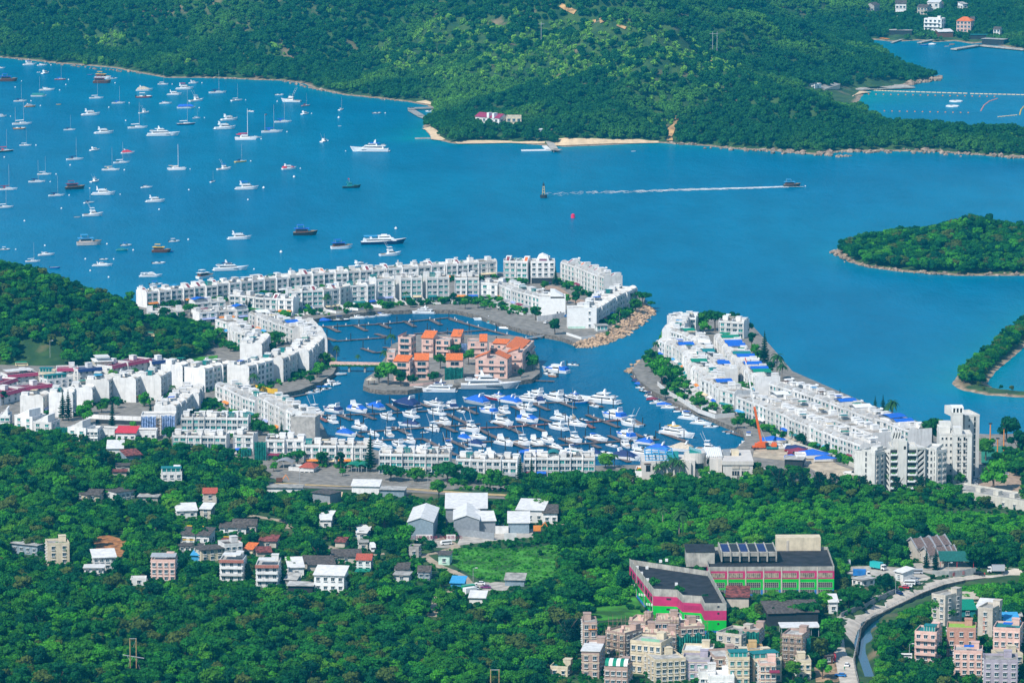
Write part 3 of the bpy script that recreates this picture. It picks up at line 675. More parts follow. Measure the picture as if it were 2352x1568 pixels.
def house(p,rz,w,d,st,fl,rnd_,label,group,feats=None,garden=0,fin=True,name='terraced_house',tealp=.3):
 o=link(name,None,loc=p,rz=rz)
 Hh=st*fl;q=rnd_
 link('wall',house_wall(w,d,st,fl,fin),o)
 link('roof',cached(('rd',w,d),lambda:MB().box(.25,w-.25,0,d-.2,0,.06).mesh('roof',DECK)),o,(0,0,Hh))
 for k in range(st):
  for x in(w*.27,w*.73):
   ww=2.4 if(k==0 or q.random()<.4)else 1.9;hh=2.2 if k==0 else 1.6
   g='teal' if q.random()<tealp else 'glass'
   link('window',win_mesh(ww,hh,g,k>0),o,(x,0,k*fl+(.4 if k==0 else.85)))
 ft=feats or q.choice(['panel','panel','tower','canopy','canopy','canopy','glass','tank','pergola','shed','shed'])
 desc=''
 tx=q.choice([.3,w-3.5])
 if ft not in('arch','gable'):link('stair_tower',tower_mesh(3.1,3.6,2.5),o,(tx,d-4.2,Hh))
 if ft in('panel','orange'):
  c='orange' if ft=='orange' else 'maroon'
  s=link('roof_slope',slope_mesh(3.1,4.4,2.5),o,(tx,d-8.5,Hh));link('roof_panel',panel_mesh(3.1,4.4,2.5,c),s)
  link('window',win_mesh(1.5,1.2,'teal',False),o,(w-1.6 if tx<2 else 1.6,d-4.2,Hh+.6));desc=f'{c} roof stripe'
 elif ft=='canopy':
  c=q.choice(['teal','white','white','white','grey','cream','green','blue','white','beige','sky blue']);dd=q.choice([3.5,4.5])
  cx=w-1.9 if tx<2 else 1.9
  cn=link('canopy',canopy_mesh(3.4,dd,c),o,(cx,d-4.2-dd+1.5,Hh+2.25));desc=f'{c} rooftop canopy'
  mb=cached('post',lambda:MB().box(-.06,.06,-.06,.06,-2.2,.2).mesh('canopy_post',STEEL))
  for sx_ in(-1.55,1.55):link('canopy_post',mb,o,(cx+sx_,d-4.2-dd+1.75,Hh+2.2))
 elif ft=='glass':
  link('glass_room',pavilion_mesh(3.0,3.6),o,(w-3.3 if tx<2 else.3,d-5.4,Hh));desc='glazed rooftop room'
 elif ft=='tank':
  link('water_tank',small('tank'),o,(tx+1,d-2,Hh+2.6));link('aircon_units',small('aircon'),o,(w-3.2 if tx<2 else.4,d-3,Hh));desc='water tank on the stair tower'
 elif ft=='pergola':link('pergola',small('pergola'),o,(w-4 if tx<2 else.4,d-7.6,Hh));desc='wooden rooftop pergola'
 elif ft=='shed':
  link('roof_shed',cached('shed',lambda:MB().box(0,2.9,0,3.4,0,2.1).box(-.25,3.15,-.3,3.6,2.1,2.24).mesh('roof_shed',WHITE)),o,(w-3.2 if tx<2 else.3,d-4.6-q.random()*2,Hh));desc='white rooftop shed'
 elif ft in('arch','gable'):
  c=q.choice(['blue','sky blue','blue','white','teal','green'])
  link('canopy',canopy_mesh(w-.6,d-3,c,ft),o,(w/2,1.5,Hh+2.2));desc=f'{c} {"arched" if ft == "arch" else "gabled"} rooftop canopy'
  link('roof_shed',cached('fr2',lambda:MB().box(.3,w-.3,3,d-.3,0,2.15).mesh('roof_room',WHITE)),o,(0,0,Hh))
 else:desc='plain stair tower'
 if q.random()<.3:link('aircon_units',small('aircon'),o,(1.5+q.random(),d-1,Hh+(2.66 if tx<2 and ft not in('arch','gable')else 0)))
 if q.random()<.12:link('satellite_dish',small('dish'),o,(w/2,d-4.6,Hh+.2));desc+=' and white dish'
 if q.random()<.25:link('chimney',small('chimney'),o,(w*.5,d-1.4,Hh))
 if q.random()<(.8 if garden else.4):
  c=q.choice(AWN);link('awning',awning_mesh(w*.8,c),o,(w/2,-.3,fl-.1));desc+=f', {c} awning'
 if garden:link('garden_wall',garden_mesh(w,garden),o)
 parts_=[x.strip()for x in desc.replace(' and ',', ').split(',')]
 lab=label.replace('@',parts_[0])
 for extra in parts_[1:]:
  if len((lab+' '+extra).split())<=15:lab+=', '+extra
 if len(lab.split())>16:lab=' '.join(lab.split(', @')[0].split(', ')[:-1])if ', ' in lab else lab
 tag(o,lab,'house',group)
 c4=[Vector(p)+Matrix.Rotation(rz,3,'Z')@Vector((x,y,0))for x in(0,w)for y in(0,d)]
 pu=[proj(a.x,a.y,z)for a in c4 for z in(p[2],p[2]+Hh+2)]
 PROT.append((min(a[0]for a in pu),min(a[1]for a in pu),max(a[0]for a in pu),max(a[1]for a in pu),max(a[1]for a in pu)))
 return o
GARD=[]
def terrace(pts,label,group,st=3,fl=3.0,w=6.4,d=11,feats=None,garden=0,fin=True,side=1,z=SLABZ,jit=1.2,seed=0,end='left',tealp=.42,raw=False,name='terraced_house'):
 """houses side by side along picture points (front wall line); side=1: fronts face right of travel"""
 q=random.Random(seed*7+13);P=[Vector(p)if raw else gp(p[0],p[1],z)for p in(L(pts)if isinstance(pts,str)else pts)]
 tot=0;spots=[]
 for a,c in zip(P,P[1:]):
  n=max(1,round((c-a).length/(w*(1+.62*abs((c-a).normalized().y)))))
  dv=(c-a)/n;t=dv.normalized();rz=math.atan2(t.y,t.x)
  if side<0:rz+=math.pi
  for k in range(n):
   base=a+dv*k if side>0 else a+dv*(k+1)
   spots.append((base,rz,dv.length))
 for i,(b0,rz,wl)in enumerate(spots):
  nrm=Vector((math.sin(rz),-math.cos(rz),0))
  j=q.choice([0,0,jit,-jit])*.5
  wr=round(wl*4)/4
  stn=st if not isinstance(st,list)else st[i%len(st)]
  ft=feats[i%len(feats)]if feats else None
  k=i if end=='left' else len(spots)-1-i
  for _ in range(12 if garden else 7):
   e=q.uniform(-.2,wl+.2);f_=(2.0 if garden else 1.2)+q.random()*(garden+4 if garden else 7);pt=b0+Vector((math.cos(rz),math.sin(rz),0))*e+nrm*f_;GARD.append((pt.x,pt.y,z,q.choice([.8,1.0,1.3,1.6,2.4,3.6])))
  house(b0+nrm*j,rz,wr,d,stn,fl,q,label.replace('#',ORD[k]),group,ft,garden,fin,name,tealp)
 return len(spots)
V=lambda f,s:[f(*p)for p in L(s)]
terrace('336,707 420,698 498,690','# white house from the hillside end of the sea-front terrace, @','sea-front terraced houses',3,3,6.8,seed=1,feats=['panel','tower','canopy','panel','panel','glass'])
terrace('500,690 580,681 660,672','# house right of the hillside block in the sea-front terrace, @','sea-front terraced houses',3,3.1,6.8,seed=2,feats=['panel','canopy','canopy','shed','panel','glass','canopy','panel','tank'])
terrace('664,671 770,662 884,655','# house of the middle block in the sea-front terrace, @','sea-front terraced houses',3,3.2,7,seed=3,feats=['tank','panel','canopy','orange','tower','glass','panel','shed'])
terrace('888,655 960,650 1021,645','# house past the orange roof stripe in the sea-front terrace, @','sea-front terraced houses',3,3.3,7,seed=4,feats=['panel','tank','shed','panel','panel'])
terrace('1024,645 1100,640 1142,637','# house of the last block before the tall orange striped one, @','sea-front terraced houses',3,3.3,7,seed=5,feats=['tower','panel','tank'])
terrace(V(zC,'335,236 412,238 485,240'),'# house of the tall block with terracotta stripe and green glass, @','sea-front terraced houses',4,3.35,9,12,seed=6,feats=['panel','orange'],tealp=.6)
terrace(V(zA,'1010,720 1200,705 1420,690'),'# low house behind the wooded hill with blue shade, @','low infill houses',2,3,7,9,seed=7,feats=['gable','shed','canopy','canopy'],fin=False)
terrace(V(zA,'370,770 620,765 860,755'),'# low white house at the foot of the wooded hill, @','low infill houses',1,3.2,7,9,seed=8,feats=['shed','canopy','shed'],fin=False)
terrace(V(zA,'1060,850 1300,830 1560,815 1720,800'),'# house in the crowded row left of the green canvas roof, @','low infill houses',2,3,7,9,seed=9,feats=['canopy','shed','gable','glass'],fin=False)
terrace(V(zA,'1470,685 1610,690 1820,715 1940,728 2110,735 2330,745'),'# house of the quay row beside the two dark conifers, @','houses behind the empty pontoons',3,3.1,6.4,10,seed=10,feats=['shed','canopy','canopy','panel','shed','canopy','tower'],garden=5)
terrace(V(zB,'0,905 200,900 480,885 700,860 840,825 1060,815 1170,800'),'# house from the left in the row behind the empty pontoons, @','houses behind the empty pontoons',4,3.05,6.2,10,seed=11,feats=['shed','canopy','panel','panel','canopy','glass','shed','tower','canopy','panel'],garden=13)
for i,(s,nm)in enumerate((('1190,780 1440,765','gabled pair with green balcony'),('1520,762 1800,750','pair with the palm in front'),('1870,752 2170,742','pair with mint and maroon awnings'))):
 terrace(V(zB,s),f'# white house of the tall {nm}, @','tall paired houses at the quay',4,3.5,7.2,12,seed=20+i,feats=['glass','canopy']if i!=1 else['pergola','shed'],tealp=.75,garden=14)
terrace(V(zC,'30,345 180,345'),'# white house of the tall pair with blue awning, @','tall paired houses at the quay',4,3.3,7.2,13,seed=24,feats=['tower','tower'],garden=14)
terrace(V(zC,'188,342 300,350'),'# house between the blue awning pair and the diagonal row, @','tall paired houses at the quay',3,3.4,7,12,seed=25,feats=['shed','tower'],garden=14)
terrace(V(zC,'292,345 420,392 560,430'),'# house from the left in the diagonal row ending in a blank white gable, @','diagonal quay row',3,3.2,6.2,12,seed=26,feats=['canopy','shed','glass','canopy','glass','pergola','shed','canopy'],garden=11,tealp=.6)
terrace(V(zC,'690,235 780,262 860,295 960,330'),'# house from the tall end of the tip row with slanting stripes, @','houses at the tip',4,3.1,6.4,12,seed=27,feats=['panel','orange','panel','panel','tower','shed','panel','panel','canopy'],tealp=.5)
terrace(V(zC,'1165,372 1060,420 990,465 922,510'),'# house from the seaward end of the row above the armour stones, @','houses above the rock slope',3,3.3,6.6,14,seed=28,side=-1,feats=['canopy','shed','glass','tower','shed','canopy','shed'])
terrace(V(zD,'450,190 560,235 660,272 760,305 842,335'),'# house from the green canvas end of the curved inner terrace, @','curved inner terrace',3,2.9,6.2,11,seed=30,feats=['gable','shed','canopy','shed','canopy'])
terrace(V(zD,'1130,420 1080,330 1010,255'),'# house from the white gable end facing the basin, @','houses facing the basin',3,3,6.4,11,seed=31,side=1,feats=['shed','canopy','tower'])
terrace(V(zD,'632,395 600,440 555,480'),'# house of the short row beside the wood and grass verge, @','short row by the wood',3,3,6.4,12,seed=32,side=-1,feats=['shed','tower','canopy'])
terrace(V(zD,'250,300 320,365 400,385'),'# terrace house against the wooded hillside edge, @','houses against the wood',3,3,6.4,11,seed=33,feats=['shed','canopy','shed','tower'])
terrace(V(zD,'130,205 240,235 300,300'),'# grey white house at the upper edge of the wood, @','houses against the wood',2,3,6.8,10,seed=34,feats=['canopy','shed','tower'],fin=False)
PAIRS=[((99,953),(116,944)),((162,958),(176,947)),((207,933),(222,921)),((248,928),(268,915)),((307,924),(334,910)),((365,919),(392,905)),((417,893),(446,882)),((469,901),(531,886)),((572,895),(627,879)),((648,877),(688,858)),((707,860),(741,826))]
WHICH=['leftmost','second from left','third from left','grey ended fourth from left','fifth from left','sixth from left','seventh from left','eighth from left','long palm fronted','tall white ended','waterside']
for i,(a,c)in enumerate(PAIRS):
 terrace([a,c],f'# house of the {WHICH[i]} block in the stepped rows, @','stepped blocks with blank gables',4 if i not in(0,2)else 3,3.0,6.2,12 if i<7 else 13,seed=40+i,feats=[['canopy','shed'],['glass','tower'],['tower','canopy'],['canopy','glass']][i%4],fin=True,tealp=.3)
terrace(V(zF,'413,250 520,298 620,345 725,378'),'# house from the far end of the long diagonal terrace by the pink awning, @','long diagonal terrace',3,3.1,6.2,12,seed=60,feats=['tower','canopy','shed','canopy','glass'])
terrace(V(zF,'738,395 830,440 910,482 988,520'),'# house of the diagonal terrace running to the blank waterside gable, @','long diagonal terrace',4,3.1,6.2,13,seed=61,feats=['canopy','glass','canopy','shed','canopy'])
terrace(V(zF,'105,425 235,320'),'# house of the row beside the blue sheeted building, @','row beside the sheeted building',3,3.1,6.2,11,seed=62,feats=['shed','canopy','tower'])
terrace(V(zF,'262,325 305,255'),'# house of the small white row left of the pink awning, @','small white row',3,3,6.2,11,seed=63,feats=['shed','tower'])
terrace(V(zF,'145,510 410,512 660,515'),'# house from the left in the white terrace right of the blue sheeting, @','front terrace by the sheeted building',3,3.1,6.2,11,seed=64,feats=['tower','canopy','shed','canopy','glass','glass','shed'])
terrace(V(zF,'75,600 300,604 490,608'),'# low house half hidden by the wood below the front terrace, @','low front row',2,3,6.4,10,seed=65,feats=['canopy','canopy','shed','tower'])
terrace(V(zF,'545,640 700,645'),'# grey house left of the green netting, @','houses by the green netting',3,2.9,6.4,10,seed=66,feats=['pergola','glass'])
terrace(V(zF,'796,682 940,684 1082,686'),'# house from the netting in the terrace behind the curved carport, @','terrace behind the carport',3,3.1,6.0,11,seed=67,feats=['canopy','shed','shed','tower'])
terrace(V(t12,'440,1135 740,1138 1040,1142'),'# house from the left in the terrace with two blue window awnings, @','terrace with blue awnings',3,3.1,6.3,12,seed=68,feats=['glass','canopy','shed','pergola','canopy'])
terrace(V(t12,'1130,1215 1450,1219 1780,1224'),'# house from the left in the terrace with an orange canopy, @','terrace with the orange canopy',3,3.1,6.3,12,seed=69,feats=['shed','tower','glass','shed','canopy','canopy','shed'])
terrace(V(t12,'1840,1262 2100,1270 2400,1278'),'# house from the left in the terrace behind the tall roadside trees, @','terrace behind roadside trees',3,3.1,6.3,12,seed=70,feats=['glass','shed','canopy','shed'])
terrace(V(t22:=tile(2,2),'110,1250 430,1252 760,1255'),'# house from the left in the terrace with an arched orange canopy, @','terrace with the arched canopy',3,3.1,6.3,12,seed=71,feats=['shed','shed','arch','pergola','canopy','shed'])
terrace(V(zG,'300,215 345,150 385,110 400,95'),'# house from the near end of the seaward tip of the right arm, @','right arm tip houses',3,3,6.4,10,seed=80,garden=5,side=-1,feats=['shed','glass','canopy','shed'])
terrace(V(zG,'375,130 460,125 545,128'),'# topmost white house at the far end of the right arm, @','right arm tip houses',3,3,6.6,11,seed=81,feats=['shed','canopy','shed'])
terrace(V(zG,'270,300 360,345 440,400 510,520 600,590'),'# house from the far end of the basin-side row on the right arm, @','basin-side row on the right arm',3,3,6.4,12,seed=82,garden=9,feats=['shed','canopy','gable','canopy','shed','glass'],tealp=.45)
terrace(V(zG,'350,230 440,260 520,300 560,400 640,470 720,540'),'# roof behind the basin-side row facing the estate road, @','road-side row on the right arm',3,3.1,6.6,10,seed=83,feats=['canopy','arch','canopy','shed','canopy','gable','shed'])
terrace(V(zG,'580,610 650,640 720,690 840,720'),'# house of the white block with terracotta shades above the quay wall, @','quay wall houses',3,3.2,6.6,12,seed=84,garden=12,feats=['canopy','gable','shed','tower'])
terrace(V(zG,'720,150 820,155 915,160'),'# house at the far end of the outer row on the right arm, @','outer row on the right arm',3,3,6.6,11,seed=85,feats=['canopy','shed','shed'])
terrace(V(zG,'690,270 740,330 800,420 850,480 920,540 1000,600'),'# house from the far end of the outer row with blue shades, @','outer row on the right arm',3,3.1,6.5,13,seed=86,feats=['shed','gable','canopy','arch','gable','canopy','shed','arch','gable','canopy'])
terrace(V(zH,'305,175 400,205 510,238 600,268 700,305'),'# house of the outer row below the tall palms, @','outer row on the right arm',3,3,6.3,13,seed=87,feats=['pergola','shed','canopy','canopy','shed'])
terrace(V(zH,'708,308 800,345 900,385 1000,415 1090,440'),'# house of the outer row beside the big white roof, @','outer row on the right arm',3,3,6.3,13,seed=88,feats=['arch','canopy','gable','shed','canopy','shed'])
terrace(V(zH,'1090,445 1170,480 1230,500'),'# house at the near end of the outer row with a blue umbrella roof, @','outer row on the right arm',3,3,6.3,13,seed=89,feats=['gable','shed','tower'])
terrace(V(zH,'70,265 140,290 230,320 330,365 430,410'),'# house from the crane in the row above the boatyard, @','row above the boatyard',3,3,6.3,12,seed=90,feats=['shed','canopy','shed','canopy','canopy','shed'])
terrace(V(zH,'435,412 520,445 610,485 715,525'),'# house of the boatyard row behind the red awnings, @','row above the boatyard',3,3,6.3,12,seed=91,feats=['canopy','shed','tower','canopy','shed'])
terrace(V(zH,'720,530 820,565 920,598'),'# house of the boatyard row next to the balconied flats, @','row above the boatyard',3,3,6.3,12,seed=92,feats=['canopy','shed','shed','canopy'])
terrace(V(zH,'260,255 380,295 500,340'),'# house of the middle row behind the boatyard row, @','middle row on the right arm',3,2.9,6.5,11,seed=93,feats=['arch','canopy','shed','canopy','shed'],fin=False)
terrace(V(zH,'505,345 640,392 780,440'),'# middle row house in front of the big white roof, @','middle row on the right arm',3,2.9,6.5,11,seed=94,feats=['shed','canopy','tower','canopy'],fin=False)
terrace(V(zH,'785,445 900,485 1000,515'),'# middle row house left of the yellow canopy, @','middle row on the right arm',3,2.9,6.5,11,seed=95,feats=['shed','canopy','shed'],fin=False)
# ---------------------------------------------------------------- buildings that stand alone
def block(label,p0,p1,h,d,floors,bays,wall='white_wall',roof='flat',side=2,name='village_house',cat='house',z='g',group=None,rc=None,wk=('glass',1.3,1.3),trim=None,back=.0,ground_gap=0,sill=True,parapet=.9,roofmat=None,prot=True,rooms=True,side_win=True,skip=()):
 """a house whose front foot runs from picture point p0 to p1; every window, roof and canopy its own part"""
 g0=ground(*p0)if z=='g' else gp(p0[0],p0[1],z);g1=ground(*p1)if z=='g' else gp(p1[0],p1[1],z)
 zb=min(g0.z,g1.z);g0.z=g1.z=zb
 t=g1-g0;w=t.length;rz=math.atan2(t.y,t.x)
 o=link(name,None,loc=g0,rz=rz);tag(o,label,cat,group)
 wm=MATS[wall]if wall in MATS else COLS[wall];tm=trim or wm
 mb=MB();mb.box(0,w,0,d,-1.5,h);pr=parapet if roof=='flat' else 0
 if pr:
  mb.box(-.05,w+.05,-.05,.2,h,h+pr,0);mb.box(-.05,w+.05,d-.2,d+.05,h,h+pr,0);mb.box(-.05,.2,.2,d-.2,h,h+pr,0);mb.box(w-.2,w+.05,.2,d-.2,h,h+pr,0)
 mb.build('wall',[wm],o)
 fh=(h-ground_gap)/floors
 if trim:
  mb=MB()
  for k in range(1,floors+1):mb.box(-.12,w+.12,-.14,d+.1,ground_gap+k*fh-.3,ground_gap+k*fh-.05)
  mb.build('floor_band',trim,o)
 g,ww,wh=wk
 for k in range(floors):
  for i in range(bays):
   if(k,i)in skip:continue
   link('window',win_mesh(min(ww,w/bays*.72),min(wh,fh*.62),g,sill),o,((i+.5)*w/bays,-.02,ground_gap+k*fh+fh*.32))
  if side_win:
   for i in range(side):
    for sgn in(-1,1):
     x=link('window',win_mesh(min(ww,d/max(1,side)*.6),min(wh,fh*.62),g,sill),o,(-.02 if sgn<0 else w+.02,(i+.5)*d/side,ground_gap+k*fh+fh*.32))
     x.rotation_euler=(0,0,-math.pi/2 if sgn<0 else math.pi/2)
 rm=roofmat or(COLS[rc]if rc in COLS else(MATS[rc]if rc in MATS else ROOFG))
 top=h
 if roof=='flat':
  mb=MB();mb.box(.2,w-.2,.2,d-.2,h+.02,h+.1);mb.build('roof',rm,o);top=h+pr
  if rooms:
   link('stair_tower',tower_mesh(3.0,3.2,2.5),o,(w*.6 if w>6 else.5,d-3.8,h+.1)).data=cached(('tw2',wm.name),lambda:MB().box(0,3,0,3.2,0,2.5).box(-.15,3.15,-.15,3.35,2.5,2.65).mesh('stair_tower',wm));top=h+2.6
 elif roof=='slab':
  mb=MB();mb.box(-.6,w+.6,-.9,d+.4,h+.02,h+.22);mb.build('roof',rm,o)
 elif roof=='gable':
  mb=MB();r_=d*.22+.4;mb.profx([(-.6,h-.1),(d/2,h+r_),(d+.6,h-.1),(d+.6,h+.08),(d/2,h+r_+.2),(-.6,h+.08)],-.5,w+.5);mb.build('roof',rm,o)
  mb=MB();mb.profx([(0,h),(d,h),(d/2,h+r_-.05)],.01,w-.01);mb.build('gable_wall',wm,o);top=h+r_
 elif roof=='gablefront':
  mb=MB();r_=w*.13+.5;mb.prof([(-.4,h-.1),(w/2,h+r_),(w+.4,h-.1),(w+.4,h+.1),(w/2,h+r_+.2),(-.4,h+.1)],-.5,d+.5);mb.build('roof',rm,o)
  mb=MB();mb.prof([(0,h),(w,h),(w/2,h+r_-.06)],.01,d-.01);mb.build('gable_wall',wm,o);top=h+r_
 elif roof=='shed':
  mb=MB();mb.profx([(-.8,h-.1),(d+.5,h+min(d*.2,2.0)),(d+.5,h+min(d*.2,2.0)+.18),(-.8,h+.08)],-.5,w+.5);mb.build('roof',rm,o);top=h+min(d*.2,2.0)
  mb=MB();mb.profx([(0,h-.2),(d,h-.2),(d,h+min(d*.2,2.0)-.02),(0,h-.02)],.02,w-.02);mb.build('gable_wall',wm,o)
 elif roof=='hip':
  mb=MB();r_=min(w,d)*.28;e=.6
  mb.add([(-e,-e,h),(w+e,-e,h),(w+e,d+e,h),(-e,d+e,h),(w*.35,d/2,h+r_),(w*.65,d/2,h+r_)],[(0,1,5,4),(1,2,5),(2,3,4,5),(3,0,4),(0,3,2,1)]);mb.build('roof',rm,o);top=h+r_
 if prot:
  c4=[g0+Matrix.Rotation(rz,3,'Z')@Vector((x,y,0))for x in(0,w)for y in(0,d)]
  pu=[proj(a.x,a.y,zz)for a in c4 for zz in(zb,zb+top)]
  PROT.append((min(a[0]for a in pu),min(a[1]for a in pu),max(a[0]for a in pu),max(a[1]for a in pu),max(p0[1],p1[1])))
 o['_w']=w;o['_h']=h;o['_d']=d;return o
def part(o,name,mb,m):return mb.build(name,m,o)
def balcony(o,k,fh,x0,x1,m,out=1.2,z0=0):
 zz=z0+k*fh;mb=MB();mb.box(x0,x1,-out,-.02,zz-.05,zz+.12);mb.box(x0,x1,-out-.1,-out,zz-.05,zz+1.0);mb.box(x0,x0+.1,-out,-.02,zz+.12,zz+1.0);mb.box(x1-.1,x1,-out,-.02,zz+.12,zz+1.0)
 part(o,'balcony',mb,m)
PINK=mat('pink_render',(.76,.50,.42),.85,.1,.4,stain=.18,rv=.12)
SALMON=mat('salmon_tile',(.50,.27,.20),.8,.1,1)
CREAM=mat('cream_render',(.70,.60,.43),.85,.1,.4,stain=.2,rv=.12)
STONEW=mat('pale_stone',(.58,.52,.44),.85,.1,.5,stain=.25,rv=.12)
BEIGEW=mat('beige_concrete',(.60,.57,.49),.85,.1,.4,stain=.3,rv=.1)
TIN=mat('pale_tin_roof',(.72,.71,.68),.5,.1,.5)
TINB=mat('bluegrey_tin_wall',(.25,.32,.37),.6,.1,1)
GREYW=mat('grey_shed_wall',(.27,.29,.31),.7,.1,.8)
DROOF=mat('dark_old_roof',(.10,.085,.075),.9,.35,1)
RUST=mat('rusty_roof',(.22,.06,.05),.85,.5,.7)
REDT=mat('red_roof_tile',(.42,.085,.05),.8,.2,2)
NET=mat('green_netting',(.01,.20,.16),.9,.35,.9)
# ---- the pink houses on the small island
PI='pink houses on the island'
def pinkhouse(label,a,c,h,d,floors,bays,roofs,wk=('glass',2.6,1.6)):
 o=block(label,a,c,h,d,floors,bays,'pink_render','flat',2,'island_house','house',SLABZ,PI,wk=wk,sill=False,parapet=.6,rooms=False)
 w=o['_w']
 for(x0,x1,y0,y1,r_,kind)in roofs:
  x0,x1=x0*w,x1*w;y0,y1=y0*d,y1*d
  mb=MB()
  if kind=='f':mb.profx([(y0-.7,h+.5),(y1,h+.7+r_),(y1,h+.9+r_),(y0-.7,h+.7)],x0-.3,x1+.3);wl=MB().profx([(y0,h),(y1,h),(y1,h+.65+r_),(y0,h+.45)],x0,x1)
  elif kind=='r':mb.prof([(x0-.4,h+.7+r_),(x1+.5,h+.5),(x1+.5,h+.75),(x0-.4,h+.95+r_)],y0-.5,y1);wl=MB().prof([(x0,h),(x1,h),(x1,h+.48),(x0,h+.66+r_)],y0,y1)
  else:mb.prof([(x0-.5,h+.5),(x1+.4,h+.7+r_),(x1+.4,h+.95+r_),(x0-.5,h+.75)],y0-.5,y1);wl=MB().prof([(x0,h),(x1,h),(x1,h+.66+r_),(x0,h+.46)],y0,y1)
  part(o,'gable_wall',wl,PINK);part(o,'roof',mb,ORANGE)
 for k in range(1,floors):balcony(o,k,h/floors,w*.08,w*.92,PINK,.9)
 return o
pinkhouse('pink house with orange roof nearest the gazebo end of the island',zI(252,378),zI(372,384),10.5,13,3,1,[(0,.9,0,.55,2.2,'f')],('glass',5,2))
pinkhouse('pink house with orange roof behind the dark covered cruiser',zI(408,372),zI(512,372),10.5,13,3,1,[(0,1,0,.55,2.5,'f')],('glass',4.5,1.9))
pinkhouse('low pink wing with small square holes behind the waterside gable',zI(200,300),zI(262,300),9.5,14,3,1,[],('glass',1.6,1.3))
pinkhouse('pink rear house with glazed bay at the palm end of the island',zI(285,200),zI(382,204),11,10,3,1,[(0,.3,.1,.9,1.6,'l')],('glass',5,2))
pinkhouse('pink rear house with a steep orange gable beside a roof terrace',zI(460,200),zI(545,204),10.5,10,3,1,[(0,1,0,.8,2.8,'f')],('glass',1.6,1.5))
pinkhouse('pink rear house with dark paired windows in the middle of the island',zI(560,200),zI(672,204),9.5,10,3,2,[],('glass',2.4,1.9))
pinkhouse('pink rear house with orange roof half behind blue sheeting',zI(682,190),zI(752,192),10.5,10,3,1,[(0,1,0,.8,2.6,'f')],('glass',1.6,1.5))
pinkhouse('pink rear house with slim orange gable right of the sheeting',zI(805,215),zI(950,215),9.5,11,3,2,[(.62,.98,0,.7,2.8,'f')],('glass',2,1.6))
pinkhouse('scaffolded pink house with orange roof wrapped in green netting',zI(645,372),zI(770,372),10.5,13,3,1,[(0,.95,0,.6,2.3,'f')],('black',4.5,2))
pinkhouse('large pale pink house with two crossing orange roofs above the long yacht',zI(862,355),zI(1100,362),10.5,14,3,3,[(0,.36,0,.7,2.6,'l'),(.64,1,0,.8,2.8,'r')],('glass',2.4,1.6))
pinkhouse('plain pink gabled house at the right end of the island',zI(1105,320),zI(1212,322),11,14,3,1,[(0,.7,0,.7,2.2,'l')],('glass',1.0,1.0))
for i,(a,c)in enumerate((((1225,290),(1268,250)),((1268,248),(1300,215)))):
 pinkhouse(['pink side house with small terracotta awnings facing the open channel','rear pink side house with terracotta awnings beyond the gabled one'][i],zI(*a),zI(*c),10,13,3,2,[(0,1,.2,.8,1.8,'f')],('glass',1.8,1.4))
pinkhouse('low pink rear house with orange ridge near the footbridge',zI(965,180),zI(1110,188),6,12,2,3,[(.2,.9,0,.5,1.5,'f')],('glass',1.5,1.3))
def netting(name,label,a,c,h,m,z=SLABZ,sag=.3,cat='netting',folds=14):
 """sheeting hung on a scaffold, in folds"""
 p,q=(gp(*a,z),gp(*c,z))if z!='g' else(ground(*a),ground(*c));t=q-p;t.z=0;n=Vector((-t.y,t.x,0)).normalized();mb=MB();vs=[];N=folds*4;r_=random.Random(int(a[0]))
 for i in range(N+1):
  b=p+t*i/N;o=n*(.35*math.sin(i*1.57)+.25*r_.random())
  for k in range(5):
   zz=h*k/4-(sag*h*.15*math.sin(math.pi*i/N*3)**2 if k==4 else 0);e=o*(1 if k<4 else.4)
   vs.append((b.x+e.x,b.y+e.y,b.z+zz))
 vs2=[(x+n.x*.12,y+n.y*.12,zz)for x,y,zz in vs];M=len(vs)
 fs=[(5*i+k,5*i+5+k,5*i+6+k,5*i+1+k)for i in range(N)for k in range(4)]
 mb.add(vs+vs2,fs+[tuple(M+j for j in f[::-1])for f in fs])
 o=mb.build(name,m);return tag(o,label,cat)
def scaffold(label,a,c,h,z=SLABZ,group=None,d=1.3,m=None):
 p,q=(gp(*a,z),gp(*c,z))if z!='g' else(ground(*a),ground(*c));t=q-p;w=t.length;o=link('bamboo_scaffold',None,loc=p,rz=math.atan2(t.y,t.x));tag(o,label,'scaffold',group)
 mm=m or mat('bamboo',(.28,.2,.13),.9,.3,2);mb=MB();n=max(3,int(w/1.6))
 for i in range(n+1):
  for y in(0,-d):mb.bar((w*i/n,y,0),(w*i/n,y,h+rnd.random()*1.6),.07)
 mb.build('standards',mm,o);mb=MB()
 for k in range(1,int(h/1.8)+1):
  for y in(0,-d):mb.bar((-.5,y,k*1.8),(w+.5,y,k*1.8),.06)
 for i in range(0,n-1,3):mb.bar((w*i/n,-d,0),(w*min(n,i+3)/n,-d,h),.06)
 mb.build('ledgers',mm,o);return o
netting('green_netting','green netting hung on the scaffolded pink island house',zI(632,376),zI(770,378),7.5,NET)
netting('green_netting','dark green netting on the rear pink house in mid island',zI(712,192),zI(752,192),7.5,NET,folds=5)
netting('blue_sheeting','pale blue sheeting beside green netting on the rear pink house',zI(756,193),zI(800,194),7.5,mat('blue_sheet',(.25,.36,.58),.8,.35,1),folds=5)
scaffold('bamboo scaffold spire above the netted rear pink houses',zI(735,186),zI(830,186),14)
p=gp(*zI(85,405),SLABZ);o=link('gazebo',None,loc=p);tag(o,'small gazebo with thatched hip roof at the round end of the island','gazebo')
mb=MB();mb.cyl(0,0,2.5,4.2,3.2,.15,4);part(o,'roof',mb,COLS['beige'])
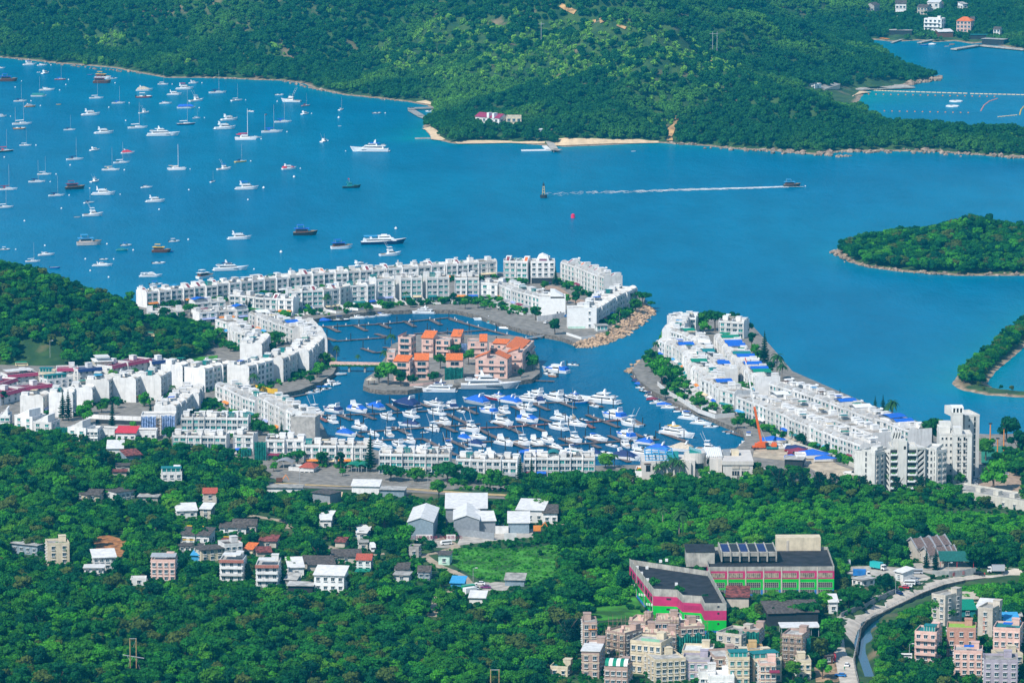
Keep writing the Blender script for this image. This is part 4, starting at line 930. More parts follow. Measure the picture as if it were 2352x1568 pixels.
for sx in(-1.6,1.6):
 for sy in(-1.6,1.6):mb=MB();mb.cyl(sx,sy,0,2.6,.12,n=6);part(o,'post',mb,COLS['brown'])
a,c=gp(766,836,4.2),gp(876,838,4.2);t=c-a;o=link('footbridge',None,loc=a,rz=math.atan2(t.y,t.x));tag(o,'pink footbridge with planted edges joining the island to the left quay','bridge');w=t.length
mb=MB();mb.box(-2,w+2,-1.8,1.8,-.5,0);part(o,'deck',mb,CONC)
for y in(-1.9,1.8):mb=MB();mb.box(-2,w+2,y,y+.15,0,1.2);part(o,'parapet',mb,PINK)
mb=MB()
for i in range(160):mb.ball(rnd.uniform(-1,w+1),-2.15+rnd.random()*.3,-.2+rnd.random()*.7-.5,.45,n=5,k=4)
part(o,'hanging_plants',mb,LEAF)
for x in(w*.33,w*.66):mb=MB();mb.box(x-.5,x+.5,-1.2,1.2,-5.5,-.5);part(o,'pier',mb,GREYC)
def wallrun(name,label,pts,h,m,z=SLABZ,th=.3,cat='wall',kind=None,lift=0):
 P=[gp(u,v,z)if z!='g' else ground(u,v)for u,v in pts];mb=MB()
 for a,c in zip(P,P[1:]):
  t=c-a;n=Vector((-t.y,t.x,0)).normalized()*th/2
  mb.add([(p.x+s*n.x,p.y+s*n.y,p.z+zz)for zz in(lift-.4 if z=='g' else lift,h)for p in(a,c)for s in(-1,1)],[(0,2,3,1),(4,5,7,6),(0,4,6,2),(1,3,7,5),(0,1,5,4),(2,6,7,3)])
 return tag(mb.build(name,m),label,cat,kind=kind)
wallrun('island_parapet','low pink parapet wall along the island front behind the dark covered cruiser',[zI(*p)for p in L('372,418 470,412 548,402 600,392')],1.3,PINK)
wallrun('island_parapet','stone baluster parapet round the right end of the island',[zI(*p)for p in L('1120,372 1200,362 1262,345')],1.1,STONEW)
wallrun('retaining_wall','white retaining wall below the scaffolded pink house',[zI(*p)for p in L('606,408 700,402 795,388')],2.4,STONEW)
wallrun('garden_wall','long white garden wall across the end of the diagonal quay row',[zC(*p)for p in L('545,478 640,466 715,452')],3.2,WHITE)
wallrun('quay_fence','white railing on a pale wall at the tip opposite the island',[zC(*p)for p in L('728,560 820,590 908,578')],1.4,CLEAN)
wallrun('yellow_wall','bright yellow stepped garden wall beside the basin quay',[zD(*p)for p in L('497,735 560,745 640,768 695,768')],2.6,COLS['yellow'])
wallrun('quay_garden_wall','white garden walls above the right arm quay',[zG(*p)for p in L('250,520 330,590 420,640 560,730 690,775 840,760')],2.2,WHITE)
wallrun('boatyard_wall','long pale wall between the boatyard and the houses',[t32(*p)for p in L('40,870 250,960 420,1020 640,1090 860,1190')],2.2,BEIGEW)
wallrun('boundary_wall','white wall with red panels along the sandy path',[t12(*p)for p in L('500,1300 760,1312 1000,1325 1300,1338 1560,1352')],1.8,CLEAN,z='g')
a,c=gp(*zC(450,590),1.6),gp(*zC(612,548),2.7);t=c-a;o=link('gangway',None,loc=a,rz=math.atan2(t.y,t.x));tag(o,'grey steel gangway from the tip quay down to the empty pontoons','gangway');w=t.length
mb=MB();mb.box(0,w,-.9,.9,-.1,.05);part(o,'deck',mb,STEEL)
for y in(-.95,.9):
 mb=MB();mb.box(0,w,y,y+.06,1.0,1.08)
 for i in range(9):mb.bar((w*i/8,y,0),(w*i/8,y,1.05),.04)
 part(o,'railing',mb,STEEL)
o=block('tall white gabled house on stilts with purple roof panel at the water',zC(505,240),zC(655,240),13.5,12,3,4,'white_wall','flat',2,'tall_house','house',SLABZ,ground_gap=4,wk=('glass',1.9,1.5))
w=o['_w'];mb=MB();mb.prof([(w*.22,13.5),(w*.78,13.5),(w*.72,16.8),(w*.5,18.2),(w*.35,17.2)],2,11);part(o,'gable_wall',mb,WHITE)
mb=MB();mb.add([(w*.34,1.2,13.9),(w*.68,1.2,13.9),(w*.64,2.8,17),(w*.38,2.8,17),(w*.34,2,13.8),(w*.68,2,13.8),(w*.64,3.6,16.9),(w*.38,3.6,16.9)],[(0,1,2,3),(4,7,6,5),(0,4,5,1),(1,5,6,2),(2,6,7,3),(3,7,4,0)]);part(o,'roof_panel',mb,mat('purple_tile',(.16,.05,.11),.7,.2,2))
mb=MB();mb.box(.4,w-.4,-.12,0,0,3.6);part(o,'carport_opening',mb,DARK)
o=block('blank white gable house closing the diagonal quay row',zC(560,440),zC(722,440),10.5,12,3,1,'white_paint','flat',1,'gable_house','house',SLABZ,wk=('glass',.9,.9),skip=((0,0),(1,0),(2,0)),rooms=False,side_win=False)
w=o['_w'];mb=MB();mb.prof([(w*.42,10.5),(w*.98,10.5),(w*.9,12),(w*.6,14.6),(w*.42,14.9)],-.05,11);part(o,'gable_wall',mb,CLEAN)
for x in(.66,.78):mb=MB();mb.box(w*x,w*x+.9,-.09,0,.2,2.3);part(o,'door',mb,DARK)
o=block('end house with mint gable and three small windows at the tip',zC(738,522),zC(916,520),11.5,9,3,2,'white_paint','flat',1,'gable_house','house',SLABZ,wk=('glass',1.0,1.0),skip=((0,0),(1,0),(2,0)),side_win=False)
mb=MB();mb.box(0,o['_w']*.6,-.13,-.03,0,1.2);part(o,'mint_plinth',mb,mat('mint',(.5,.72,.6),.8))
o=block('small mint glazed pavilion on the tip terrace',zC(918,540),zC(985,538),3.4,6,1,3,'white_paint','slab',1,'pavilion','pavilion',SLABZ,wk=('teal',1.8,2))
o=block('stained blank concrete gable standing at the water by the moored boats',zF(985,538),zF(1172,545),11.5,10,3,1,'grey_concrete','flat',1,'gable_house','house',SLABZ,skip=((0,0),(1,0),(2,0)),side_win=False,rooms=False,wk=('glass',.8,.8))
MATS['light_concrete']=mat('light_concrete',(.6,.59,.56),.85,.12,.4,stain=.5);o.children[0].data.materials[0]=MATS['light_concrete']
o=block('building wrapped in blue sheeting below the stepped houses',zE(1085,650),zE(1343,650),9.5,11,3,3,'white_wall','flat',1,'sheeted_house','house',SLABZ,rooms=False)
netting('blue_sheeting','left half of the blue sheeting on the wrapped building',zE(1085,655),zE(1200,655),10,MATS['blue_sheet'],folds=6)
netting('blue_sheeting','right half of the blue sheeting on the wrapped building',zE(1240,655),zE(1345,655),10.5,MATS['blue_sheet'],folds=6)
scaffold('brown bamboo scaffold between the two blue sheets',zE(1203,660),zE(1238,660),10)
netting('green_netting','tall green netting at the left end of the carport terrace',zF(705,692),zF(795,692),9.5,NET,folds=7)
netting('green_netting','low green netting sloping beside the grey house',zF(600,665),zF(682,660),4,NET,folds=7)
netting('green_netting','green netting strip on the outer row of the right arm',zH(604,282),zH(634,285),8,NET,folds=3)
netting('green_netting','tall green netting near the far end of the right arm road',zG(770,415),zG(806,415),9,NET,folds=4)
netting('green_netting','small green netting among the tip houses above the rocks',zC(848,292),zC(888,300),7,NET,folds=4)
for i,(a,c,h,fc)in enumerate(((zE(0,600),zE(75,600),8,'maroon'),(zE(112,595),zE(250,612),8,'maroon'),(zE(255,632),zE(395,640),7,'maroon'),(zE(520,705),zE(660,715),9,'maroon'))):
 lb=['white slant-roofed house at the left edge above the wood','second slant-roofed white house from the left edge','slant-roofed house with wide white slope and maroon stripe','slant-roofed house with black and maroon stripes beside green netting'][i]
 o=block(lb,a,c,h-2,11,2,2,'white_wall','flat',2,'slant_house','house',SLABZ,'slant-roofed houses',rooms=False,wk=('teal',1.8,1.4));w=o['_w']
 mb=MB();mb.prof([(-.2,h-2),(w*.8,h-2),(w*.8,h+2.2),(w*.68,h+2.2)],.4,9.5);part(o,'roof_slope',mb,WHITE)
 mb=MB();k=(4.2)/(w*.68+.2)
 x0,x1=(w*.12,w*.62)
 mb.add([(x0,.5,h-2+(x0+.2)*k+.08),(x1,.5,h-2+(x1+.2)*k+.08),(x1,4.2,h-2+(x1+.2)*k+.08),(x0,4.2,h-2+(x0+.2)*k+.08)],[(0,1,2,3)]);part(o,'roof_panel',mb,MAROON)
 mb=MB();mb.box(w*.15,w*.6,.32,.39,h-2.0,h+.2);
netting('green_netting','green netting between the two slant-roofed houses',zE(428,690),zE(520,695),7,NET,folds=6)
for i,(a,c,h,lb,rf,rc)in enumerate(((zE(662,712),zE(750,714),6.5,'white curved-wall house right of the striped slant roof','flat',None),(zE(752,690),zE(880,695),5,'low white house with two slatted roof terraces by the wood','flat',None),(zE(890,700),zE(1040,703),4.6,'low cream house with a red roof panel before the long white wall','shed','red'),(zE(1045,690),zE(1200,690),4,'low white house under the blue sheeted building','flat',None))):
 block(lb,a,c,h,9,2 if h>5 else 1,3,'white_wall',rf,2,'low_house','house',SLABZ,'low houses at the wood edge',rc=rc,rooms=False)
wallrun('garden_wall','long white balustraded wall above the dark pool on the left',[zE(*p)for p in L('660,520 800,530 950,536 1085,540')],2.2,WHITE)
wallrun('dark_wall','dark planted wall below the white balustrade on the left',[zE(*p)for p in L('735,560 900,566 1085,575')],2.0,DARK)
MR='maroon-eaved houses at the left'
for i,(a,c,h,d,rc,lb)in enumerate((((0,345),(130,300),5.5,10,'maroon','maroon-eaved row house at the left edge, middle one'),((0,425),(190,375),5.5,10,'maroon','maroon-eaved row house at the left edge, nearest one'),((60,270),(290,250),5,10,'maroon','low maroon-eaved house with a white deck roof'),((140,380),(400,345),5.5,9,'maroon','maroon-eaved row below the glass pavilion'),((298,262),(420,262),6,10,None,'cream house carrying a glass pavilion'),((365,305),(560,285),5,9,None,'teal glazed pavilion house with a dark roof'),((440,232),(600,228),6,9,'maroon','pinkish house behind the glass pavilion'),((600,240),(780,222),6,9,'navy','house with a navy eave beside the wood'),((730,200),(860,195),8,12,'white','large house under broad white flat roofs'),((862,215),(1000,180),6,10,'maroon','maroon-eaved house right of the broad white roofs'),((985,190),(1160,155),6,10,'maroon','long maroon-eaved house with a tan canopy'),((1165,165),(1300,150),5,9,'navy','grey house with a dark roof at the foot of the wooded hill'))):
 fl=2
 o=block(lb,zE(*a),zE(*c),h,d,fl,4,'cream_render' if i in(4,8)else 'white_wall','slab' if rc=='white' else 'flat',2,'row_house','house',SLABZ,MR,rc=rc,rooms=i not in(8,4))
 w=o['_w']
 if rc in('maroon','navy'):
  mb=MB();mb.profx([(-1.1,h-.9),(-.02,h+.9),(-.02,h+.65),(-1.0,h-1.0)],-.2,w+.2);part(o,'eave',mb,mat('magenta_eave',(.30,.03,.09),.7,.2,2)if rc=='maroon' else COLS['navy'])
 if i in(4,5):link('glass_room',pavilion_mesh(3,3.6),o,(.6,1,h+.1),scale=(max(1,w/4),1.2,1.1))
 if i in(2,8):mb=MB();mb.box(.5,w*.9,.5,d*.8,h+2.3,h+2.5);part(o,'canopy',mb,TIN)
# ---------------------------------------------------------------- clubhouse
t21,t11,t00,t10,t20,t30,t01,t31,t02=tile(2,1),tile(1,1),tile(0,0),tile(1,0),tile(2,0),tile(3,0),tile(0,1),tile(3,1),tile(0,2)
CLUBW=mat('clubhouse_render',(.62,.58,.53),.85,.07,.3,stain=.2)
g0=gp(*zS(70,395),SLABZ);g1=gp(*zS(1210,395),SLABZ);cw=(g1-g0).length
cl=link('clubhouse',None,loc=g0,rz=math.atan2((g1-g0).y,(g1-g0).x));tag(cl,'large pale clubhouse with a round tower and flat wings at the marina edge','clubhouse')
cx=lambda x:(x-70)/1140*cw
mps=cw/(1140*zS(1,0)[0]-1140*zS(0,0)[0])if False else cw/1140
cz=lambda y:(395-y)*mps
mb=MB();mb.box(0,cx(215),0,22,-1,cz(165));mb.box(cx(215)-.05,cx(520),2,22,-1,cz(175));part(cl,'left_wing',mb,CLUBW)
mb=MB();mb.box(cx(520),cx(618),-1.5,20,-1,cz(150));mb.box(cx(560)-.3,cx(575),-3,18,-1,cz(165));part(cl,'stair_wall',mb,CLUBW)
mb=MB();mb.cyl(cx(625),6,-1,cz(85),cx(735)-cx(625),n=28);part(cl,'round_tower',mb,CLUBW);rt=cl.children[-1]
mb=MB();mb.box(cx(612),cx(735),-7,6,-1,cz(360));mb.box(cx(712),cx(770),-8.5,4,-1,cz(270));part(cl,'tower_base',mb,CLUBW)
mb=MB();R_=cx(735)-cx(625)
for a0 in range(-130,-40,10):
 a,b_=R(a0),R(a0+10);r1,r2=R_+.02,R_+.12
 mb.add([(cx(625)+r*math.cos(q),6+r*math.sin(q),z_)for q in(a,b_)for r in(r1,r2)for z_ in(cz(245),cz(190))],[(0,1,3,2),(4,6,7,5),(2,3,7,6),(1,5,7,3),(0,2,6,4)])
part(cl,'curved_window',mb,BLACKG)
mb=MB();mb.prof([(cx(560),cz(85)),(cx(690),cz(85)),(cx(575),cz(45)),(cx(565),cz(45))],2,10);part(cl,'skylight',mb,TEALG)
mb=MB();mb.box(cx(770),cx(895),-2,20,-1,cz(130));mb.box(cx(855),cx(895),-3.5,10,-1,cz(120));part(cl,'middle_wall',mb,CLUBW)
mb=MB();mb.box(cx(905),cx(1210),-6,24,-1,cz(175));mb.box(cx(895),cx(1216),-6.6,24.4,cz(175),cz(135));part(cl,'right_wing',mb,CLUBW)
for x0,x1 in((995,1072),(1092,1170)):
 mb=MB();mb.box(cx(x0),cx(x1),-6.12,-6,cz(285),cz(240));[mb.box(cx(x0+(x1-x0)*i/3)-.1,cx(x0+(x1-x0)*i/3)+.1,-6.25,-6,cz(285),cz(240),1)for i in range(4)];part(cl,'window',mb,[BLACKG,CLUBW])
 mb=MB();mb.box(cx(x0),cx(x1),-6.35,-6,cz(218),cz(190));part(cl,'shutter_box',mb,STONEW)
mb=MB()
for x,wd,hh in((998,4,16),(1022,6,12),(1048,4,26),(1056,4,34),(1064,3,26),(1072,4,34),(1082,4,22),(1092,5,28),(1102,4,20),(1112,4,26),(1136,6,12),(1149,6,12),(1163,6,12)):
 mb.box(cx(x),cx(x+wd),-6.15,-6,cz(320),cz(320-hh))
part(cl,'wall_ornament',mb,COLS['black'])
mb=MB();mb.box(cx(92),cx(160),-.5,0,cz(190),cz(182));part(cl,'window_hood',mb,COLS['brown'])
for a_ in((112,158,205,268),(180,192,212,245)):mb=MB();mb.box(cx(a_[0]),cx(a_[1]),-.12,0,cz(a_[3]),cz(a_[2]));part(cl,'window',mb,BLACKG)
mb=MB();mb.box(cx(628),cx(710),-7.1,-7,-.2,cz(352));part(cl,'entrance',mb,DARK)
mb=MB()
for x in(688,770):mb.box(cx(x)-.15,cx(x)+.15,-12,-7.2,3,3.3);mb.box(cx(x)-.15,cx(x)+.15,-12,-11.7,0,3)
for i in range(6):mb.box(cx(680),cx(778),-12+i*.9,-11.8+i*.9,3.3,3.5)
part(cl,'green_pergola',mb,COLS['green'])
mb=MB();bz=cz(165)
for y in(3,10,18):mb.box(cx(105),cx(390),y,y+.4,bz+3,bz+3.4);mb.box(cx(105),cx(390),y,y+.3,bz,bz+.35)
for x in(105,175,250,320,388):mb.box(cx(x),cx(x)+.35,3,18,bz+3,bz+3.4);[mb.box(cx(x),cx(x)+.3,y,y+.3,bz,bz+3)for y in(3,17.8)]
part(cl,'blue_roof_frame',mb,COLS['sky blue'])
mb=MB();mb.profx([(6,bz),(16,bz),(11,bz+3.2)],cx(335),cx(455));part(cl,'roof_skylight',mb,TEALG)
mb=MB();mb.box(cx(735),cx(905),2,24,cz(128),cz(112));[mb.box(cx(740+i*20),cx(748+i*20),1,24.3,cz(112),cz(108))for i in range(8)];part(cl,'slatted_roof',mb,CLEAN)
mb=MB();mb.box(cx(918),cx(990),8,14,cz(135),cz(90),0);mb.box(cx(1005),cx(1080),8,14,cz(135),cz(85),1);part(cl,'plant_rooms',mb,[GREYW,CREAM])
PROT.append((*zS(70,60),*zS(1212,395),zS(0,395)[1]))
o=block('low white annexe with a terracotta terrace left of the clubhouse',zS(0,390),zS(130,392),5,14,1,2,'white_wall','flat',1,'annexe','annexe',SLABZ,rc='orange',rooms=False)
# ---------------------------------------------------------------- flats at the right
FLATW=mat('flats_concrete',(.64,.63,.59),.88,.06,.3,stain=.35)
def flats(label,a,c,h,d,floors,cols,z=SLABZ,top=None,stack=(),gaps=()):
 """cols: window columns as (fraction, width, height, air-con?)"""
 p,q=gp(*a,z),gp(*c,z);t=q-p;w=t.length
 o=link('apartment_block',None,loc=p,rz=math.atan2(t.y,t.x));tag(o,label,'flats','flats beside the right arm')
 mb=MB();mb.box(0,w,0,d,-1,h);mb.box(-.1,w+.1,-.1,.15,h,h+1);mb.box(-.1,w+.1,d-.15,d+.1,h,h+1);mb.box(-.1,.15,.15,d-.15,h,h+1);mb.box(w-.15,w+.1,.15,d-.15,h,h+1)
 part(o,'wall',mb,FLATW);fh=h/floors
 for k in range(floors):
  for f_,ww,wh,ac in cols:
   m_=win_mesh(ww,wh,'glass' if ww>1 else 'black',False);link('window',m_,o,(f_*w,-.02,k*fh+fh*.3))
   if ac:mb_=cached('acbox',lambda:MB().box(-.9,.9,-.5,0,-.95,-.2).mesh('window_box',CLUBW));link('window_box',mb_,o,(f_*w,0,k*fh+fh*.3))
 for k in range(floors):
  for i in range(2):x=link('window',win_mesh(1.2,1.3,'glass',False),o,(w+.02,(i+.6)*d/2.4,k*fh+fh*.3));x.rotation_euler=(0,0,math.pi/2)
 for(x0,x1,y0,y1,hh)in stack:mb=MB();mb.box(x0*w,x1*w,y0*d,y1*d,h,h+hh);part(o,'roof_block',mb,FLATW)
 c4=[p+Matrix.Rotation(o.rotation_euler[2],3,'Z')@Vector((x,y,0))for x in(0,w)for y in(0,d)];pu=[proj(a_.x,a_.y,zz)for a_ in c4 for zz in(z,z+h)]
 PROT.append((min(u[0]for u in pu),min(u[1]for u in pu),max(u[0]for u in pu),max(u[1]for u in pu)-24,max(u[1]for u in pu)));o['_w']=w;return o
A_=lambda x,y:zT(x,y)
f1=flats('cream corner block of flats left of the planted balconies',A_(160,590),A_(252,600),21.5,12,8,[(.3,.7,1.9,0),(.62,.7,1.9,0)],stack=((.4,.9,.3,.8,2),))
f2=flats('windowed face of flats just left of the raking stair',A_(252,602),A_(322,585),20.5,12,8,[(.25,1.7,1.4,1),(.75,1.7,1.4,1)])
f3=flats('balconied flats between two raking open stairs',A_(362,585),A_(556,585),22.5,13,7,[],stack=((.1,.55,.1,.9,4.5),))
w=f3['_w'];fh=22.5/7
for k in range(7):
 for x0,x1 in((0.02,.27),(.66,.98)):
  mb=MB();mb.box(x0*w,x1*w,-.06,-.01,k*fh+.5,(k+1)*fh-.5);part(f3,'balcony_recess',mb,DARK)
  mb=MB();mb.box(x0*w,x1*w,-1.1,-.06,k*fh+.1,k*fh+.3);mb.box(x0*w,x1*w,-1.2,-1.08,k*fh+.1,k*fh+1.2);part(f3,'balcony',mb,CLEAN)
  mb=MB();[mb.ball(rnd.uniform(x0*w+.5,x1*w-.5),-1.1,k*fh+1.2,.3,n=5,k=4)for _ in range(9)];part(f3,'balcony_plants',mb,LEAFB)
mb=MB();mb.box(.3*w,.62*w,-1.6,0,0,26.5);part(f3,'stair_tower',mb,FLATW)
mb=MB();mb.box(.5*w,.58*w,-1.68,-1.6,22.5,24);part(f3,'tower_window',mb,BLACKG)
for i in range(4):mb=MB();mb.prof([((.05+.1*i)*w,27),((.1+.1*i)*w,27),((.16+.1*i)*w,30),((.11+.1*i)*w,30)],2,8);part(f3,'slanted_rooflight',mb,FLATW)
def rake(label,a,c,h,up):
 p,q=gp(*a,SLABZ),gp(*c,SLABZ);t=q-p;w=t.length;o=link('stair_block',None,loc=p,rz=math.atan2(t.y,t.x));tag(o,label,'stair block','raking stairs')
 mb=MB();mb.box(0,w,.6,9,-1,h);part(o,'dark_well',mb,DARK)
 for x in(0,w-.5):mb=MB();mb.box(x,x+.5,-.2,.6,-1,h+1.2);part(o,'post',mb,FLATW)
 for k in range(8):
  z0=k*h/8;d_=2.6 if up else-2.6;z0+=0 if up else 2.6
  mb=MB();mb.prof([(.5,z0),(w-.5,z0+d_),(w-.5,z0+d_+1.15),(.5,z0+1.15)],-.1,.3);part(o,'flight',mb,FLATW)
 mb=MB();mb.box(-.1,w+.1,-.3,9,h,h+1);part(o,'roof',mb,FLATW)
rake('open stair with flights falling to the right between the flats',A_(322,580),A_(364,585),20.5,False)
rake('open stair with flights rising to the right between the flats',A_(556,585),A_(618,580),22,True)
f4=flats('flats wing with narrow slit windows right of the rising stair',A_(618,575),A_(700,580),21.5,12,7,[(.25,.5,2.2,0),(.55,.7,1.6,0),(.85,.5,2.2,0)])
f5=flats('flats wing with two broad window columns beside the tallest block',A_(700,582),A_(775,570),20.5,12,7,[(.28,1.7,1.5,1),(.78,1.7,1.5,1)])
f6=flats('grid windowed wing behind the two-column flats',A_(722,520),A_(826,520),25,14,8,[(.48,.8,1.1,0),(.8,.8,1.1,0),(.2,.8,1.1,0)],stack=((0,.8,.3,.95,3),(.1,.9,.5,.9,5)))
f7=flats('broad front face of the tall right-hand flats',A_(822,535),A_(958,535),25.5,12,8,[(.28,.9,1.8,1),(.38,.6,1.1,0),(.6,.9,1.8,1),(.7,.6,1.1,0)],stack=((.05,.5,.2,.8,3.5),))
f8=flats('tallest rear tower of the right-hand flats',A_(905,460),A_(1012,455),30,15,10,[(.68,.9,2.6,0),(.3,.7,1.2,0)],stack=((-.75,-.1,.1,.9,4),))
f9=flats('lift tower with an open white frame on top among the flats',A_(815,480),A_(890,480),32.5,9,9,[],stack=())
w=f9['_w']
for i in range(4):mb=MB();mb.box(i*w/3-.3,i*w/3+.3,.2,8,33.4,35.6);part(f9,'roof_frame',mb,CLEAN)
mb=MB();mb.box(-.4,w+.4,.1,8.2,35.6,36);part(f9,'roof_frame',mb,CLEAN)
o=block('long low shop roof with a row of plant boxes at the right edge',t32(1600,1440),t32(2420,1568),4.5,16,1,8,'beige_concrete','flat',0,'shop_row','shops','g',rc='flat_roof',rooms=False)
for x in(.3,.5,.68,.85):mb=MB();mb.box(o['_w']*x,o['_w']*x+3,5,8,4.6,6.6);part(o,'plant_box',mb,BEIGEW)
# ---------------------------------------------------------------- the striped building
CR,GR,BL,RAW=mat('crimson_paint',(.52,.02,.13),.8,.1,.4,stain=.12),mat('bright_green_paint',(.0,.50,.035),.8,.08,.4,stain=.1),mat('blue_paint',(.02,.19,.55),.85,.2,.5,stain=.3),mat('raw_concrete',(.42,.40,.35),.9,.22,.4,stain=.6)
TAR=mat('tar_roof',(.022,.022,.027),.9,.4,.25)
sb=link('striped_building',None,loc=(0,0,0));tag(sb,'derelict building painted in crimson, green and blue bands with a black roof','building')
ZB=ground(*t23(1300,975)).z
def zcol(wx,wy,v):
 a=F*math.cos(0);yy=0
 lo,hi=-5,60
 for _ in range(40):
  m_=(lo+hi)/2
  if proj(wx,wy,m_)[1]>v:lo=m_
  else:hi=m_
 return(lo+hi)/2
P0=[gp(*t23(*p),ZB)for p in L('1300,975 1515,985 1568,1035 1738,1045 1770,1112 1968,1112')]
hb=[zcol(P0[0].x,P0[0].y,t23(0,y)[1])-ZB for y in(948,856,768,700)]
HB=[2.9,7.0,11.0,14.3]
HB=[max(a,b_)if False else a for a,b_ in zip(hb,HB)]
far=gp(*t23(1080,690),ZB);farr=gp(*t23(1800,800),ZB)
def band(pts,z0,z1,m,name='wall_band',close=False,th=.2,zz=None):
 mb=MB();zz=ZB if zz is None else zz
 for a,c in zip(pts,pts[1:]):
  t=c-a;n=Vector((-t.y,t.x,0)).normalized()*th
  mb.add([(p.x+n.x*s,p.y+n.y*s,zz+h_)for h_ in(z0,z1)for p in(a,c)for s in(-.5,.5)],[(0,2,3,1),(4,5,7,6),(0,4,6,2),(1,3,7,5),(0,1,5,4),(2,6,7,3)])
 return mb.build(name,m,sb)
dlt=far-P0[0]
ring=[far,*P0,P0[-1]+(farr-P0[-1])*1.0]
for z0,z1,m_,nm in((-1,HB[0],BL,'blue_band'),(HB[0],HB[1],GR,'green_band'),(HB[1],HB[2],CR,'crimson_band'),(HB[2],HB[3],RAW,'concrete_parapet')):band(ring,z0,z1,m_,nm)
rear=[ring[-1],far+(ring[-1]-P0[-1])*0+(gp(*t23(1590,690),ZB)-far)]
mb=MB();rr=[(p.x,p.y)for p in ring];mb.prism(rr,ZB-1,ZB+HB[2]+.6);mb.build('flat_roof',TAR,sb)
band([ring[-1],far],HB[2]-1,HB[3]-.4,RAW,'concrete_parapet')
def onwall(a,c,f0,f1,z0,z1,m,name,out=.12,mull=0,zz=None):
 zz=ZB if zz is None else zz
 t=c-a;w=t.length;o=link(name,None if False else(lambda mb:([mb.box((f0+(f1-f0)*i/mull)*w-.05,(f0+(f1-f0)*i/mull)*w+.05,-out-.06,-out,z0,z1,1)for i in range(mull+1)]if mull else None,[mb.box(f0*w,f1*w,-out-.06,-out,z0+(z1-z0)*j/3-.04,z0+(z1-z0)*j/3+.04,1)for j in range(4)]if mull else None,mb.box(f0*w,f1*w,-out,0,z0,z1,0),mb.mesh(name,[m,STONEW]))[3])(MB()),sb,loc=(a.x,a.y,zz),rz=math.atan2(t.y,t.x));return o
onwall(P0[2],P0[3],.1,.93,HB[0]+1.0,HB[0]+3.2,DARK,'window',mull=7)
onwall(P0[2],P0[3],.06,.95,HB[1]+1.1,HB[1]+2.9,mat('crimson_shutter',(.38,.015,.1),.8,.1,1),'bricked_window')
for k,zz in enumerate((HB[0]-1.6,HB[1]-1.7,HB[2]-1.4)):
 onwall(P0[0],P0[1],.55,.75,zz,zz+.8,DARK,'window');onwall(P0[4],P0[5],.58,.68,zz-.2,zz+.7,DARK,'window')
onwall(P0[4],P0[5],.58,.68,HB[2]+1.2,HB[2]+2.0,DARK,'window')
for k in range(9):
 f_=.06+k*.103
 for zz in(HB[0]+.9,HB[1]+1.0):onwall(far,P0[0],f_,f_+.06,zz,zz+1.9,BLACKG,'window')
 onwall(far,P0[0],f_+.065,f_+.09,HB[0]+1.2+(k%3)*1.2,HB[0]+2.0+(k%3)*1.2,CLEAN,'aircon_unit',.5)
for f_ in(.3,.62,.97):onwall(far,P0[0],f_,f_+.012,0,HB[2]+2,STONEW,'downpipe',.2)
for f_,zz in((.42,0),(.93,1)):onwall(P0[1],P0[2],.1,.9,HB[0]+1,HB[0]+3,BLACKG,'window',mull=4);break
mb=MB();q=gp(*t23(1450,1000),ZB);q2=gp(*t23(1745,1050),ZB);t=q2-q
mb.add([(q.x,q.y+4,ZB+3.4),(q2.x,q2.y+6,ZB+3.4),(q2.x,q2.y-5,ZB+2.2),(q.x,q.y-3,ZB+2.2),(q.x,q.y+4,ZB+3.6),(q2.x,q2.y+6,ZB+3.6),(q2.x,q2.y-5,ZB+2.4),(q.x,q.y-3,ZB+2.4)],[(0,1,2,3),(4,7,6,5),(0,4,5,1),(1,5,6,2),(2,6,7,3),(3,7,4,0)]);mb.build('canopy',TIN,sb)
W0,W1=gp(*t23(1805,760),ZB),gp(*t33(605,755),ZB)
hw=[zcol(W0.x,W0.y,t23(0,y)[1])-ZB for y in(712,615,540,500)]
WR=[W0,W1,W1+Vector((0,42,0)),W0+Vector((0,42,0))]
for z0,z1,m_,nm in((-1,hw[0],BL,'blue_band'),(hw[0],hw[1],GR,'green_band'),(hw[1],hw[2],CR,'crimson_band'),(hw[2],hw[3],RAW,'concrete_parapet')):band(WR+[W0],z0,z1,m_,nm)
mb=MB();mb.prism([(p.x,p.y)for p in WR],ZB-1,ZB+hw[2]+.5);mb.build('flat_roof',TAR,sb)
NW=7
for i in range(NW):
 a_,b_=(i+.12)/NW,(i+.9)/NW
 onwall(W0,W1,a_,b_,hw[0]*.25,hw[0]*.25+1.7,DARK,'window',mull=6)
 onwall(W0,W1,a_,b_,hw[0]+.9,hw[0]+3.1,DARK,'window',mull=7)
 onwall(W0,W1,a_,b_,hw[1]+.7,hw[1]+2.6,mat('dirty_pane',(.33,.25,.15),.6,.5,.8),'window',mull=7)
 onwall(W0,W1,(i+.0)/NW+.005,(i+.0)/NW+.014,0,hw[3]-.3,STONEW,'downpipe',.3)
hr=zcol(W0.x,W0.y+20,t23(0,345)[1])-ZB
def roofbox(f0,f1,y0,y1,z0,z1,m,name):
 w=(W1-W0).length;mb=MB();mb.box(f0*w,f1*w,y0,y1,z0,z1);return link(name,mb.mesh(name,m),sb,loc=(W0.x,W0.y,ZB),rz=math.atan2((W1-W0).y,(W1-W0).x))
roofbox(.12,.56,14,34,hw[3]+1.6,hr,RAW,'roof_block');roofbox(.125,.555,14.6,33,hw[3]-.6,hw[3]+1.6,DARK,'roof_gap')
for i in range(7):roofbox(.12+.073*i-.004,.12+.073*i+.006,13.4,34.5,hw[3]-.6,hr+.45,RAW,'roof_fin')
for i in range(6):roofbox(.13+.073*i,.19+.073*i,16,32,hr+.02,hr+.2,DARK if i%2 else COLS['navy'],'roof_pit')
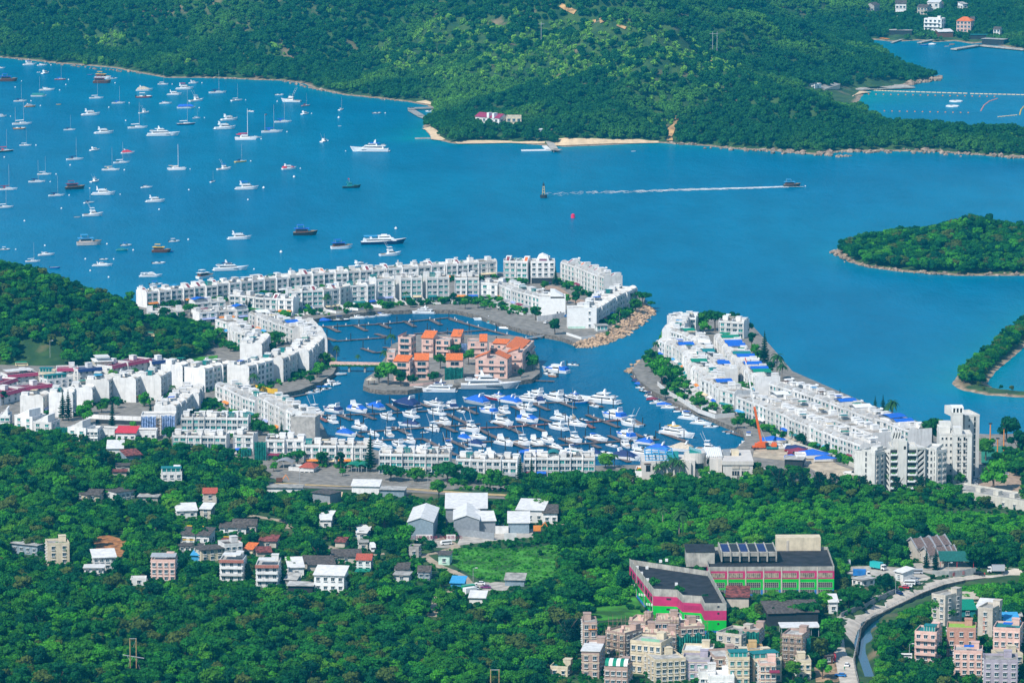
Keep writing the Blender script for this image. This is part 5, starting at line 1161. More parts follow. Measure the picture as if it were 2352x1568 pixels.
roofbox(.6,.96,40,47,0,hr+1.2,CREAM,'rear_block');roofbox(.68,.7,39.8,40,4,hr,STONEW,'ladder')
sq=gp(*t23(1600,700),ZB)
mb=MB();mb.box(0,12,0,16,HB[2],HB[3]+3.2);link('roof_room',mb.mesh('roof_room',RAW),sb,loc=(sq.x,sq.y,ZB))
mb=MB();mb.box(-.3,12.3,-.3,16.3,HB[3]+3.2,HB[3]+3.5);link('roof_room_top',mb.mesh('roof_room_top',TAR),sb,loc=(sq.x,sq.y,ZB))
for x,y in L('1150,515 1240,520 1365,460 1190,570 1245,630 1510,670 1420,450'):
 q=gp(*t23(x,y),ZB+HB[2]+.6);link('roof_unit',cached('rfu',lambda:MB().box(-.6,.6,-.5,.5,0,1.1).mesh('roof_unit',CLEAN)),sb,loc=q)
for x,y in L('1300,650 1700,540 1525,725'):
 q=gp(*t23(x,y+20),ZB+HB[2]+.6);o=link('roof_bush',CROWNS['bush',0],sb,loc=q,scale=1.3)
for q in((1080,480,1300,880,800),(1300,700,1515,950,985),(1515,760,1740,1010,1040)):PROT.append((*t23(q[0],q[1]),*t23(q[2],q[3]),t23(0,q[4])[1]))
PROT.append((*t23(1078,440),t23(1968,0)[0],t23(0,1060)[1],t23(0,1112)[1]));PROT.append((t23(1800,0)[0],t33(0,280)[1],t33(610,0)[0],t33(0,720)[1],t33(0,755)[1]))
# ---------------------------------------------------------------- yard sheds, temple, village houses
SH='tin-roofed yard sheds'
def shed(lb,a,c,h,d,roof,wall='grey_shed_wall',rc='pale_tin_roof',bays=0,floors=1,name='shed',**k):
 return block(lb,a,c,h,d,floors,bays,wall,roof,0,name,'shed','g',SH if name=='shed' else None,rc=rc,rooms=False,**k)
shed('rear grey shed with a long cream ribbed roof',zQ(375,235),zQ(650,235),8,26,'shed')
shed('big grey gabled shed in the middle of the yard',zQ(428,300),zQ(600,300),7,30,'gablefront')
shed('lean-to with a dark band joined to the big gabled shed',zQ(598,292),zQ(708,290),6,12,'shed')
shed('blue grey gabled shed with a banner, at the yard entrance',zQ(120,330),zQ(290,332),8,34,'gablefront','bluegrey_tin_wall','pale_tin_roof')
shed('white roofed shed behind the orange digger',zQ(795,290),zQ(935,290),5,16,'shed','bluegrey_tin_wall')
shed('house-like shed with two stepped pale roofs at the right of the yard',zQ(850,215),zQ(1030,220),6,16,'shed','white_wall','pale_tin_roof',3)
shed('brown roofed hut right of the stepped pale roofs',zQ(1030,225),zQ(1125,225),5,10,'shed','white_wall','dark_old_roof',2)
shed('small white kiosk on a block in the yard behind the trees',zQ(188,190),zQ(258,190),4,6,'flat','white_wall','dark_old_roof',1)
shed('pale blue pump house with a dark roof on the lane',zQ(325,500),zQ(400,502),4.5,8,'slab','mint','dark_old_roof',1)
wallrun('yard_wall','grey sheet wall along the front of the sheds',[zQ(*p)for p in L('440,310 560,315 700,335')],3.2,GREYW,z='g')
wallrun('yard_wall','white corrugated fence along the front of the yard on the right',[zQ(*p)for p in L('768,338 850,335')],3.4,TIN,z='g')
wallrun('yard_wall','grey sheet fence around the right end of the yard',[zQ(*p)for p in L('1080,318 1190,312 1262,282')],3.4,STEEL,z='g')
wallrun('yard_gate','pale double gate of the yard between the sheds',[zQ(*p)for p in L('708,292 796,292')],3.6,TIN,z='g',cat='gate')
wallrun('yard_fence','cream lattice sheet fence near the right end of the yard',[zQ(*p)for p in L('1115,280 1210,280')],3.6,CREAM,z='g')
def lettering(o,txt,size,x,y,z,m,sp=1.0,name='lettering'):
 cu=bpy.data.curves.new(name,'FONT');cu.body=txt;cu.size=size;cu.extrude=.03;cu.align_x='CENTER';cu.space_character=sp
 t=bpy.data.objects.new(name,cu);dg=bpy.context.evaluated_depsgraph_get();col.objects.link(t);dg.update()
 me=bpy.data.meshes.new_from_object(t.evaluated_get(bpy.context.evaluated_depsgraph_get()));col.objects.unlink(t);bpy.data.objects.remove(t)
 me.materials.clear();me.materials.append(m);q=link(name,me,o,(x,y,z));q.rotation_euler=(math.pi/2,0,0);return q
def banner(lb,a,c,h,txt):
 p,q=ground(*a),ground(*c);t=q-p;o=link('banner',None,loc=p,rz=math.atan2(t.y,t.x));tag(o,lb,'banner')
 mb=MB();mb.box(0,t.length,0,.15,0,h);part(o,'sheet',mb,mat('banner_white',(.75,.68,.66),.8,.1,1));lettering(o,txt,h*.62,t.length/2,-.04,h*.3,COLS['maroon'])
banner('white banner with maroon characters before the blue grey shed',zQ(175,338),zQ(283,338),2.8,'記益榮記金屬場')
banner('white banner with maroon characters at the van parking',zQ(378,338),zQ(440,338),2.8,'益榮有限公司')
def temple(lb,a,c,h,d):
 o=block(lb,a,c,h,d,1,2,'pale_stone','gable',1,'temple_hall','temple','g','temple halls',rc='temple_tile',rooms=False,wk=('black',1.2,1.6));w=o['_w']
 for x in(-.5,w*.5,w+.1):
  mb=MB();r_=d*.22+.4;mb.profx([(-1,h+.1),(d/2,h+r_+.9),(d+1,h+.1),(d+1,h-.3),(d/2,h+r_+.1),(-1,h-.3)],x,x+.4);part(o,'ridge',mb,COLS['grey'])
mat('temple_tile',(.17,.12,.105),.9,.3,2)
temple('rear temple hall with stepped grey ridges',zV(90,215),zV(330,200),6,12)
temple('right rear temple hall with upturned ridge',zV(330,195),zV(530,180),6.5,11)
temple('front temple hall behind the green awning',zV(250,265),zV(500,250),4.5,9)
temple('small right temple hall beside the pink wall',zV(505,240),zV(620,235),4.5,8)
o=link('temple_awning',None,loc=ground(*zV(400,305)));tag(o,'wide dark green awning in front of the temple halls','awning')
mb=MB();mb.profx([(0,3),(9,5.6),(9,5.8),(0,3.2)],0,15);part(o,'canopy',mb,mat('awning_green',(.01,.12,.10),.8,.15,1))
for x in(.3,7.5,14.7):mb=MB();mb.cyl(x,.4,0,3.1,.1,n=6);part(o,'post',mb,COLS['red'])
wl=wallrun('temple_wall','grey temple wall carrying four red characters along the road',[zV(*p)for p in L('300,412 520,425 700,408 880,372')],2.6,mat('temple_wall_grey',(.42,.43,.40),.9,.12,.8),z='g')
for ch,(x,y)in zip('廟古公車',((580,412),(650,402),(712,392),(776,380))):
 p=ground(*zV(x,y+10));q=ground(*zV(x+20,y+7));t=q-p;ang=math.atan2(t.y,t.x)
 t_=lettering(wl,ch,2.0,0,0,0,COLS['red'],name='red_character');t_.location=(p.x+.32*math.sin(ang)*1,p.y-.45,p.z+.55);t_.rotation_euler=(math.pi/2,0,ang)
wallrun('temple_wall','pink wall beside the right temple hall',[zV(*p)for p in L('560,225 640,215 700,240')],2,COLS['pink'],z='g')
t03c,t13c=t03,t13
HO=[('cream three-storey house alone in the wood at the far left',t03(440,488),t03(640,478),9,10,3,2,'cream_render','flat',None),('dark veranda house with a white deck left of the lone cream house',t03(110,372),t03(345,395),4.5,9,1,4,'bluegrey_tin_wall','slab','flat_roof'),('white bungalow with arched windows under a white roof in the wood',t03(858,540),t03(1065,530),6,9,2,4,'white_wall','shed','pale_tin_roof'),('low white roofed veranda wing beside the arched bungalow',t03(775,580),t03(950,578),3.4,7,1,3,'white_wall','slab','pale_tin_roof'),('pink three-storey house with a grey roof shelter',t03(1388,640),t03(1610,640),9,9,3,4,'pink_render','flat',None),('small white gatehouse in front of the pink house',t03(1205,672),t03(1345,670),2.6,4,1,1,'white_wall','flat',None),('white balconied house with brown tiled eaves, left of the pair',t03(2020,640),t03(2235,642),9,11,3,3,'white_wall','flat',None),('wider balconied house with brown tiled eaves, right of the pair',t13(0,690),t13(205,690),9,16,3,3,'white_wall','flat',None),('white two-storey house with a broad grey metal roof',t13(535,728),t13(808,735),7.4,10,2,4,'white_paint','shed','pale_tin_roof'),('dark tin shelter beside the balconied houses',t13(295,735),t13(520,738),3,8,1,0,'dark_interior','slab','flat_roof'),('small white house with red tiled roof above a bright green deck',t13(925,550),t13(1055,552),5.5,7,2,2,'white_wall','gable','red_roof_tile'),('low dark roofed hut above a stone terrace wall',t13(700,465),t13(965,462),3.2,7,1,4,'pale_stone','shed','dark_old_roof'),('little grey pump hut by the parked truck',t13(945,355),t13(1025,355),4,5,1,1,'pale_stone','slab','flat_roof'),('grey hut at the lower left of the fenced green',t13(1405,412),t13(1495,415),4,6,1,1,'grey_concrete','flat','dark_old_roof'),('old grey roofed hut half hidden by trees in the village centre',t13(1280,590),t13(1400,592),3.4,7,1,1,'pale_stone','shed','dark_old_roof'),('blue grey hut right of the half hidden hut',t13(1490,620),t13(1598,622),3.6,7,1,2,'bluegrey_tin_wall','gable','dark_old_roof'),('long dark roofed stable-like house up the left lane',t03(2140,190),t13(-10+10,192),3.6,8,1,4,'pale_stone','gable','dark_old_roof'),('white house with black roof and gold trim among the huts',t03(1660,290),t03(1920,300),4.4,9,1,4,'white_wall','shed','dark_old_roof'),('white low house with green doors under the gold trimmed roof',t03(1650,368),t03(1840,372),3,6,1,4,'white_wall','slab','dark_old_roof'),('tan two-storey flat-roofed house in the crowded village corner',t03(1850,460),t03(2050,440),5.4,9,2,3,'cream_render','slab','dark_old_roof'),('white house with a maroon edged dark roof in the village corner',t03(2065,440),t03(2230,425),6.4,9,2,3,'white_wall','flat','dark_old_roof'),('rusty red roofed shack in front of the big spreading tree',t13(30,330),t13(185,335),3.4,7,1,1,'pale_stone','shed','rusty_roof'),('low patchwork shack below the rusty red roof',t13(10,420),t13(140,415),2.6,6,1,0,'pale_stone','shed','rusty_roof'),('white shed with flat pale roof behind the balconied pair',t13(300,600),t13(440,595),4.5,12,1,1,'white_wall','shed','pale_tin_roof'),('low brown roofed shed right of the pale flat roof',t13(480,540),t13(725,530),2.8,9,1,0,'pale_stone','shed','dark_old_roof'),('white house with green roof storey standing alone in the trees',t02(1482,1325),t02(1672,1325),6,9,2,3,'white_wall','flat',None),('white bungalow with a grey slab roof on the walled terrace',t02(1070,1460),t02(1238,1440),4,9,1,4,'white_wall','slab','dark_old_roof'),('tan cottage left of the walled terrace bungalow',t02(800,1470),t02(945,1450),3,7,1,1,'cream_render','slab','dark_old_roof'),('grey house with a red gable roof by the fenced plot',t02(1870,1520),t02(1990,1520),6.5,7,2,1,'pale_stone','gable','red_roof_tile'),('white roofed barn at the top of the left hillside village',t02(985,1035),t02(1130,1035),3,12,1,0,'white_wall','shed','pale_tin_roof'),('red rust roofed barn below the white roofed barn',t02(1160,1095),t02(1300,1085),2.6,8,1,0,'bluegrey_tin_wall','shed','rusty_roof'),('grey stone cottage in the gap below the rust roofed barn',t02(1070,1205),t02(1190,1205),3.6,6,1,1,'pale_stone','slab','dark_old_roof'),('small red edged cottage under the grey stone one',t02(1040,1250),t02(1160,1250),3,6,1,1,'pale_stone','slab','rusty_roof'),('white roofed house beside the lane above the village corner',t03(1625,60),t03(1810,55),3.8,9,1,2,'white_wall','shed','pale_tin_roof'),('blue sided white hut with a broken pale mast beside it',t13(590,160),t13(690,160),4.6,6,1,1,'white_wall','shed','pale_tin_roof'),('blue shuttered shack under the tall leafy tree',t13(950,245),t13(1040,240),4,6,1,1,'sky blue','shed','pale_tin_roof'),('white pavilion house with a pink hip roof at the marina car yard',t12(400,1245),t12(530,1250),4.8,9,1,3,'white_wall','hip','red_roof_tile'),('white flat-roofed guard house left of the pink hip roof',t12(300,1230),t12(400,1235),3.4,8,1,3,'white_wall','flat',None),('long striped roof shed by the sandy path',t12(880,1400),t12(1130,1405),4,8,1,0,'white_wall','shed','pale_tin_roof'),('grey roofed depot right of the striped roof shed',t12(1140,1425),t12(1360,1430),3.5,8,1,0,'bluegrey_tin_wall','slab','flat_roof'),('dark grey shed beside the sandy yard',t12(520,1470),t12(680,1490),4.5,9,1,0,'grey_shed_wall','slab','dark_old_roof'),('white awning building left of the lane among trees',t12(90,1395),t12(420,1400),3,8,1,0,'white_wall','slab','flat_roof'),('old long tile-roofed workshop below the striped building, left half',t23(2351,1045),t33(265,1040),5.5,14,1,0,'dark_interior','shed','dark_old_roof'),('right half of the old tile-roofed workshop beside the road',t33(265,1045),t33(460,1045),6.0,14,1,0,'dark_interior','shed','dark_old_roof'),('red rust roofed lean-to between the wings of the striped building',t23(1970,880),t23(2175,885),5,12,1,0,'pale_stone','shed','rusty_roof'),('white lean-to store near the bend of the road',t33(560,930),t33(640,930),5,8,1,1,'white_wall','shed','pale_tin_roof'),('white container office behind the blue truck',t33(860,690),t33(980,670),3.2,6,1,2,'white_wall','slab','flat_roof'),('brown timber hut by the small red shrine',t33(520,1390),t33(595,1388),3.2,4,1,1,'brown','slab','dark_old_roof'),('pale square four-storey block standing alone by the river trees',t33(1500,1045),t33(1625,1070),13,11,4,2,'pale_stone','flat',None),('pinkish villa with glazed roof terrace facing the river',t33(1345,1365),t33(1545,1380),11.5,11,4,3,'pink_render','flat','teal'),('pink house with black windows right of the glazed terrace villa',t33(1640,1320),t33(1905,1330),11,11,3,3,'salmon_tile','flat','lime'),('low pink house with blue roof tarps in front',t33(1705,1500),t33(1965,1510),9.5,10,3,4,'pink_render','flat',None),('grey white house with a brick stripe at the right',t33(1925,1130),t33(2060,1145),11,11,3,1,'pale_stone','flat',None),('yellow trimmed pink house with a blue roof umbrella at the right edge',t33(2065,1330),t33(2310,1345),11.5,12,3,4,'pink_render','flat','teal'),('cream flat roofed house below the yellow trimmed one',t33(2120,1460),t33(2340,1450),6,9,2,3,'cream_render','flat',None),('grey lilac house in the bottom right corner',t33(1980,1600),t33(2290,1610),10,11,3,4,'lilac_render','flat',None),('brown timber cabin with a pale roof at the right edge',t33(2205,1030),t33(2330,1030),3.6,8,1,2,'brown','shed','flat_roof'),('house under a blue tin roof behind the yellow trimmed one',t33(2170,1100),t33(2310,1100),4.5,9,1,3,'white_wall','shed','sky blue'),('green patched shack beside the pale square block',t33(1760,960),t33(1905,960),3.2,10,1,1,'teal','shed','green'),('white low roof behind the green patched shack',t33(1910,940),t33(2040,950),3.0,10,1,0,'white_wall','shed','pale_tin_roof'),]
HO+=[(lb,(u,v),(u+w_,v+1),h_,7,1 if h_<4.5 else 2,b_,wl_,rf_,rc_)for lb,u,v,w_,h_,b_,wl_,rf_,rc_ in(('low tan shed at the upper left edge of the hillside village',198,1150,30,3,1,'cream_render','shed','dark_old_roof'),('grey lean-to beside the walled terrace on the left slope',318,1152,44,2.6,0,'grey_concrete','slab','flat_roof'),('blue tarped shack among the huts of the village corner',440,1288,34,2.8,0,'sky blue','shed','sky blue'),('patchwork roofed shack right of the gold trimmed roof',505,1262,40,2.8,0,'pale_stone','shed','rusty_roof'),('small tan hut between the white village houses',560,1275,20,3,1,'cream_render','shed','orange_tile'),('grey shed with dark roof behind the broad grey metal roof',690,1305,44,3,0,'grey_concrete','shed','dark_old_roof'),('brown old hut on the stone terrace in the village centre',770,1292,50,3,1,'pale_stone','shed','dark_old_roof'),('long white greenhouse-like roof on the upper lane',505,1225,60,3,2,'white_wall','shed','dark_old_roof'),('white cabin beside the tall leafy tree',820,1238,22,3.2,1,'white_wall','shed','pale_tin_roof'),('small rust roofed store by the village track',770,1256,22,2.6,0,'pale_stone','shed','rusty_roof'),('scrap shack with blue sheet at the right end of the lane',1035,1352,30,2.8,0,'sky blue','shed','sky blue'),('scrap shack with white sheet further right on the lane',1078,1385,36,2.6,0,'white_wall','shed','pale_tin_roof'),('long low shack by the scrap heap in the trees',1160,1345,44,2.8,0,'bluegrey_tin_wall','shed','flat_roof'),('grey roofed pigsty-like shed left of the village centre tree',655,1345,26,3,1,'grey_concrete','shed','flat_roof'),('white walled plot house under the lane bend',905,1335,34,3,1,'white_wall','slab','flat_roof'),('pale cottage in the gap left of the tin sheds',735,1205,26,4,2,'white_wall','shed','pale_tin_roof'),('small house with a white roof near the walled hillside plot',460,1190,24,4.6,1,'pale_stone','shed','pale_tin_roof'),('dark shed roof below the sandy yard',730,1150,40,3,0,'grey_shed_wall','slab','dark_old_roof'))]
mat('lilac_render',(.38,.34,.40),.85,.1,.5,stain=.2)
VH='village houses'
for(lb,a,c,h,d,fl,bays,wl_,rf,rc)in HO:
 k=dict(rooms=rf=='flat' and h>5,wk=('glass',1.3,1.35))
 o=block(lb,a,c,h,d,fl,bays,wl_,rf,2 if bays else 0,'village_house','house','g',VH,rc=rc,**k);w=o['_w'];fh=h/fl
 if 'balconied' in lb or 'glazed roof terrace' in lb:
  for q in range(1,fl):balcony(o,q,fh,.2,w-.2,WHITE if 'white' in wl_ else MATS[wl_],1.1)
  if 'brown tiled' in lb:
   mb=MB();mb.profx([(-1.2,h-.3),(0,h+.9),(0,h+.7),(-1.1,h-.4)],-.3,w+.3);part(o,'tiled_eave',mb,mat('brown_tile',(.27,.10,.07),.8,.2,2))
   mb=MB();mb.box(.8,w-1.5,2,8,h+2.3,h+2.5);part(o,'roof_shelter',mb,TIN)
 if lb.startswith('pink three'):mb=MB();mb.profx([(-.2,h+1.9),(6,h+2.5),(6,h+2.65),(-.2,h+2.05)],-.2,w+.2);part(o,'roof_shelter',mb,STEEL)
 if 'green roof storey' in lb:link('glass_room',pavilion_mesh(3,3.6),o,(.4,1.2,h+.1),scale=(w/3.4,1.6,1))
 if 'bright green deck' in lb:mb=MB();mb.box(0,w*1.05,-7,-.3,1.6,1.85);part(o,'deck',mb,COLS['green'])
 if 'glazed roof terrace' in lb:link('glass_room',pavilion_mesh(3,3.6),o,(w*.4,1,h+.1),scale=(w/6,1.2,1.2))
 if 'umbrella' in lb or 'tarps' in lb:mb=MB();mb.box(w*.35,w*.7,.5,4,h+2.1,h+2.25);part(o,'blue_tarp',mb,COLS['blue'])
 if 'brick stripe' in lb:mb=MB();mb.box(w*.35,w*.5,-.1,0,0,h*.7);part(o,'brick_stripe',mb,SALMON)
 if 'gold trim' in lb:mb=MB();mb.box(0,w*.6,d+.1,d+.6,h+min(d*.2,2.0)+.2,h+min(d*.2,2.0)+.5);part(o,'gold_trim',mb,COLS['yellow'])
NH='houses at the bottom edge'
MN=[('tall grey pink house with an orange awning left of the scaffolding',zM(70,345),zM(195,345),14,11,5,2,'mauve_render',('glass',1.3,1.6)),('long house with a broad white roof at the lower left of the cluster',zM(60,515),zM(215,520),9.5,22,3,2,'mauve_render',('glass',1.3,1.4)),('scaffolded brick-pink new house at the left of the group',zM(275,370),zM(445,400),12,12,4,3,'mauve_render',('glass',1.4,1.4)),('rear scaffolded new house with cream parapets',zM(480,215),zM(630,225),9,12,3,3,'mauve_render',('glass',1.4,1.4)),('scaffolded new house with chimneys in the centre',zM(500,345),zM(745,350),10,14,4,4,'mauve_render',('glass',1.4,1.4)),('topmost scaffolded new house nearest the striped building',zM(725,250),zM(930,255),11,12,3,4,'mauve_render',('glass',1.4,1.4)),('scaffolded new house next to the long green netting',zM(745,370),zM(905,372),10,12,4,3,'mauve_render',('glass',1.4,1.4)),('scaffolded new house behind the long green netting',zM(940,260),zM(1160,250),8.5,12,3,4,'mauve_render',('glass',1.4,1.4)),('cream four-storey house with green roof glass',zM(495,470),zM(770,500),12.5,12,3,5,'cream_render',('glass',1.3,1.6)),('cream stepped house with terraces at the bottom',zM(715,560),zM(990,545),8.5,14,3,5,'cream_render',('glass',1.3,1.4)),('lilac house with a green and white striped barrel canopy',zM(262,590),zM(470,600),7,12,2,4,'mauve_render',('glass',1.3,1.4)),('white roofed house with red roof sheet behind the pale pink one',zM(960,440),zM(1230,450),7,13,2,4,'cream_render',('glass',1.3,1.3)),('pale pink house with an arched green window',zM(955,535),zM(1205,545),7.5,12,2,4,'lilac_render',('teal',1.3,1.5)),('cream house with a brown walled roof terrace by the netted tower',zN(185,490),zN(400,520),9.5,14,3,3,'pale_stone',('glass',1.3,1.5)),('netted unfinished house right of the brown walled terrace',zN(415,490),zN(555,500),10.5,10,3,2,'mauve_render',('glass',1.3,1.3)),('grey house with a dark slatted roof shade',zN(175,690),zN(440,680),8.5,14,3,3,'mauve_render',('glass',1.3,1.4)),('pale house with a teal glazed roof room at the bottom',zN(290,740),zN(470,740),10.5,11,3,3,'cream_render',('teal',1.3,1.5)),('tan house with a silver roof shed left of the rubble',zN(470,650),zN(600,650),9.5,10,3,2,'ochre_render',('glass',1.3,1.4)),('mint roofed house with a teal glass storey',zN(505,720),zN(750,705),9,12,3,4,'cream_render',('teal',1.4,1.6)),('salmon house with a maroon awning at the bottom',zN(560,760),zN(700,760),9,9,3,3,'pink_render',('glass',1.3,1.4)),('scaffolded tower house near the road bend',zN(755,585),zN(925,600),13,11,4,3,'mauve_render',('glass',1.3,1.3)),('small cream house with a pale roof deck by the gravel lot',zN(890,690),zN(1005,690),7,9,2,2,'cream_render',('glass',1.2,1.3)),('low white roof sheet at the bottom edge',zN(120,770),zN(340,770),4.5,10,1,3,'white_wall',('glass',1.3,1.2)),('grey shelter roof in the bottom edge gap',zM(1120,590),zM(1260,590),5,9,1,3,'white_wall',('glass',1.3,1.2)),('teal roofed garden hut at the bottom left of the cluster',t23(350,1500),t23(510,1510),3.2,8,1,2,'cream_render',('glass',1.2,1.2)),]
mat('mauve_render',(.42,.30,.25),.85,.12,.5,stain=.2);mat('ochre_render',(.56,.38,.17),.85,.1,.5)
for(lb,a,c,h,d,fl,bays,wl_,wk)in MN:
 rc='cream_render' if 'new house' in lb else('teal' if 'teal roofed' in lb else('pale_tin_roof' if 'white roof' in lb else None))
 o=block(lb,a,c,h,d,fl,bays,wl_,'flat',3,'village_house','house','g',NH,wk=wk,trim=CREAM if h>7 else None,rc=rc);w=o['_w']
 if 'new house' in lb or 'chimneys' in lb:
  for i in range(3):link('chimney',cached('chm',lambda:MB().box(-.6,.6,-.5,.5,0,2.0).mesh('chimney',MATS['pink_render'])),o,(w*(.12+.33*i),.8+5*(i%2),h+.1))
 if 'barrel canopy' in lb:
  for i in range(6):
   mb=MB();n=7;tp=[(3.2-3.2*math.cos(math.pi*j/n),2.2*math.sin(math.pi*j/n)+h+1.3)for j in range(n+1)]
   mb.profx(tp+[(p[0],p[1]-.1)for p in tp[::-1]],.2+i*w/6.2,.2+(i+1)*w/6.2);part(o,'canopy_stripe',mb,COLS['white' if i%2 else 'green'])
 if 'broad white roof' in lb:mb=MB();mb.box(-.5,w+.5,-.5,d*.6,h+1.2,h+1.45);part(o,'canopy',mb,TIN)
 if 'teal g' in lb:link('glass_room',pavilion_mesh(3,3.6),o,(.5,.6,h+.1),scale=(w/3.6,1.5,1.1))
 if 'orange awning' in lb:mb=MB();mb.box(w*.4,w,-.9,-.02,h-2,h-1.8);part(o,'awning',mb,COLS['orange'])
 if 'green roof glass' in lb:mb=MB();mb.box(w*.35,w*.95,-.02,.1,h+.9,h+2);part(o,'roof_glass',mb,mat('green_glass',(.25,.5,.35),.2,.05))
 if 'red roof sheet' in lb:mb=MB();mb.ball(w*.65,2,h+.7,.9,.5);part(o,'red_sheet',mb,COLS['red'])
 if 'maroon awning' in lb:link('awning',awning_mesh(4,'maroon'),o,(w*.9,-.1,h-2))
for lb,a,c,h in(('bamboo scaffold round the brick-pink house at the left',zM(270,375),zM(450,408),12.5),('bamboo scaffold across the centre of the new houses',zM(470,350),zM(745,358),11.5),('bamboo scaffold of the topmost new house',zM(640,200),zM(930,262),12),('bamboo scaffold before the long green netting',zM(745,376),zM(905,380),11.5),('bamboo scaffold along the back of the new houses',zM(300,160),zM(640,160),8.5),('bamboo scaffold round the tower house at the road bend',zN(748,590),zN(932,606),13.5),('bamboo scaffold at the back near the blue wall base',zM(930,150),zM(1180,140),6)):
 scaffold(lb,a,c,h,'g','bamboo scaffolds on the new houses')
netting('green_netting','long dark green netting wall beside the new houses',zM(905,368),zM(1203,345),11,NET,'g',sag=1)
netting('green_netting','narrow green netting left of the brick-pink scaffolded house',zM(248,345),zM(276,350),10,NET,'g',folds=4)
netting('green_netting','green netting on the unfinished house left of the meadow strip',zN(410,500),zN(555,508),11,NET,'g',folds=6)
netting('green_netting','slim green netting on the road bend tower house',zN(968,580),zN(1000,575),12,NET,'g',folds=3)
FV='houses of the far village'
for lb,a,c,h,d,fl,bays,wl_,rf,rc in(('small dark roofed hut at the left of the far village',t30(975,115),t30(1025,115),8,10,1,1,'grey_concrete','gable','dark_old_roof'),('far house with a dark roof and red balcony line',t30(1170,148),t30(1268,148),13,12,2,3,'white_wall','gable','dark_old_roof'),('far grey house left of the white box house',t30(1370,135),t30(1460,135),8,10,2,3,'pale_stone','gable','dark_old_roof'),('far white box house with a bright flat roof',t30(1462,118),t30(1572,118),11,14,2,2,'white_wall','shed','pale_tin_roof'),('far grey house right of the white box house',t30(1575,110),t30(1612,110),8,10,1,1,'grey_concrete','gable','dark_old_roof'),('far little white hut high in the trees',t30(1788,88),t30(1832,88),6,8,1,1,'white_wall','shed','flat_roof'),('tall white villa with tiers of balconies on the far shore',t30(1432,318),t30(1592,318),16,14,4,4,'white_paint','flat',None),('pinkish far house with an orange roof edge',t30(1730,335),t30(1862,335),16,14,4,4,'pink_render','hip','orange_tile'),('small grey far house right of the orange roofed one',t30(1865,230),t30(1898,230),6,8,1,1,'grey_concrete','gable','dark_old_roof'),('dark boathouse with a pale roof on the far shore',t30(1118,328),t30(1320,328),5.5,12,1,0,'dark_interior','slab','flat_roof'),('open pale roofed restaurant between the two far villas',t30(1565,345),t30(1700,345),6,10,1,0,'brown','shed','pale_tin_roof'),('teal roofed shelter on the far shore',t30(1860,365),t30(2020,365),5,8,1,0,'dark_interior','slab','teal'),('white far hut above the jetty',t30(2070,340),t30(2130,340),8,8,2,2,'white_wall','gable','dark_old_roof'),('long dark boat shed with a grey roof by the far jetty',t30(1965,412),t30(2165,412),6,12,1,0,'dark_interior','slab','flat_roof'),('maroon roofed far house with white chimneys behind the shore pines',t10(2015,1175),t10(2235,1175),9.5,12,2,4,'white_wall','gable','magenta_eave'),('white far house right of the maroon roof',t10(2300,1180),t20(85,1180),9,12,2,3,'cream_render','flat',None),('small brown café roof at the cove beach',t30(520,830),t30(660,815),4,8,1,0,'pale_stone','shed','flat_roof'),('white kiosk at the left of the cove beach',t30(430,815),t30(490,815),4,6,1,1,'white_wall','flat',None)):
 o=block(lb,a,c,h,d,fl,bays,wl_,rf,2 if bays else 0,'far_house','house','g',FV,rc=rc,wk=('glass',2.2,2.0),rooms='villa' in lb,prot='maroon' not in lb)
 if 'balconies' in lb:
  for q in range(1,4):balcony(o,q,4,.2,o['_w']-3,CLEAN,1.5)
 if 'chimneys' in lb:
  for x in(.5,.72):mb=MB();mb.box(o['_w']*x,o['_w']*x+2.2,-.6,4,9,13.5);part(o,'chimney',mb,CLEAN)
# ---------------------------------------------------------------- boats: every one built along +x, 12 m long, afloat at z=0
HULLC={'white':GEL,'navy':mat('navy_hull',(.012,.03,.10),.3,.05),'red':mat('red_hull',(.33,.02,.04),.35,.05),'black':mat('black_hull',(.02,.018,.018),.4,.1),'wood':mat('wood_hull',(.13,.045,.025),.5,.2,2),'yellow':mat('yellow_hull',(.75,.45,.02),.35,.05),'grey':mat('grey_hull',(.42,.45,.47),.4,.05),'blue':mat('blue_hull',(.01,.13,.42),.4,.05),'teal':mat('teal_hull',(.01,.22,.24),.4,.05),'orange':mat('orange_hull',(.7,.25,.04),.4,.05),'pale':mat('pale_hull',(.62,.55,.5),.4,.05),'green':mat('green_hull',(.01,.12,.08),.4,.1)}
BOOT=mat('boot_stripe',(.03,.05,.12),.5);TEAK=mat('teak_deck',(.36,.23,.12),.7,.1,3)
def hullmesh(B,fb,bow,fill,c,deck=None,L_=12.0,stripe=True):
 def f():
  mb=MB();rings=[];N=9
  for i in range(N+1):
   t=i/N;x=-L_/2+L_*t;b_=B/2*(1-max(0,(t-.42)/.58)**fill)*(.88+.12*min(1,t*4));b_=max(b_,.03)
   s=fb+(bow-fb)*t**2.2;xk=x-(.10*L_*max(0,t-.75)/.25 if t>.75 else 0)
   rings.append([(x,b_,s),(xk,b_*.86,.12),(xk,b_*.5,-.35),(xk,0,-.45),(xk,-b_*.5,-.35),(xk,-b_*.86,.12),(x,-b_,s),(x,0,s+.06)])
  mb.loft(rings,0)
  for k in range(N):mb.m[k*8+6]=mb.m[k*8+7]=1
  if stripe:
   for k in range(N):pass
  return mb.mesh('hull',[HULLC[c],deck or GEL])
 return cached(('hull',B,fb,bow,fill,c,deck.name if deck else 0,L_),f)
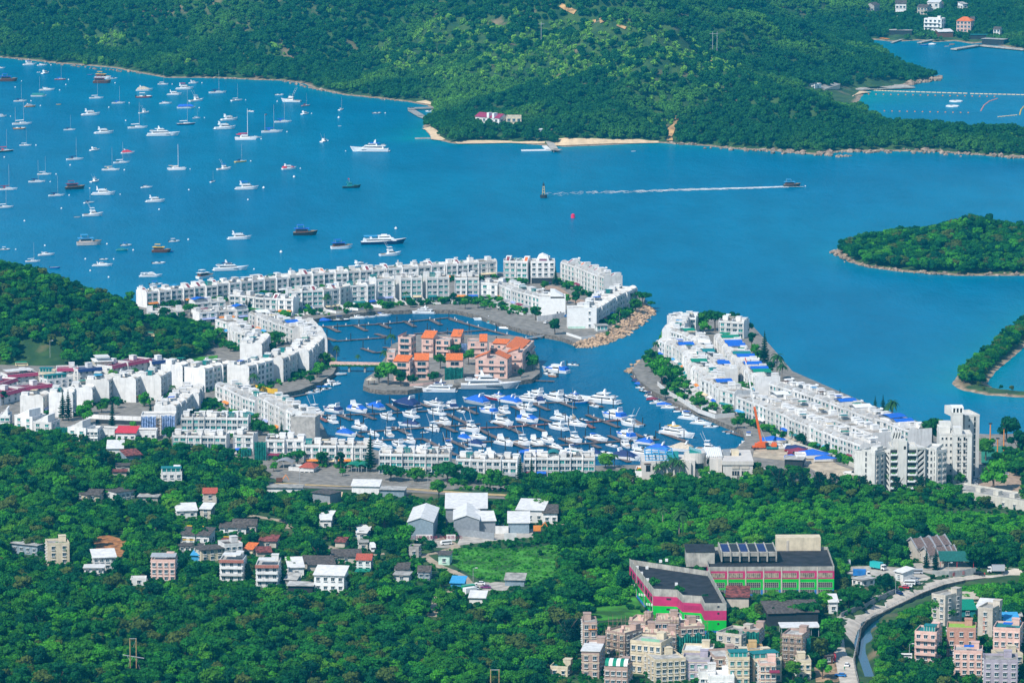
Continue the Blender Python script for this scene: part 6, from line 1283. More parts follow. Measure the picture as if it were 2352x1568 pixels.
def cabmesh(name,pts,w0,w1,m):
 """x,z outline with the width shrinking from w0 (low) to w1 (high)"""
 def f():
  z0,z1=min(p[1]for p in pts),max(p[1]for p in pts);mb=MB();n=len(pts)
  ww=[(w0+(w1-w0)*(p[1]-z0)/(z1-z0+1e-6))/2 for p in pts]
  vs=[(p[0],-k,p[1])for p,k in zip(pts,ww)]+[(p[0],k,p[1])for p,k in zip(pts,ww)]
  mb.add(vs,[tuple(range(n)),tuple(range(2*n-1,n-1,-1))]+[(i,n+i,n+(i+1)%n,(i+1)%n)for i in range(n)]);return fixn(mb.mesh(name,m))
 return cached(('cab',name,tuple(pts),w0,w1,m.name),f)
def bx(name,x0,x1,y0,y1,z0,z1,m):return cached(('bx',name,x0,x1,y0,y1,z0,z1,m.name),lambda:MB().box(x0,x1,y0,y1,z0,z1).mesh(name,m))
def boat_parts(kind,hc,cc):
 """list of (part name, mesh) for one kind of boat with hull colour hc and cloth colour cc"""
 P=[];cl=COLS.get(cc,GEL)
 def a(n,m):P.append((n,m))
 if kind=='cruiser':
  a('hull',hullmesh(4.0,1.15,1.9,2.2,hc));a('swim_platform',bx('swim_platform',-6.7,-5.9,-1.6,1.6,.25,.45,GEL))
  a('cabin',cabmesh('cabin',((-3.2,1.2),(3.4,1.5),(1.6,2.45),(-2.8,2.55)),3.2,2.7,GEL));a('cabin_window',cabmesh('cabin_window',((-2.6,1.72),(2.75,1.78),(1.95,2.22),(-2.5,2.28)),3.08,2.88,BLACKG))
  a('flybridge',cabmesh('flybridge',((-4.0,2.5),(1.0,2.5),(1.5,3.1),(-3.9,2.95)),2.9,2.9,GEL));a('windscreen',cabmesh('windscreen',((.7,3.05),(1.3,3.1),(.5,3.6),(.3,3.6)),2.2,1.9,BLACKG))
  a('radar_arch',cabmesh('radar_arch',((-3.6,2.9),(-2.9,2.9),(-3.4,4.5),(-3.9,4.5)),2.8,2.4,GEL))
  if cc!='none':a('bimini',bx('bimini',-3.4,.2,-1.3,1.3,4.15,4.3,cl))
  a('foredeck_hatch',bx('foredeck_hatch',3.6,4.4,-.45,.45,1.5,1.75,BLACKG))
 elif kind=='fisher':
  a('hull',hullmesh(4.2,1.0,2.2,2.3,hc));a('cabin',cabmesh('cabin',((-1.6,1.2),(2.9,1.7),(1.2,2.9),(-1.2,2.9)),3.1,2.6,GEL));a('cabin_window',cabmesh('cabin_window',((-1.2,1.9),(2.5,2.0),(1.6,2.6),(-1.1,2.6)),2.98,2.76,BLACKG))
  a('flybridge',cabmesh('flybridge',((-1.8,2.85),(.8,2.85),(1.1,3.5),(-1.7,3.4)),2.5,2.4,GEL));a('hardtop',bx('hardtop',-1.7,.8,-1.2,1.2,4.6,4.75,cl))
  for x in(-1.5,.5):
   for y in(-1,1):a('post',bx('post',x,x+.08,y*1.05-.04,y*1.05+.04,3.4,4.6,STEEL))
  a('cockpit',bx('cockpit',-5.4,-1.7,-1.5,1.5,1.02,1.12,TEAK));a('outrigger',cached('outr',lambda:MB().bar((-.5,1.3,2.5),(-3.4,2.0,8.5),.06).bar((-.5,-1.3,2.5),(-3.4,-2.0,8.5),.06).mesh('outrigger',CLEAN)))
 elif kind=='sport':
  a('hull',hullmesh(3.4,1.0,1.5,2.0,hc));a('cabin',cabmesh('cabin',((-2.6,1.0),(3.6,1.25),(1.2,1.75),(.3,2.2),(-1.2,2.35),(-2.4,2.2)),2.7,2.1,GEL));a('windscreen',cabmesh('windscreen',((-1.8,1.72),(1.25,1.74),(.4,2.12),(-1.6,2.14)),2.58,2.3,BLACKG))
  a('cockpit',bx('cockpit',-5.2,-2.6,-1.2,1.2,1.02,1.12,COLS['beige']));a('radar_arch',cabmesh('radar_arch',((-3.2,1.1),(-2.5,1.1),(-3.3,2.7),(-3.7,2.7)),2.6,2.3,GEL));a('swim_platform',bx('swim_platform',-6.6,-5.9,-1.3,1.3,.2,.4,GEL))
  if cc!='none':a('bimini',bx('bimini',-4.4,-1.6,-1.2,1.2,2.6,2.72,cl))
 elif kind=='covered':
  a('hull',hullmesh(3.9,1.15,1.8,2.2,hc));a('cover',cabmesh('cover',((-5.6,1.1),(3.8,1.5),(1.4,2.5),(-.6,3.3),(-3.4,3.2),(-5.4,1.9)),3.7,1.5,cl));a('radar_arch',cabmesh('radar_arch',((-3.4,2.9),(-2.7,2.9),(-3.2,4.1),(-3.7,4.1)),2.5,2.2,GEL));a('swim_platform',bx('swim_platform',-6.6,-5.9,-1.5,1.5,.25,.45,GEL))
 elif kind=='halfcover':
  a('hull',hullmesh(4.0,1.2,2.0,2.2,hc));a('cabin',cabmesh('cabin',((-3.0,1.2),(3.6,1.6),(1.4,2.6),(-2.6,2.7)),3.2,2.6,GEL));a('cover',cabmesh('cover',((.4,1.55),(4.3,1.75),(1.9,2.7),(.2,2.85)),3.25,2.3,cl));a('stern_cover',cabmesh('stern_cover',((-5.5,1.2),(-2.7,1.3),(-2.5,3.0),(-5.2,2.4)),3.3,2.7,cl))
  a('flybridge',cabmesh('flybridge',((-3.8,2.65),(.8,2.65),(1.2,3.25),(-3.7,3.1)),2.7,2.7,GEL));a('radar_arch',cabmesh('radar_arch',((-3.5,3.0),(-2.8,3.0),(-3.3,4.6),(-3.8,4.6)),2.7,2.3,GEL));a('cabin_window',cabmesh('cabin_window',((-2.5,1.85),(.35,1.85),(.35,2.35),(-2.4,2.4)),3.06,2.86,BLACKG))
 elif kind in('sail','ketch','moored_cover'):
  a('hull',hullmesh(3.3,.95,1.3,1.7,hc));a('cabin',cabmesh('cabin',((-1.6,1.0),(2.6,1.15),(2.0,1.5),(-1.4,1.6)),1.9,1.5,GEL));a('cabin_window',cabmesh('cabin_window',((-1.2,1.2),(2.0,1.25),(1.8,1.4),(-1.1,1.42)),1.86,1.72,BLACKG));a('cockpit',bx('cockpit',-4.6,-1.7,-.9,.9,.98,1.1,TEAK))
  def rig():
   mb=MB();mb.cyl(.9,0,1,15.5,.085,.06,6);mb.bar((.9,-1.0,6.3),(.9,1.0,6.3),.06);mb.bar((.9,-.8,10.6),(.9,.8,10.6),.06)
   if kind=='ketch':mb.cyl(-4.2,0,1,10.5,.10,.07,6)
   return mb.mesh('mast',STEEL)
  a('mast',cached(('mast',kind),rig));a('stay',cached('stay',lambda:MB().bar((.9,0,15.3),(5.9,0,1.3),.035,n=3).bar((.9,0,15.3),(-5.9,0,1.0),.025,n=3).mesh('stay',DSTEEL)))
  a('sail_cover',cached(('sc',cc),lambda:MB().bar((.8,0,2.7),(-4.2,0,2.5),.24,n=6).mesh('sail_cover',cl if cc!='none' else GEL)))
  if kind=='moored_cover':a('cover',cabmesh('cover',((-5.6,1.2),(5.0,1.4),(3.6,2.6),(-4.8,2.7)),3.2,.7,cl))
  elif cc!='none':a('spray_hood',cabmesh('spray_hood',((-2.6,1.4),(-1.2,1.5),(-1.5,2.2),(-2.5,2.3)),2.1,1.6,cl))
 elif kind=='catamaran':
  hm=cached(('cath',hc),lambda:hullmesh(1.4,1.2,1.5,2.0,hc))
  P.append(('hull',hm,(0,2.3,0)));P.append(('hull',hm,(0,-2.3,0)));a('bridge_deck',bx('bridge_deck',-5.2,2.4,-2.4,2.4,.9,1.3,GEL));a('cabin',cabmesh('cabin',((-3.4,1.3),(2.2,1.3),(.6,2.5),(-3.0,2.7)),4.2,3.2,GEL));a('cabin_window',cabmesh('cabin_window',((-2.6,1.7),(1.75,1.7),(1.2,2.15),(-2.5,2.2)),4.05,3.7,BLACKG))
  a('mast',cached(('mast','c'),lambda:MB().cyl(.9,0,1.3,17,.14,.1,6).bar((.9,-1,9),(.9,1,9),.06).mesh('mast',CLEAN)));a('sail_cover',cached(('sc',cc),lambda:MB().bar((.8,0,3.4),(-4.2,0,3.3),.26,n=6).mesh('sail_cover',cl)));a('awning',bx('awning',-5.4,-2.8,-2,2,2.8,2.92,cl))
 elif kind=='junk':
  a('hull',hullmesh(4.4,1.5,2.4,2.6,hc,TEAK));a('deckhouse',cabmesh('deckhouse',((-4.8,1.6),(1.4,1.6),(1.0,3.3),(-4.8,3.3)),3.5,3.3,HULLC['wood']if hc!='pale' else HULLC['pale']));a('cabin_window',bx('cabin_window',-4.4,.8,-1.76,1.76,2.2,2.9,BLACKG));a('roof',bx('roof',-5.6,1.9,-2.0,2.0,3.3,3.45,cl if cc!='none' else GEL))
  a('upper_awning',bx('upper_awning',-4.2,-.8,-1.5,1.5,5.0,5.12,cl))
  for x in(-4.1,-.9):
   for y in(-1.4,1.4):a('post',bx('post',x,x+.1,y-.05,y+.05,3.45,5.0,STEEL))
  a('foredeck',bx('foredeck',2.4,4.4,-1.0,1.0,2.05,2.3,TEAK))
 elif kind=='speed':
  a('hull',hullmesh(3.6,.95,1.4,2.0,hc,COLS['beige']));a('windscreen',cabmesh('windscreen',((.2,1.1),(1.8,1.2),(.7,2.1),(.4,2.1)),2.4,1.9,BLACKG));a('engine',bx('engine',-6.4,-5.6,-.5,.5,.3,1.9,COLS['black']));a('seat',bx('seat',-3.4,-1.2,-1.1,1.1,1.0,1.6,GEL));a('foredeck',cabmesh('foredeck',((1.2,1.15),(5.2,1.3),(4.2,1.55),(1.4,1.6)),2.4,1.6,GEL))
  if cc!='none':
   a('bimini',bx('bimini',-3.4,.6,-1.4,1.4,3.4,3.6,cl))
   for x in(-3.2,.4):a('post',bx('post',x,x+.1,-1.3,-1.2,1.0,3.4,STEEL));a('post',bx('post',x,x+.1,1.2,1.3,1.0,3.4,STEEL))
 elif kind=='tarped':
  a('hull',hullmesh(4.0,1.0,1.6,2.1,hc));a('cover',cabmesh('cover',((-5.8,1.0),(5.2,1.4),(2.0,2.2),(-.5,3.0),(-5.2,2.0)),3.8,.9,cl))
 elif kind=='dinghy':
  a('hull',hullmesh(4.2,1.2,2.0,2.2,hc,COLS['grey']));a('seat',bx('seat',-2,-1,-1.7,1.7,1.25,1.5,TEAK));a('engine',bx('engine',-6.3,-5.5,-.5,.5,.6,2.4,COLS['black']))
 elif kind=='rib':
  a('tube',cached(('tube',hc),lambda:MB().loft([[(x+0*math.cos(t),y+.75*math.cos(t),.8+.75*math.sin(t))for t in[k*.7854 for k in range(8)]]for x,y in((-6,1.7),(-2,1.8),(2,1.6),(4.6,.9),(5.8,0))]).loft([[(x,-y+.75*math.cos(t),.8+.75*math.sin(t))for t in[k*.7854 for k in range(8)]]for x,y in((-6,1.7),(-2,1.8),(2,1.6),(4.6,.9),(5.8,0))]).mesh('tube',HULLC[hc])));a('floor',bx('floor',-5.6,4,-1.3,1.3,.4,.7,COLS['grey']));a('engine',bx('engine',-6.6,-5.6,-.5,.5,.5,2.6,COLS['black']));a('console',bx('console',-1.4,0,-.6,.6,.7,2.0,GEL))
 elif kind in('yacht','bigyacht'):
  big=kind=='bigyacht'
  a('hull',hullmesh(2.9 if big else 3.2,.95,1.5,2.6,hc));a('cabin',cabmesh('cabin',((-4.6,.95),(2.4,1.2),(1.3,1.75),(-4.4,1.8)),2.5,2.2,GEL));a('cabin_window',cabmesh('cabin_window',((-4.2,1.25),(1.9,1.32),(1.5,1.58),(-4.1,1.6)),2.42,2.3,BLACKG));a('upper_deck',cabmesh('upper_deck',((-5.2,1.78),(1.2,1.78),(1.4,1.9),(-5.2,1.92)),2.5,2.5,GEL))
  a('bridge',cabmesh('bridge',((-2.6,1.9),(.9,1.9),(0,2.6),(-2.4,2.62)),2.0,1.7,GEL));a('bridge_window',cabmesh('bridge_window',((-2.2,2.1),(.66,2.1),(.25,2.4),(-2.1,2.42)),1.96,1.8,BLACKG));a('hardtop',bx('hardtop',-3.3,-.2,-.95,.95,2.62,2.72,cl if cc!='none' else GEL));a('radar_mast',cabmesh('radar_mast',((-2.1,2.7),(-1.3,2.7),(-1.8,3.7),(-2.1,3.7)),.9,.5,GEL));a('swim_platform',bx('swim_platform',-6.5,-5.9,-1.1,1.1,.2,.32,GEL));a('porthole',bx('porthole',-1,2.2,-1.47,1.47,.62,.75,BLACKG))
  a('tender',cabmesh('tender',((-5.0,1.92),(-3.6,1.92),(-3.8,2.25),(-4.9,2.3)),.8,.6,COLS['grey']))
 elif kind=='ferry':
  a('hull',hullmesh(2.7,.75,1.5,3.0,hc));a('lower_deck',cabmesh('lower_deck',((-5.4,.75),(3.4,.95),(2.6,1.6),(-5.2,1.55)),2.4,2.3,GEL));a('lower_window',bx('lower_window',-4.6,1.9,-1.2,1.2,1.1,1.36,BLACKG));a('upper_deck',cabmesh('upper_deck',((-1.6,1.55),(2.2,1.6),(1.7,2.3),(-1.5,2.3)),2.0,1.8,GEL));a('upper_window',bx('upper_window',-1.2,1.5,-.99,.99,1.85,2.08,BLACKG));a('awning',bx('awning',-5.2,-1.6,-1.1,1.1,2.2,2.28,cl));a('funnel',cabmesh('funnel',((-3.6,1.5),(-3.0,1.5),(-3.3,2.2),(-3.8,2.2)),2.3,2.1,GEL));a('roof_gear',bx('roof_gear',-.6,.9,-.5,.5,2.3,2.6,GEL))
 elif kind=='tug':
  a('hull',hullmesh(3.8,1.0,2.2,2.8,'black',HULLC['green']));a('wheelhouse',cabmesh('wheelhouse',((-3.2,1.1),(.2,1.2),(0,3.6),(-2.4,3.6)),2.4,2.0,HULLC['teal']));a('cabin_window',bx('cabin_window',-2.0,.1,-1.08,1.08,2.7,3.2,BLACKG));a('funnel',bx('funnel',-3.4,-2.6,-.5,.5,3,4.4,HULLC['teal']));a('mast',cached('tugm',lambda:MB().cyl(-1.6,0,3.6,6.2,.08,n=5).mesh('mast',STEEL)));a('flag',bx('flag',-2.5,-1.6,-.03,.03,5.4,6.2,COLS['red']));a('deck_gear',bx('deck_gear',1.5,3.2,-.7,.7,1.4,2.0,HULLC['green']))
  a('fender',cached('tugf',lambda:(lambda m:[m.ball(-5+1.2*i,-1.85+.02*i,.9,.4,n=6,k=4)for i in range(8)]and m.mesh('fender',COLS['black']))(MB())))
 return P
BOATS=[]
BN={'cruiser':('motor_cruiser','motor cruiser'),'fisher':('fishing_cruiser','fishing cruiser'),'sport':('sports_cruiser','sports cruiser'),'covered':('covered_cruiser','covered cruiser'),'halfcover':('motor_cruiser','motor cruiser'),'sail':('sailing_yacht','sailing yacht'),'ketch':('sailing_yacht','two-masted yacht'),'moored_cover':('sailing_yacht','sailing yacht under a full cover'),'catamaran':('catamaran','sailing catamaran'),'junk':('wooden_junk','wooden pleasure junk'),'speed':('speedboat','speedboat'),'tarped':('covered_boat','small covered boat'),'dinghy':('dinghy','dinghy'),'rib':('inflatable_boat','inflatable boat'),'yacht':('motor_yacht','motor yacht'),'bigyacht':('motor_yacht','long motor yacht'),'ferry':('pleasure_ferry','pleasure ferry'),'tug':('tugboat','tugboat')}
def boat(kind,u,v,Lm,hd,hc='white',cc='none',lab=None,grp=None,z=0.0):
 p=gp(u,v,z);nm,wd=BN[kind];o=link(nm,None,loc=p,rz=R(hd),scale=Lm/12)
 for q in boat_parts(kind,hc,cc):link(q[0],q[1],o,q[2]if len(q)>2 else None)
 base=lab or f"{hc} {wd}"+('' if cc=='none' else{'cruiser':f' with {cc} canopy','fisher':f' with {cc} hardtop','sport':f' with {cc} canopy','covered':f' under a {cc} cover','halfcover':f' with {cc} covers','sail':f' with {cc} sail cover','ketch':f' with {cc} sail cover','moored_cover':f' in {cc}','catamaran':f' with {cc} awning','junk':f' with {cc} roof','speed':f' with {cc} canopy','tarped':f' under {cc} cloth','yacht':f' with {cc} top','bigyacht':f' with {cc} top','ferry':f' with {cc} awning'}.get(kind,''))
 tag(o,base,'boat',grp);BOATS.append([o,base,u,v-8,wd]);return o
G1='boats anchored in the bay'
def fleet(t,rows,grp):
 for r_ in rows.strip().split('\n'):
  f_=[k.strip()for k in r_.split('|')[0].split()];lb=r_.split('|')[1].strip()if '|' in r_ else None
  k,x,y,l_=f_[0],float(f_[1]),float(f_[2]),float(f_[3]);hd=float(f_[4])if len(f_)>4 else 22
  boat(k,*t(x,y),l_,hd+rnd.uniform(-4,4),(f_[5]if len(f_)>5 else 'white').replace('_',' '),(f_[6]if len(f_)>6 else 'none').replace('_',' '),lb,grp)
fleet(t00,'''cruiser 275 600 13 15 white blue
sport 390 604 10 18
cruiser 418 678 10 60
sport 6 630 9
junk 80 748 17 5 wood blue | dark wooden barge with a blue foredeck at the left edge
sail 555 735 11 8 red blue
dinghy 830 692 6 10 blue
junk 950 725 16 -20 white yellow | white party boat with an orange yellow top deck
speed 1042 726 8 20 white blue
junk 940 765 17 -8 wood maroon | maroon and blue wooden junk moored below the party boat
sail 188 934 12 16 white navy
moored_cover 355 888 14 6 white teal
sport 435 832 14 12
covered 280 983 10 25 orange grey | grey tented boat with orange fenders
sail 887 906 13 8
sail 1090 952 12 14 white blue
sail 1498 778 10 5
cruiser 1780 768 9 25
covered 1330 835 15 8 white beige
speed 1325 898 15 6 red white
cruiser 1700 822 16 8 white red
cruiser 1605 874 13 8
sail 2000 857 16 12 white navy
fisher 1805 932 14 28
sport 1525 955 11 18 white blue
moored_cover 1710 996 16 10 white blue
sail 2176 928 12 38
dinghy 540 962 4.5 0 yellow | yellow kayak paddling alone
fisher 1325 1042 10 32
sail 1268 1180 17 14
cruiser 838 1060 16 18
ketch 205 1145 17 18
speed 180 1186 11 8 orange
sail 640 1197 10 14 white navy
cruiser 960 1228 16 18
yacht 1505 1248 27 6 | long low white sport yacht with a raked mast
sail 1710 1148 16 14 navy none
sail 1808 1088 7 25
cruiser 2110 1106 15 22
cruiser 2070 1186 18 14
catamaran 2260 1282 18 10 white red
speed 2308 1028 8 -50
cruiser 15 1075 9
sail 50 1394 14 18 black red | dark hulled sailing yacht with a red bundle at the left edge
sail 235 1340 10 10
sail 690 1470 14 24 white navy
cruiser 873 1384 9 40
covered 1178 1410 11 18 white red
sail 1118 1500 13 18
sail 1018 1566 14 5 white beige
catamaran 1625 1560 14 14 white beige
fisher 2060 1560 12 25 white blue
sail 2213 1490 11 32 yellow navy
speed 355 667 4 0''',G1)
fleet(t10,'''fisher 320 938 18 168 white teal | broad white trawler yacht with a teal top
speed 215 876 8 5
sail 458 975 9 35 red maroon
cruiser 452 1052 9 50
sail 783 1012 9 70
speed 1110 1044 8 10 grey | lone pale grey boat in open water beside the point
tarped 92 1056 4 80 wood brown | tiny brown tented boat
ketch 150 1218 18 12 white blue
sail 250 1126 15 16 white blue
fisher 622 1304 10 68 white navy
yacht 1040 1392 31 174 white blue | large white motor yacht with bow pointing left
halfcover 305 1556 12 30 white red | white cruiser wrapped in bright red covers
speed 1595 1028 8 175 white none
dinghy 770 1160 3 0
sport 12 1268 8''',G1)
fleet(t20,'''dinghy 1118 1392 4 10''',G1)
fleet(t01,'''sail 70 178 15 8 white maroon
sail 45 342 13 20 white none
sail 340 108 13 12 white navy
sail 408 38 11 10
sail 520 234 12 18 white navy
junk 692 170 15 18 black maroon | black junk with a maroon top deck
cruiser 955 222 17 8
fisher 872 104 9 50
sail 820 298 9 40 white navy
fisher 855 416 15 14
dinghy 712 430 5 5 grey
sport 1350 158 9 25 white navy
cruiser 1432 288 14 18
sail 1955 105 7 60 white navy
cruiser 2272 172 17 12 white blue
junk 822 682 17 12 pale sky_blue | pale fishing boat with a light blue stern awning
speed 1160 690 8 20 white blue
tarped 1122 736 8 12 teal teal
speed 1602 654 8 20 white white
junk 1485 750 13 0 wood yellow | wooden boat with a bright yellow roof
dinghy 1556 748 6 10 blue
cruiser 2205 630 16 16
speed 48 728 7 8 grey white
sport 430 778 11 18
sail 302 838 10 14
speed 955 818 6 12
sport 945 876 13 4
speed 1460 854 9 14
dinghy 505 897 7 8 blue
ferry 1385 976 15 10 white white | white shuttle ferry with a blue waterline near the hillside
junk 1888 985 13 42 white white | white patrol-like boat with mast just behind the sea-front houses
yacht 2125 915 23 10 white navy | large white flybridge yacht near the sea-front houses
speed 1435 1050 9 16 white blue
speed 368 940 6 10 white blue''',G1)
fleet(t11,'''tug 880 158 14 8 black none | teal and black tugboat flying a red flag
junk 455 592 17 4 black blue | black pleasure junk with a blue top awning
junk 790 716 15 22 white blue | white boat with wooden rubbing strip and open foredeck
ferry 1172 674 31 8 navy sky_blue | long white ferry with a navy hull and striped awning
fisher 1235 780 15 16 white white
cruiser 960 882 12 40
rib 1100 676 7 2 white | white tender lying against the long ferry''',G1)
fleet(t31,'''junk 222 146 13 4 black sky_blue | dark ferry with a white roof trailing a wake''',G1)
fleet(t30,'''dinghy 1437 420 9 -6 blue
tarped 1510 414 8 8 white white
dinghy 1646 430 6 8 grey
dinghy 1690 411 6 0 orange''','boats of the far village')
G2='boats berthed in the marina'
fleet(t12,'''yacht 1640 462 23 174 white navy | white cruiser under a dark navy cover at the island wall
bigyacht 2160 432 33 5 grey none | long silver grey yacht lying along the island wall
fisher 545 672 14 -42
halfcover 700 645 14 140 white navy
cruiser 690 740 12 115
halfcover 940 645 15 -44 white blue
covered 1085 615 14 135 grey blue
cruiser 1195 708 12 128
covered 1365 600 20 140 navy navy
cruiser 1410 692 13 132
yacht 1630 588 15 140 white navy
halfcover 1790 608 13 112 white navy
cruiser 1650 668 13 138
fisher 1725 758 13 -52
speed 1890 650 8 -62
covered 2010 570 18 140 grey blue
halfcover 2130 655 13 138 white blue
yacht 2200 535 16 140 red blue
cruiser 2270 650 12 118
covered 2310 560 15 140 white blue
cruiser 965 805 12 -50
covered 1400 775 12 155 white navy
fisher 1630 820 12 -55
covered 840 865 13 -42 white blue
sport 1090 865 10 -60
fisher 1215 862 11 112
speed 1552 840 5 20
fisher 1978 825 14 -48
cruiser 2275 760 14 -42 white beige
covered 1925 905 11 -62 white blue
sport 2048 890 12 -44
covered 2040 960 12 -44 white navy
cruiser 2290 950 14 -50
yacht 1150 975 15 -40
cruiser 1300 962 12 122
fisher 1418 930 11 -58
covered 1415 1022 13 115 white grey
cruiser 1540 1000 12 130
sport 1605 1050 11 130
fisher 1770 992 12 -68 white blue
cruiser 1185 1025 11 110
fisher 1962 1065 12 -62
halfcover 2165 1058 11 -60 white white
sport 2290 1072 12 142
dinghy 1014 708 3 40
dinghy 1265 470 10 4 blue | blue covered barge by the island quay
dinghy 1160 468 4 0
speed 525 478 9 20 white none
speed 590 448 8 35 white blue
speed 645 446 8 40 white blue
cruiser 702 395 9 40
rib 738 400 7 45 white
rib 765 310 9 15 grey''',G2)
fleet(t22,'''yacht 122 545 18 140
cruiser 122 628 13 135
covered 252 552 14 100 white navy
cruiser 220 505 14 130
cruiser 392 540 17 130
yacht 552 535 17 130 navy blue
yacht 795 560 25 145 | big three-deck white yacht at the channel end of the top berths
dinghy 632 570 9 0 blue
speed 762 600 8 -60
halfcover 152 735 15 -45 white blue
covered 8 565 13 130 white blue
cruiser 460 722 13 -45
cruiser 415 805 14 135
sport 600 775 14 -40 white grey
sail 560 720 13 100 white beige | tall masted sailing yacht among the cruisers
speed 662 730 8 -60 navy none
halfcover 930 705 17 135 white blue
fisher 1092 775 14 140
fisher 102 945 13 -48
cruiser 232 950 13 -60
cruiser 332 925 13 -60
sport 412 985 11 -58
fisher 577 920 13 -55
sport 790 905 14 -44 white blue
halfcover 1040 885 15 130 white blue
fisher 1040 962 12 112
speed 922 965 9 -60
covered 1202 940 12 150 white blue
speed 1260 885 10 120
yacht 1530 868 23 -44 white yellow | big white yacht with a yellow inflatable on its top deck
tarped 155 1030 10 0 blue blue | blue covered workboat with a tall bundle
speed 195 1068 9 10 white beige
speed 500 1065 9 10 white white
cruiser 600 1045 14 -45 white navy
sport 672 1080 14 -45
covered 782 1050 11 -42 white navy
speed 862 1035 10 -40
covered 1062 1085 17 -38 white navy
cruiser 1192 1048 15 -45
covered 1312 1015 16 160 white blue
covered 1530 1005 16 158 white beige
fisher 1802 1000 13 -18''',G2)
G3='boats along the quays'
fleet(t22,'''tarped 1148 372 7 -50 navy navy
tarped 1172 400 7 -50 blue blue
speed 1190 432 7 -40 white navy
speed 1208 462 7 -60 black none
speed 1258 515 10 -78 white navy
tarped 1292 537 7 0 red maroon
sport 1346 570 9 8
tarped 1402 592 9 0 white blue
sport 1452 615 9 -15
rib 1522 648 5 10 white
cruiser 1628 715 12 -38 white blue
sport 1745 762 12 -30
speed 1832 790 8 -10 white none
dinghy 1975 832 5 0 white
dinghy 2012 846 5 0 white
sport 2140 995 9 100
sport 2155 948 11 60 white none
fisher 2172 905 11 95 white blue''',G3)
fleet(zB,'''speed 280 1050 10 176 white white
tarped 495 1030 10 10 blue blue
speed 722 1020 11 12 navy navy
sport 965 988 11 8
dinghy 1120 970 8 5 white
sport 1290 955 10 10 white blue
yacht 1790 920 17 176 white none | long white sport yacht berthed below the maroon awning house''',G3)
fleet(zC,'''sport 205 470 12 170
tarped 272 488 8 0 white teal
speed 316 502 9 165
speed 370 516 10 165
rib 345 524 8 160 white
halfcover 657 795 17 150 white blue | white cruiser with blue wraps at the floating dock right of the island
speed 625 812 9 150 white none
dinghy 640 822 6 150 orange
speed 768 752 7 165 white navy | small motorboat under way in the channel beside the island''',G3)
fleet(t32,'''tarped 352 402 7 90 white red
speed 365 450 7 110 white none
rib 415 462 7 -40 white
speed 458 462 7 80 white navy
covered 500 512 10 175 navy navy
speed 575 520 10 -12 white navy''',G3)
bm=cached('buoy',lambda:MB().ball(0,0,.25,.62,n=8,k=6).cyl(0,0,.8,1.1,.12,n=6).mesh('mooring_buoy',CLEAN))
for i,(o,base,u,v,wd)in enumerate(list(BOATS)):
 if o.get('group')==G1 and rnd.random()<.42 and wd!='dinghy':
  rz=o.rotation_euler[2];l_=o.scale[0]*12
  q=link('mooring_buoy',bm,loc=(o.location.x+math.cos(rz)*(l_*.5+3.5),o.location.y+math.sin(rz)*(l_*.5+3.5),0),scale=rnd.uniform(.7,1.05));tag(q,'small white round mooring buoy floating among the anchored boats','buoy','white mooring buoys')
for x,y in L('140,805 548,832 605,782 630,735 1000,990 1155,1112 372,975 40,1448 645,1520'):q=link('mooring_buoy',bm,loc=gp(*t00(x,y)));tag(q,'small white round mooring buoy floating among the anchored boats','buoy','white mooring buoys')
for x,y in L('225,465 565,350 1735,180 1462,360 2278,270 1730,636 785,815 830,922 998,982 412,692'):q=link('mooring_buoy',bm,loc=gp(*t01(x,y)));tag(q,'small white round mooring buoy floating among the anchored boats','buoy','white mooring buoys')
for x,y in L('350,62 70,162 230,752 1285,536 760,1085'):q=link('mooring_buoy',bm,loc=gp(*(t11(x,y)if y<800 else t10(x,y))),scale=1.5);tag(q,'small white round mooring buoy floating among the anchored boats','buoy','white mooring buoys')
# ---------------------------------------------------------------- pontoons, piles, marks, crane, vehicles, poles, single plants
PDECK=mat('pontoon_deck',(.17,.125,.11),.85,.2,1.5);PRED=mat('red_pontoon',(.28,.11,.08),.85,.2,1.5)
def pontoon(a,c,w,lb,red=False):
 p,q=gp(*a,0),gp(*c,0);t=q-p;l_=t.length;o=link('pontoon',None,loc=p,rz=math.atan2(t.y,t.x));tag(o,lb,'pontoon','floating pontoons')
 mb=MB();mb.box(0,l_,-w/2,w/2,.45,.62);part(o,'deck',mb,PRED if red else PDECK)
 mb=MB();n=max(2,int(l_/4))
 for i in range(n):mb.box((i+.15)*l_/n,(i+.75)*l_/n,-w/2+.1,w/2-.1,-.3,.445)
 part(o,'float',mb,DSTEEL)
 if l_>18:
  for i in range(max(1,int(l_/14))):mb=MB();mb.box(-.25,.25,-.2,.2,.62,1.7);q_=part(o,'service_box',mb,CLEAN);q_.location=((i+.5)*14,w*.3,0)
 return o
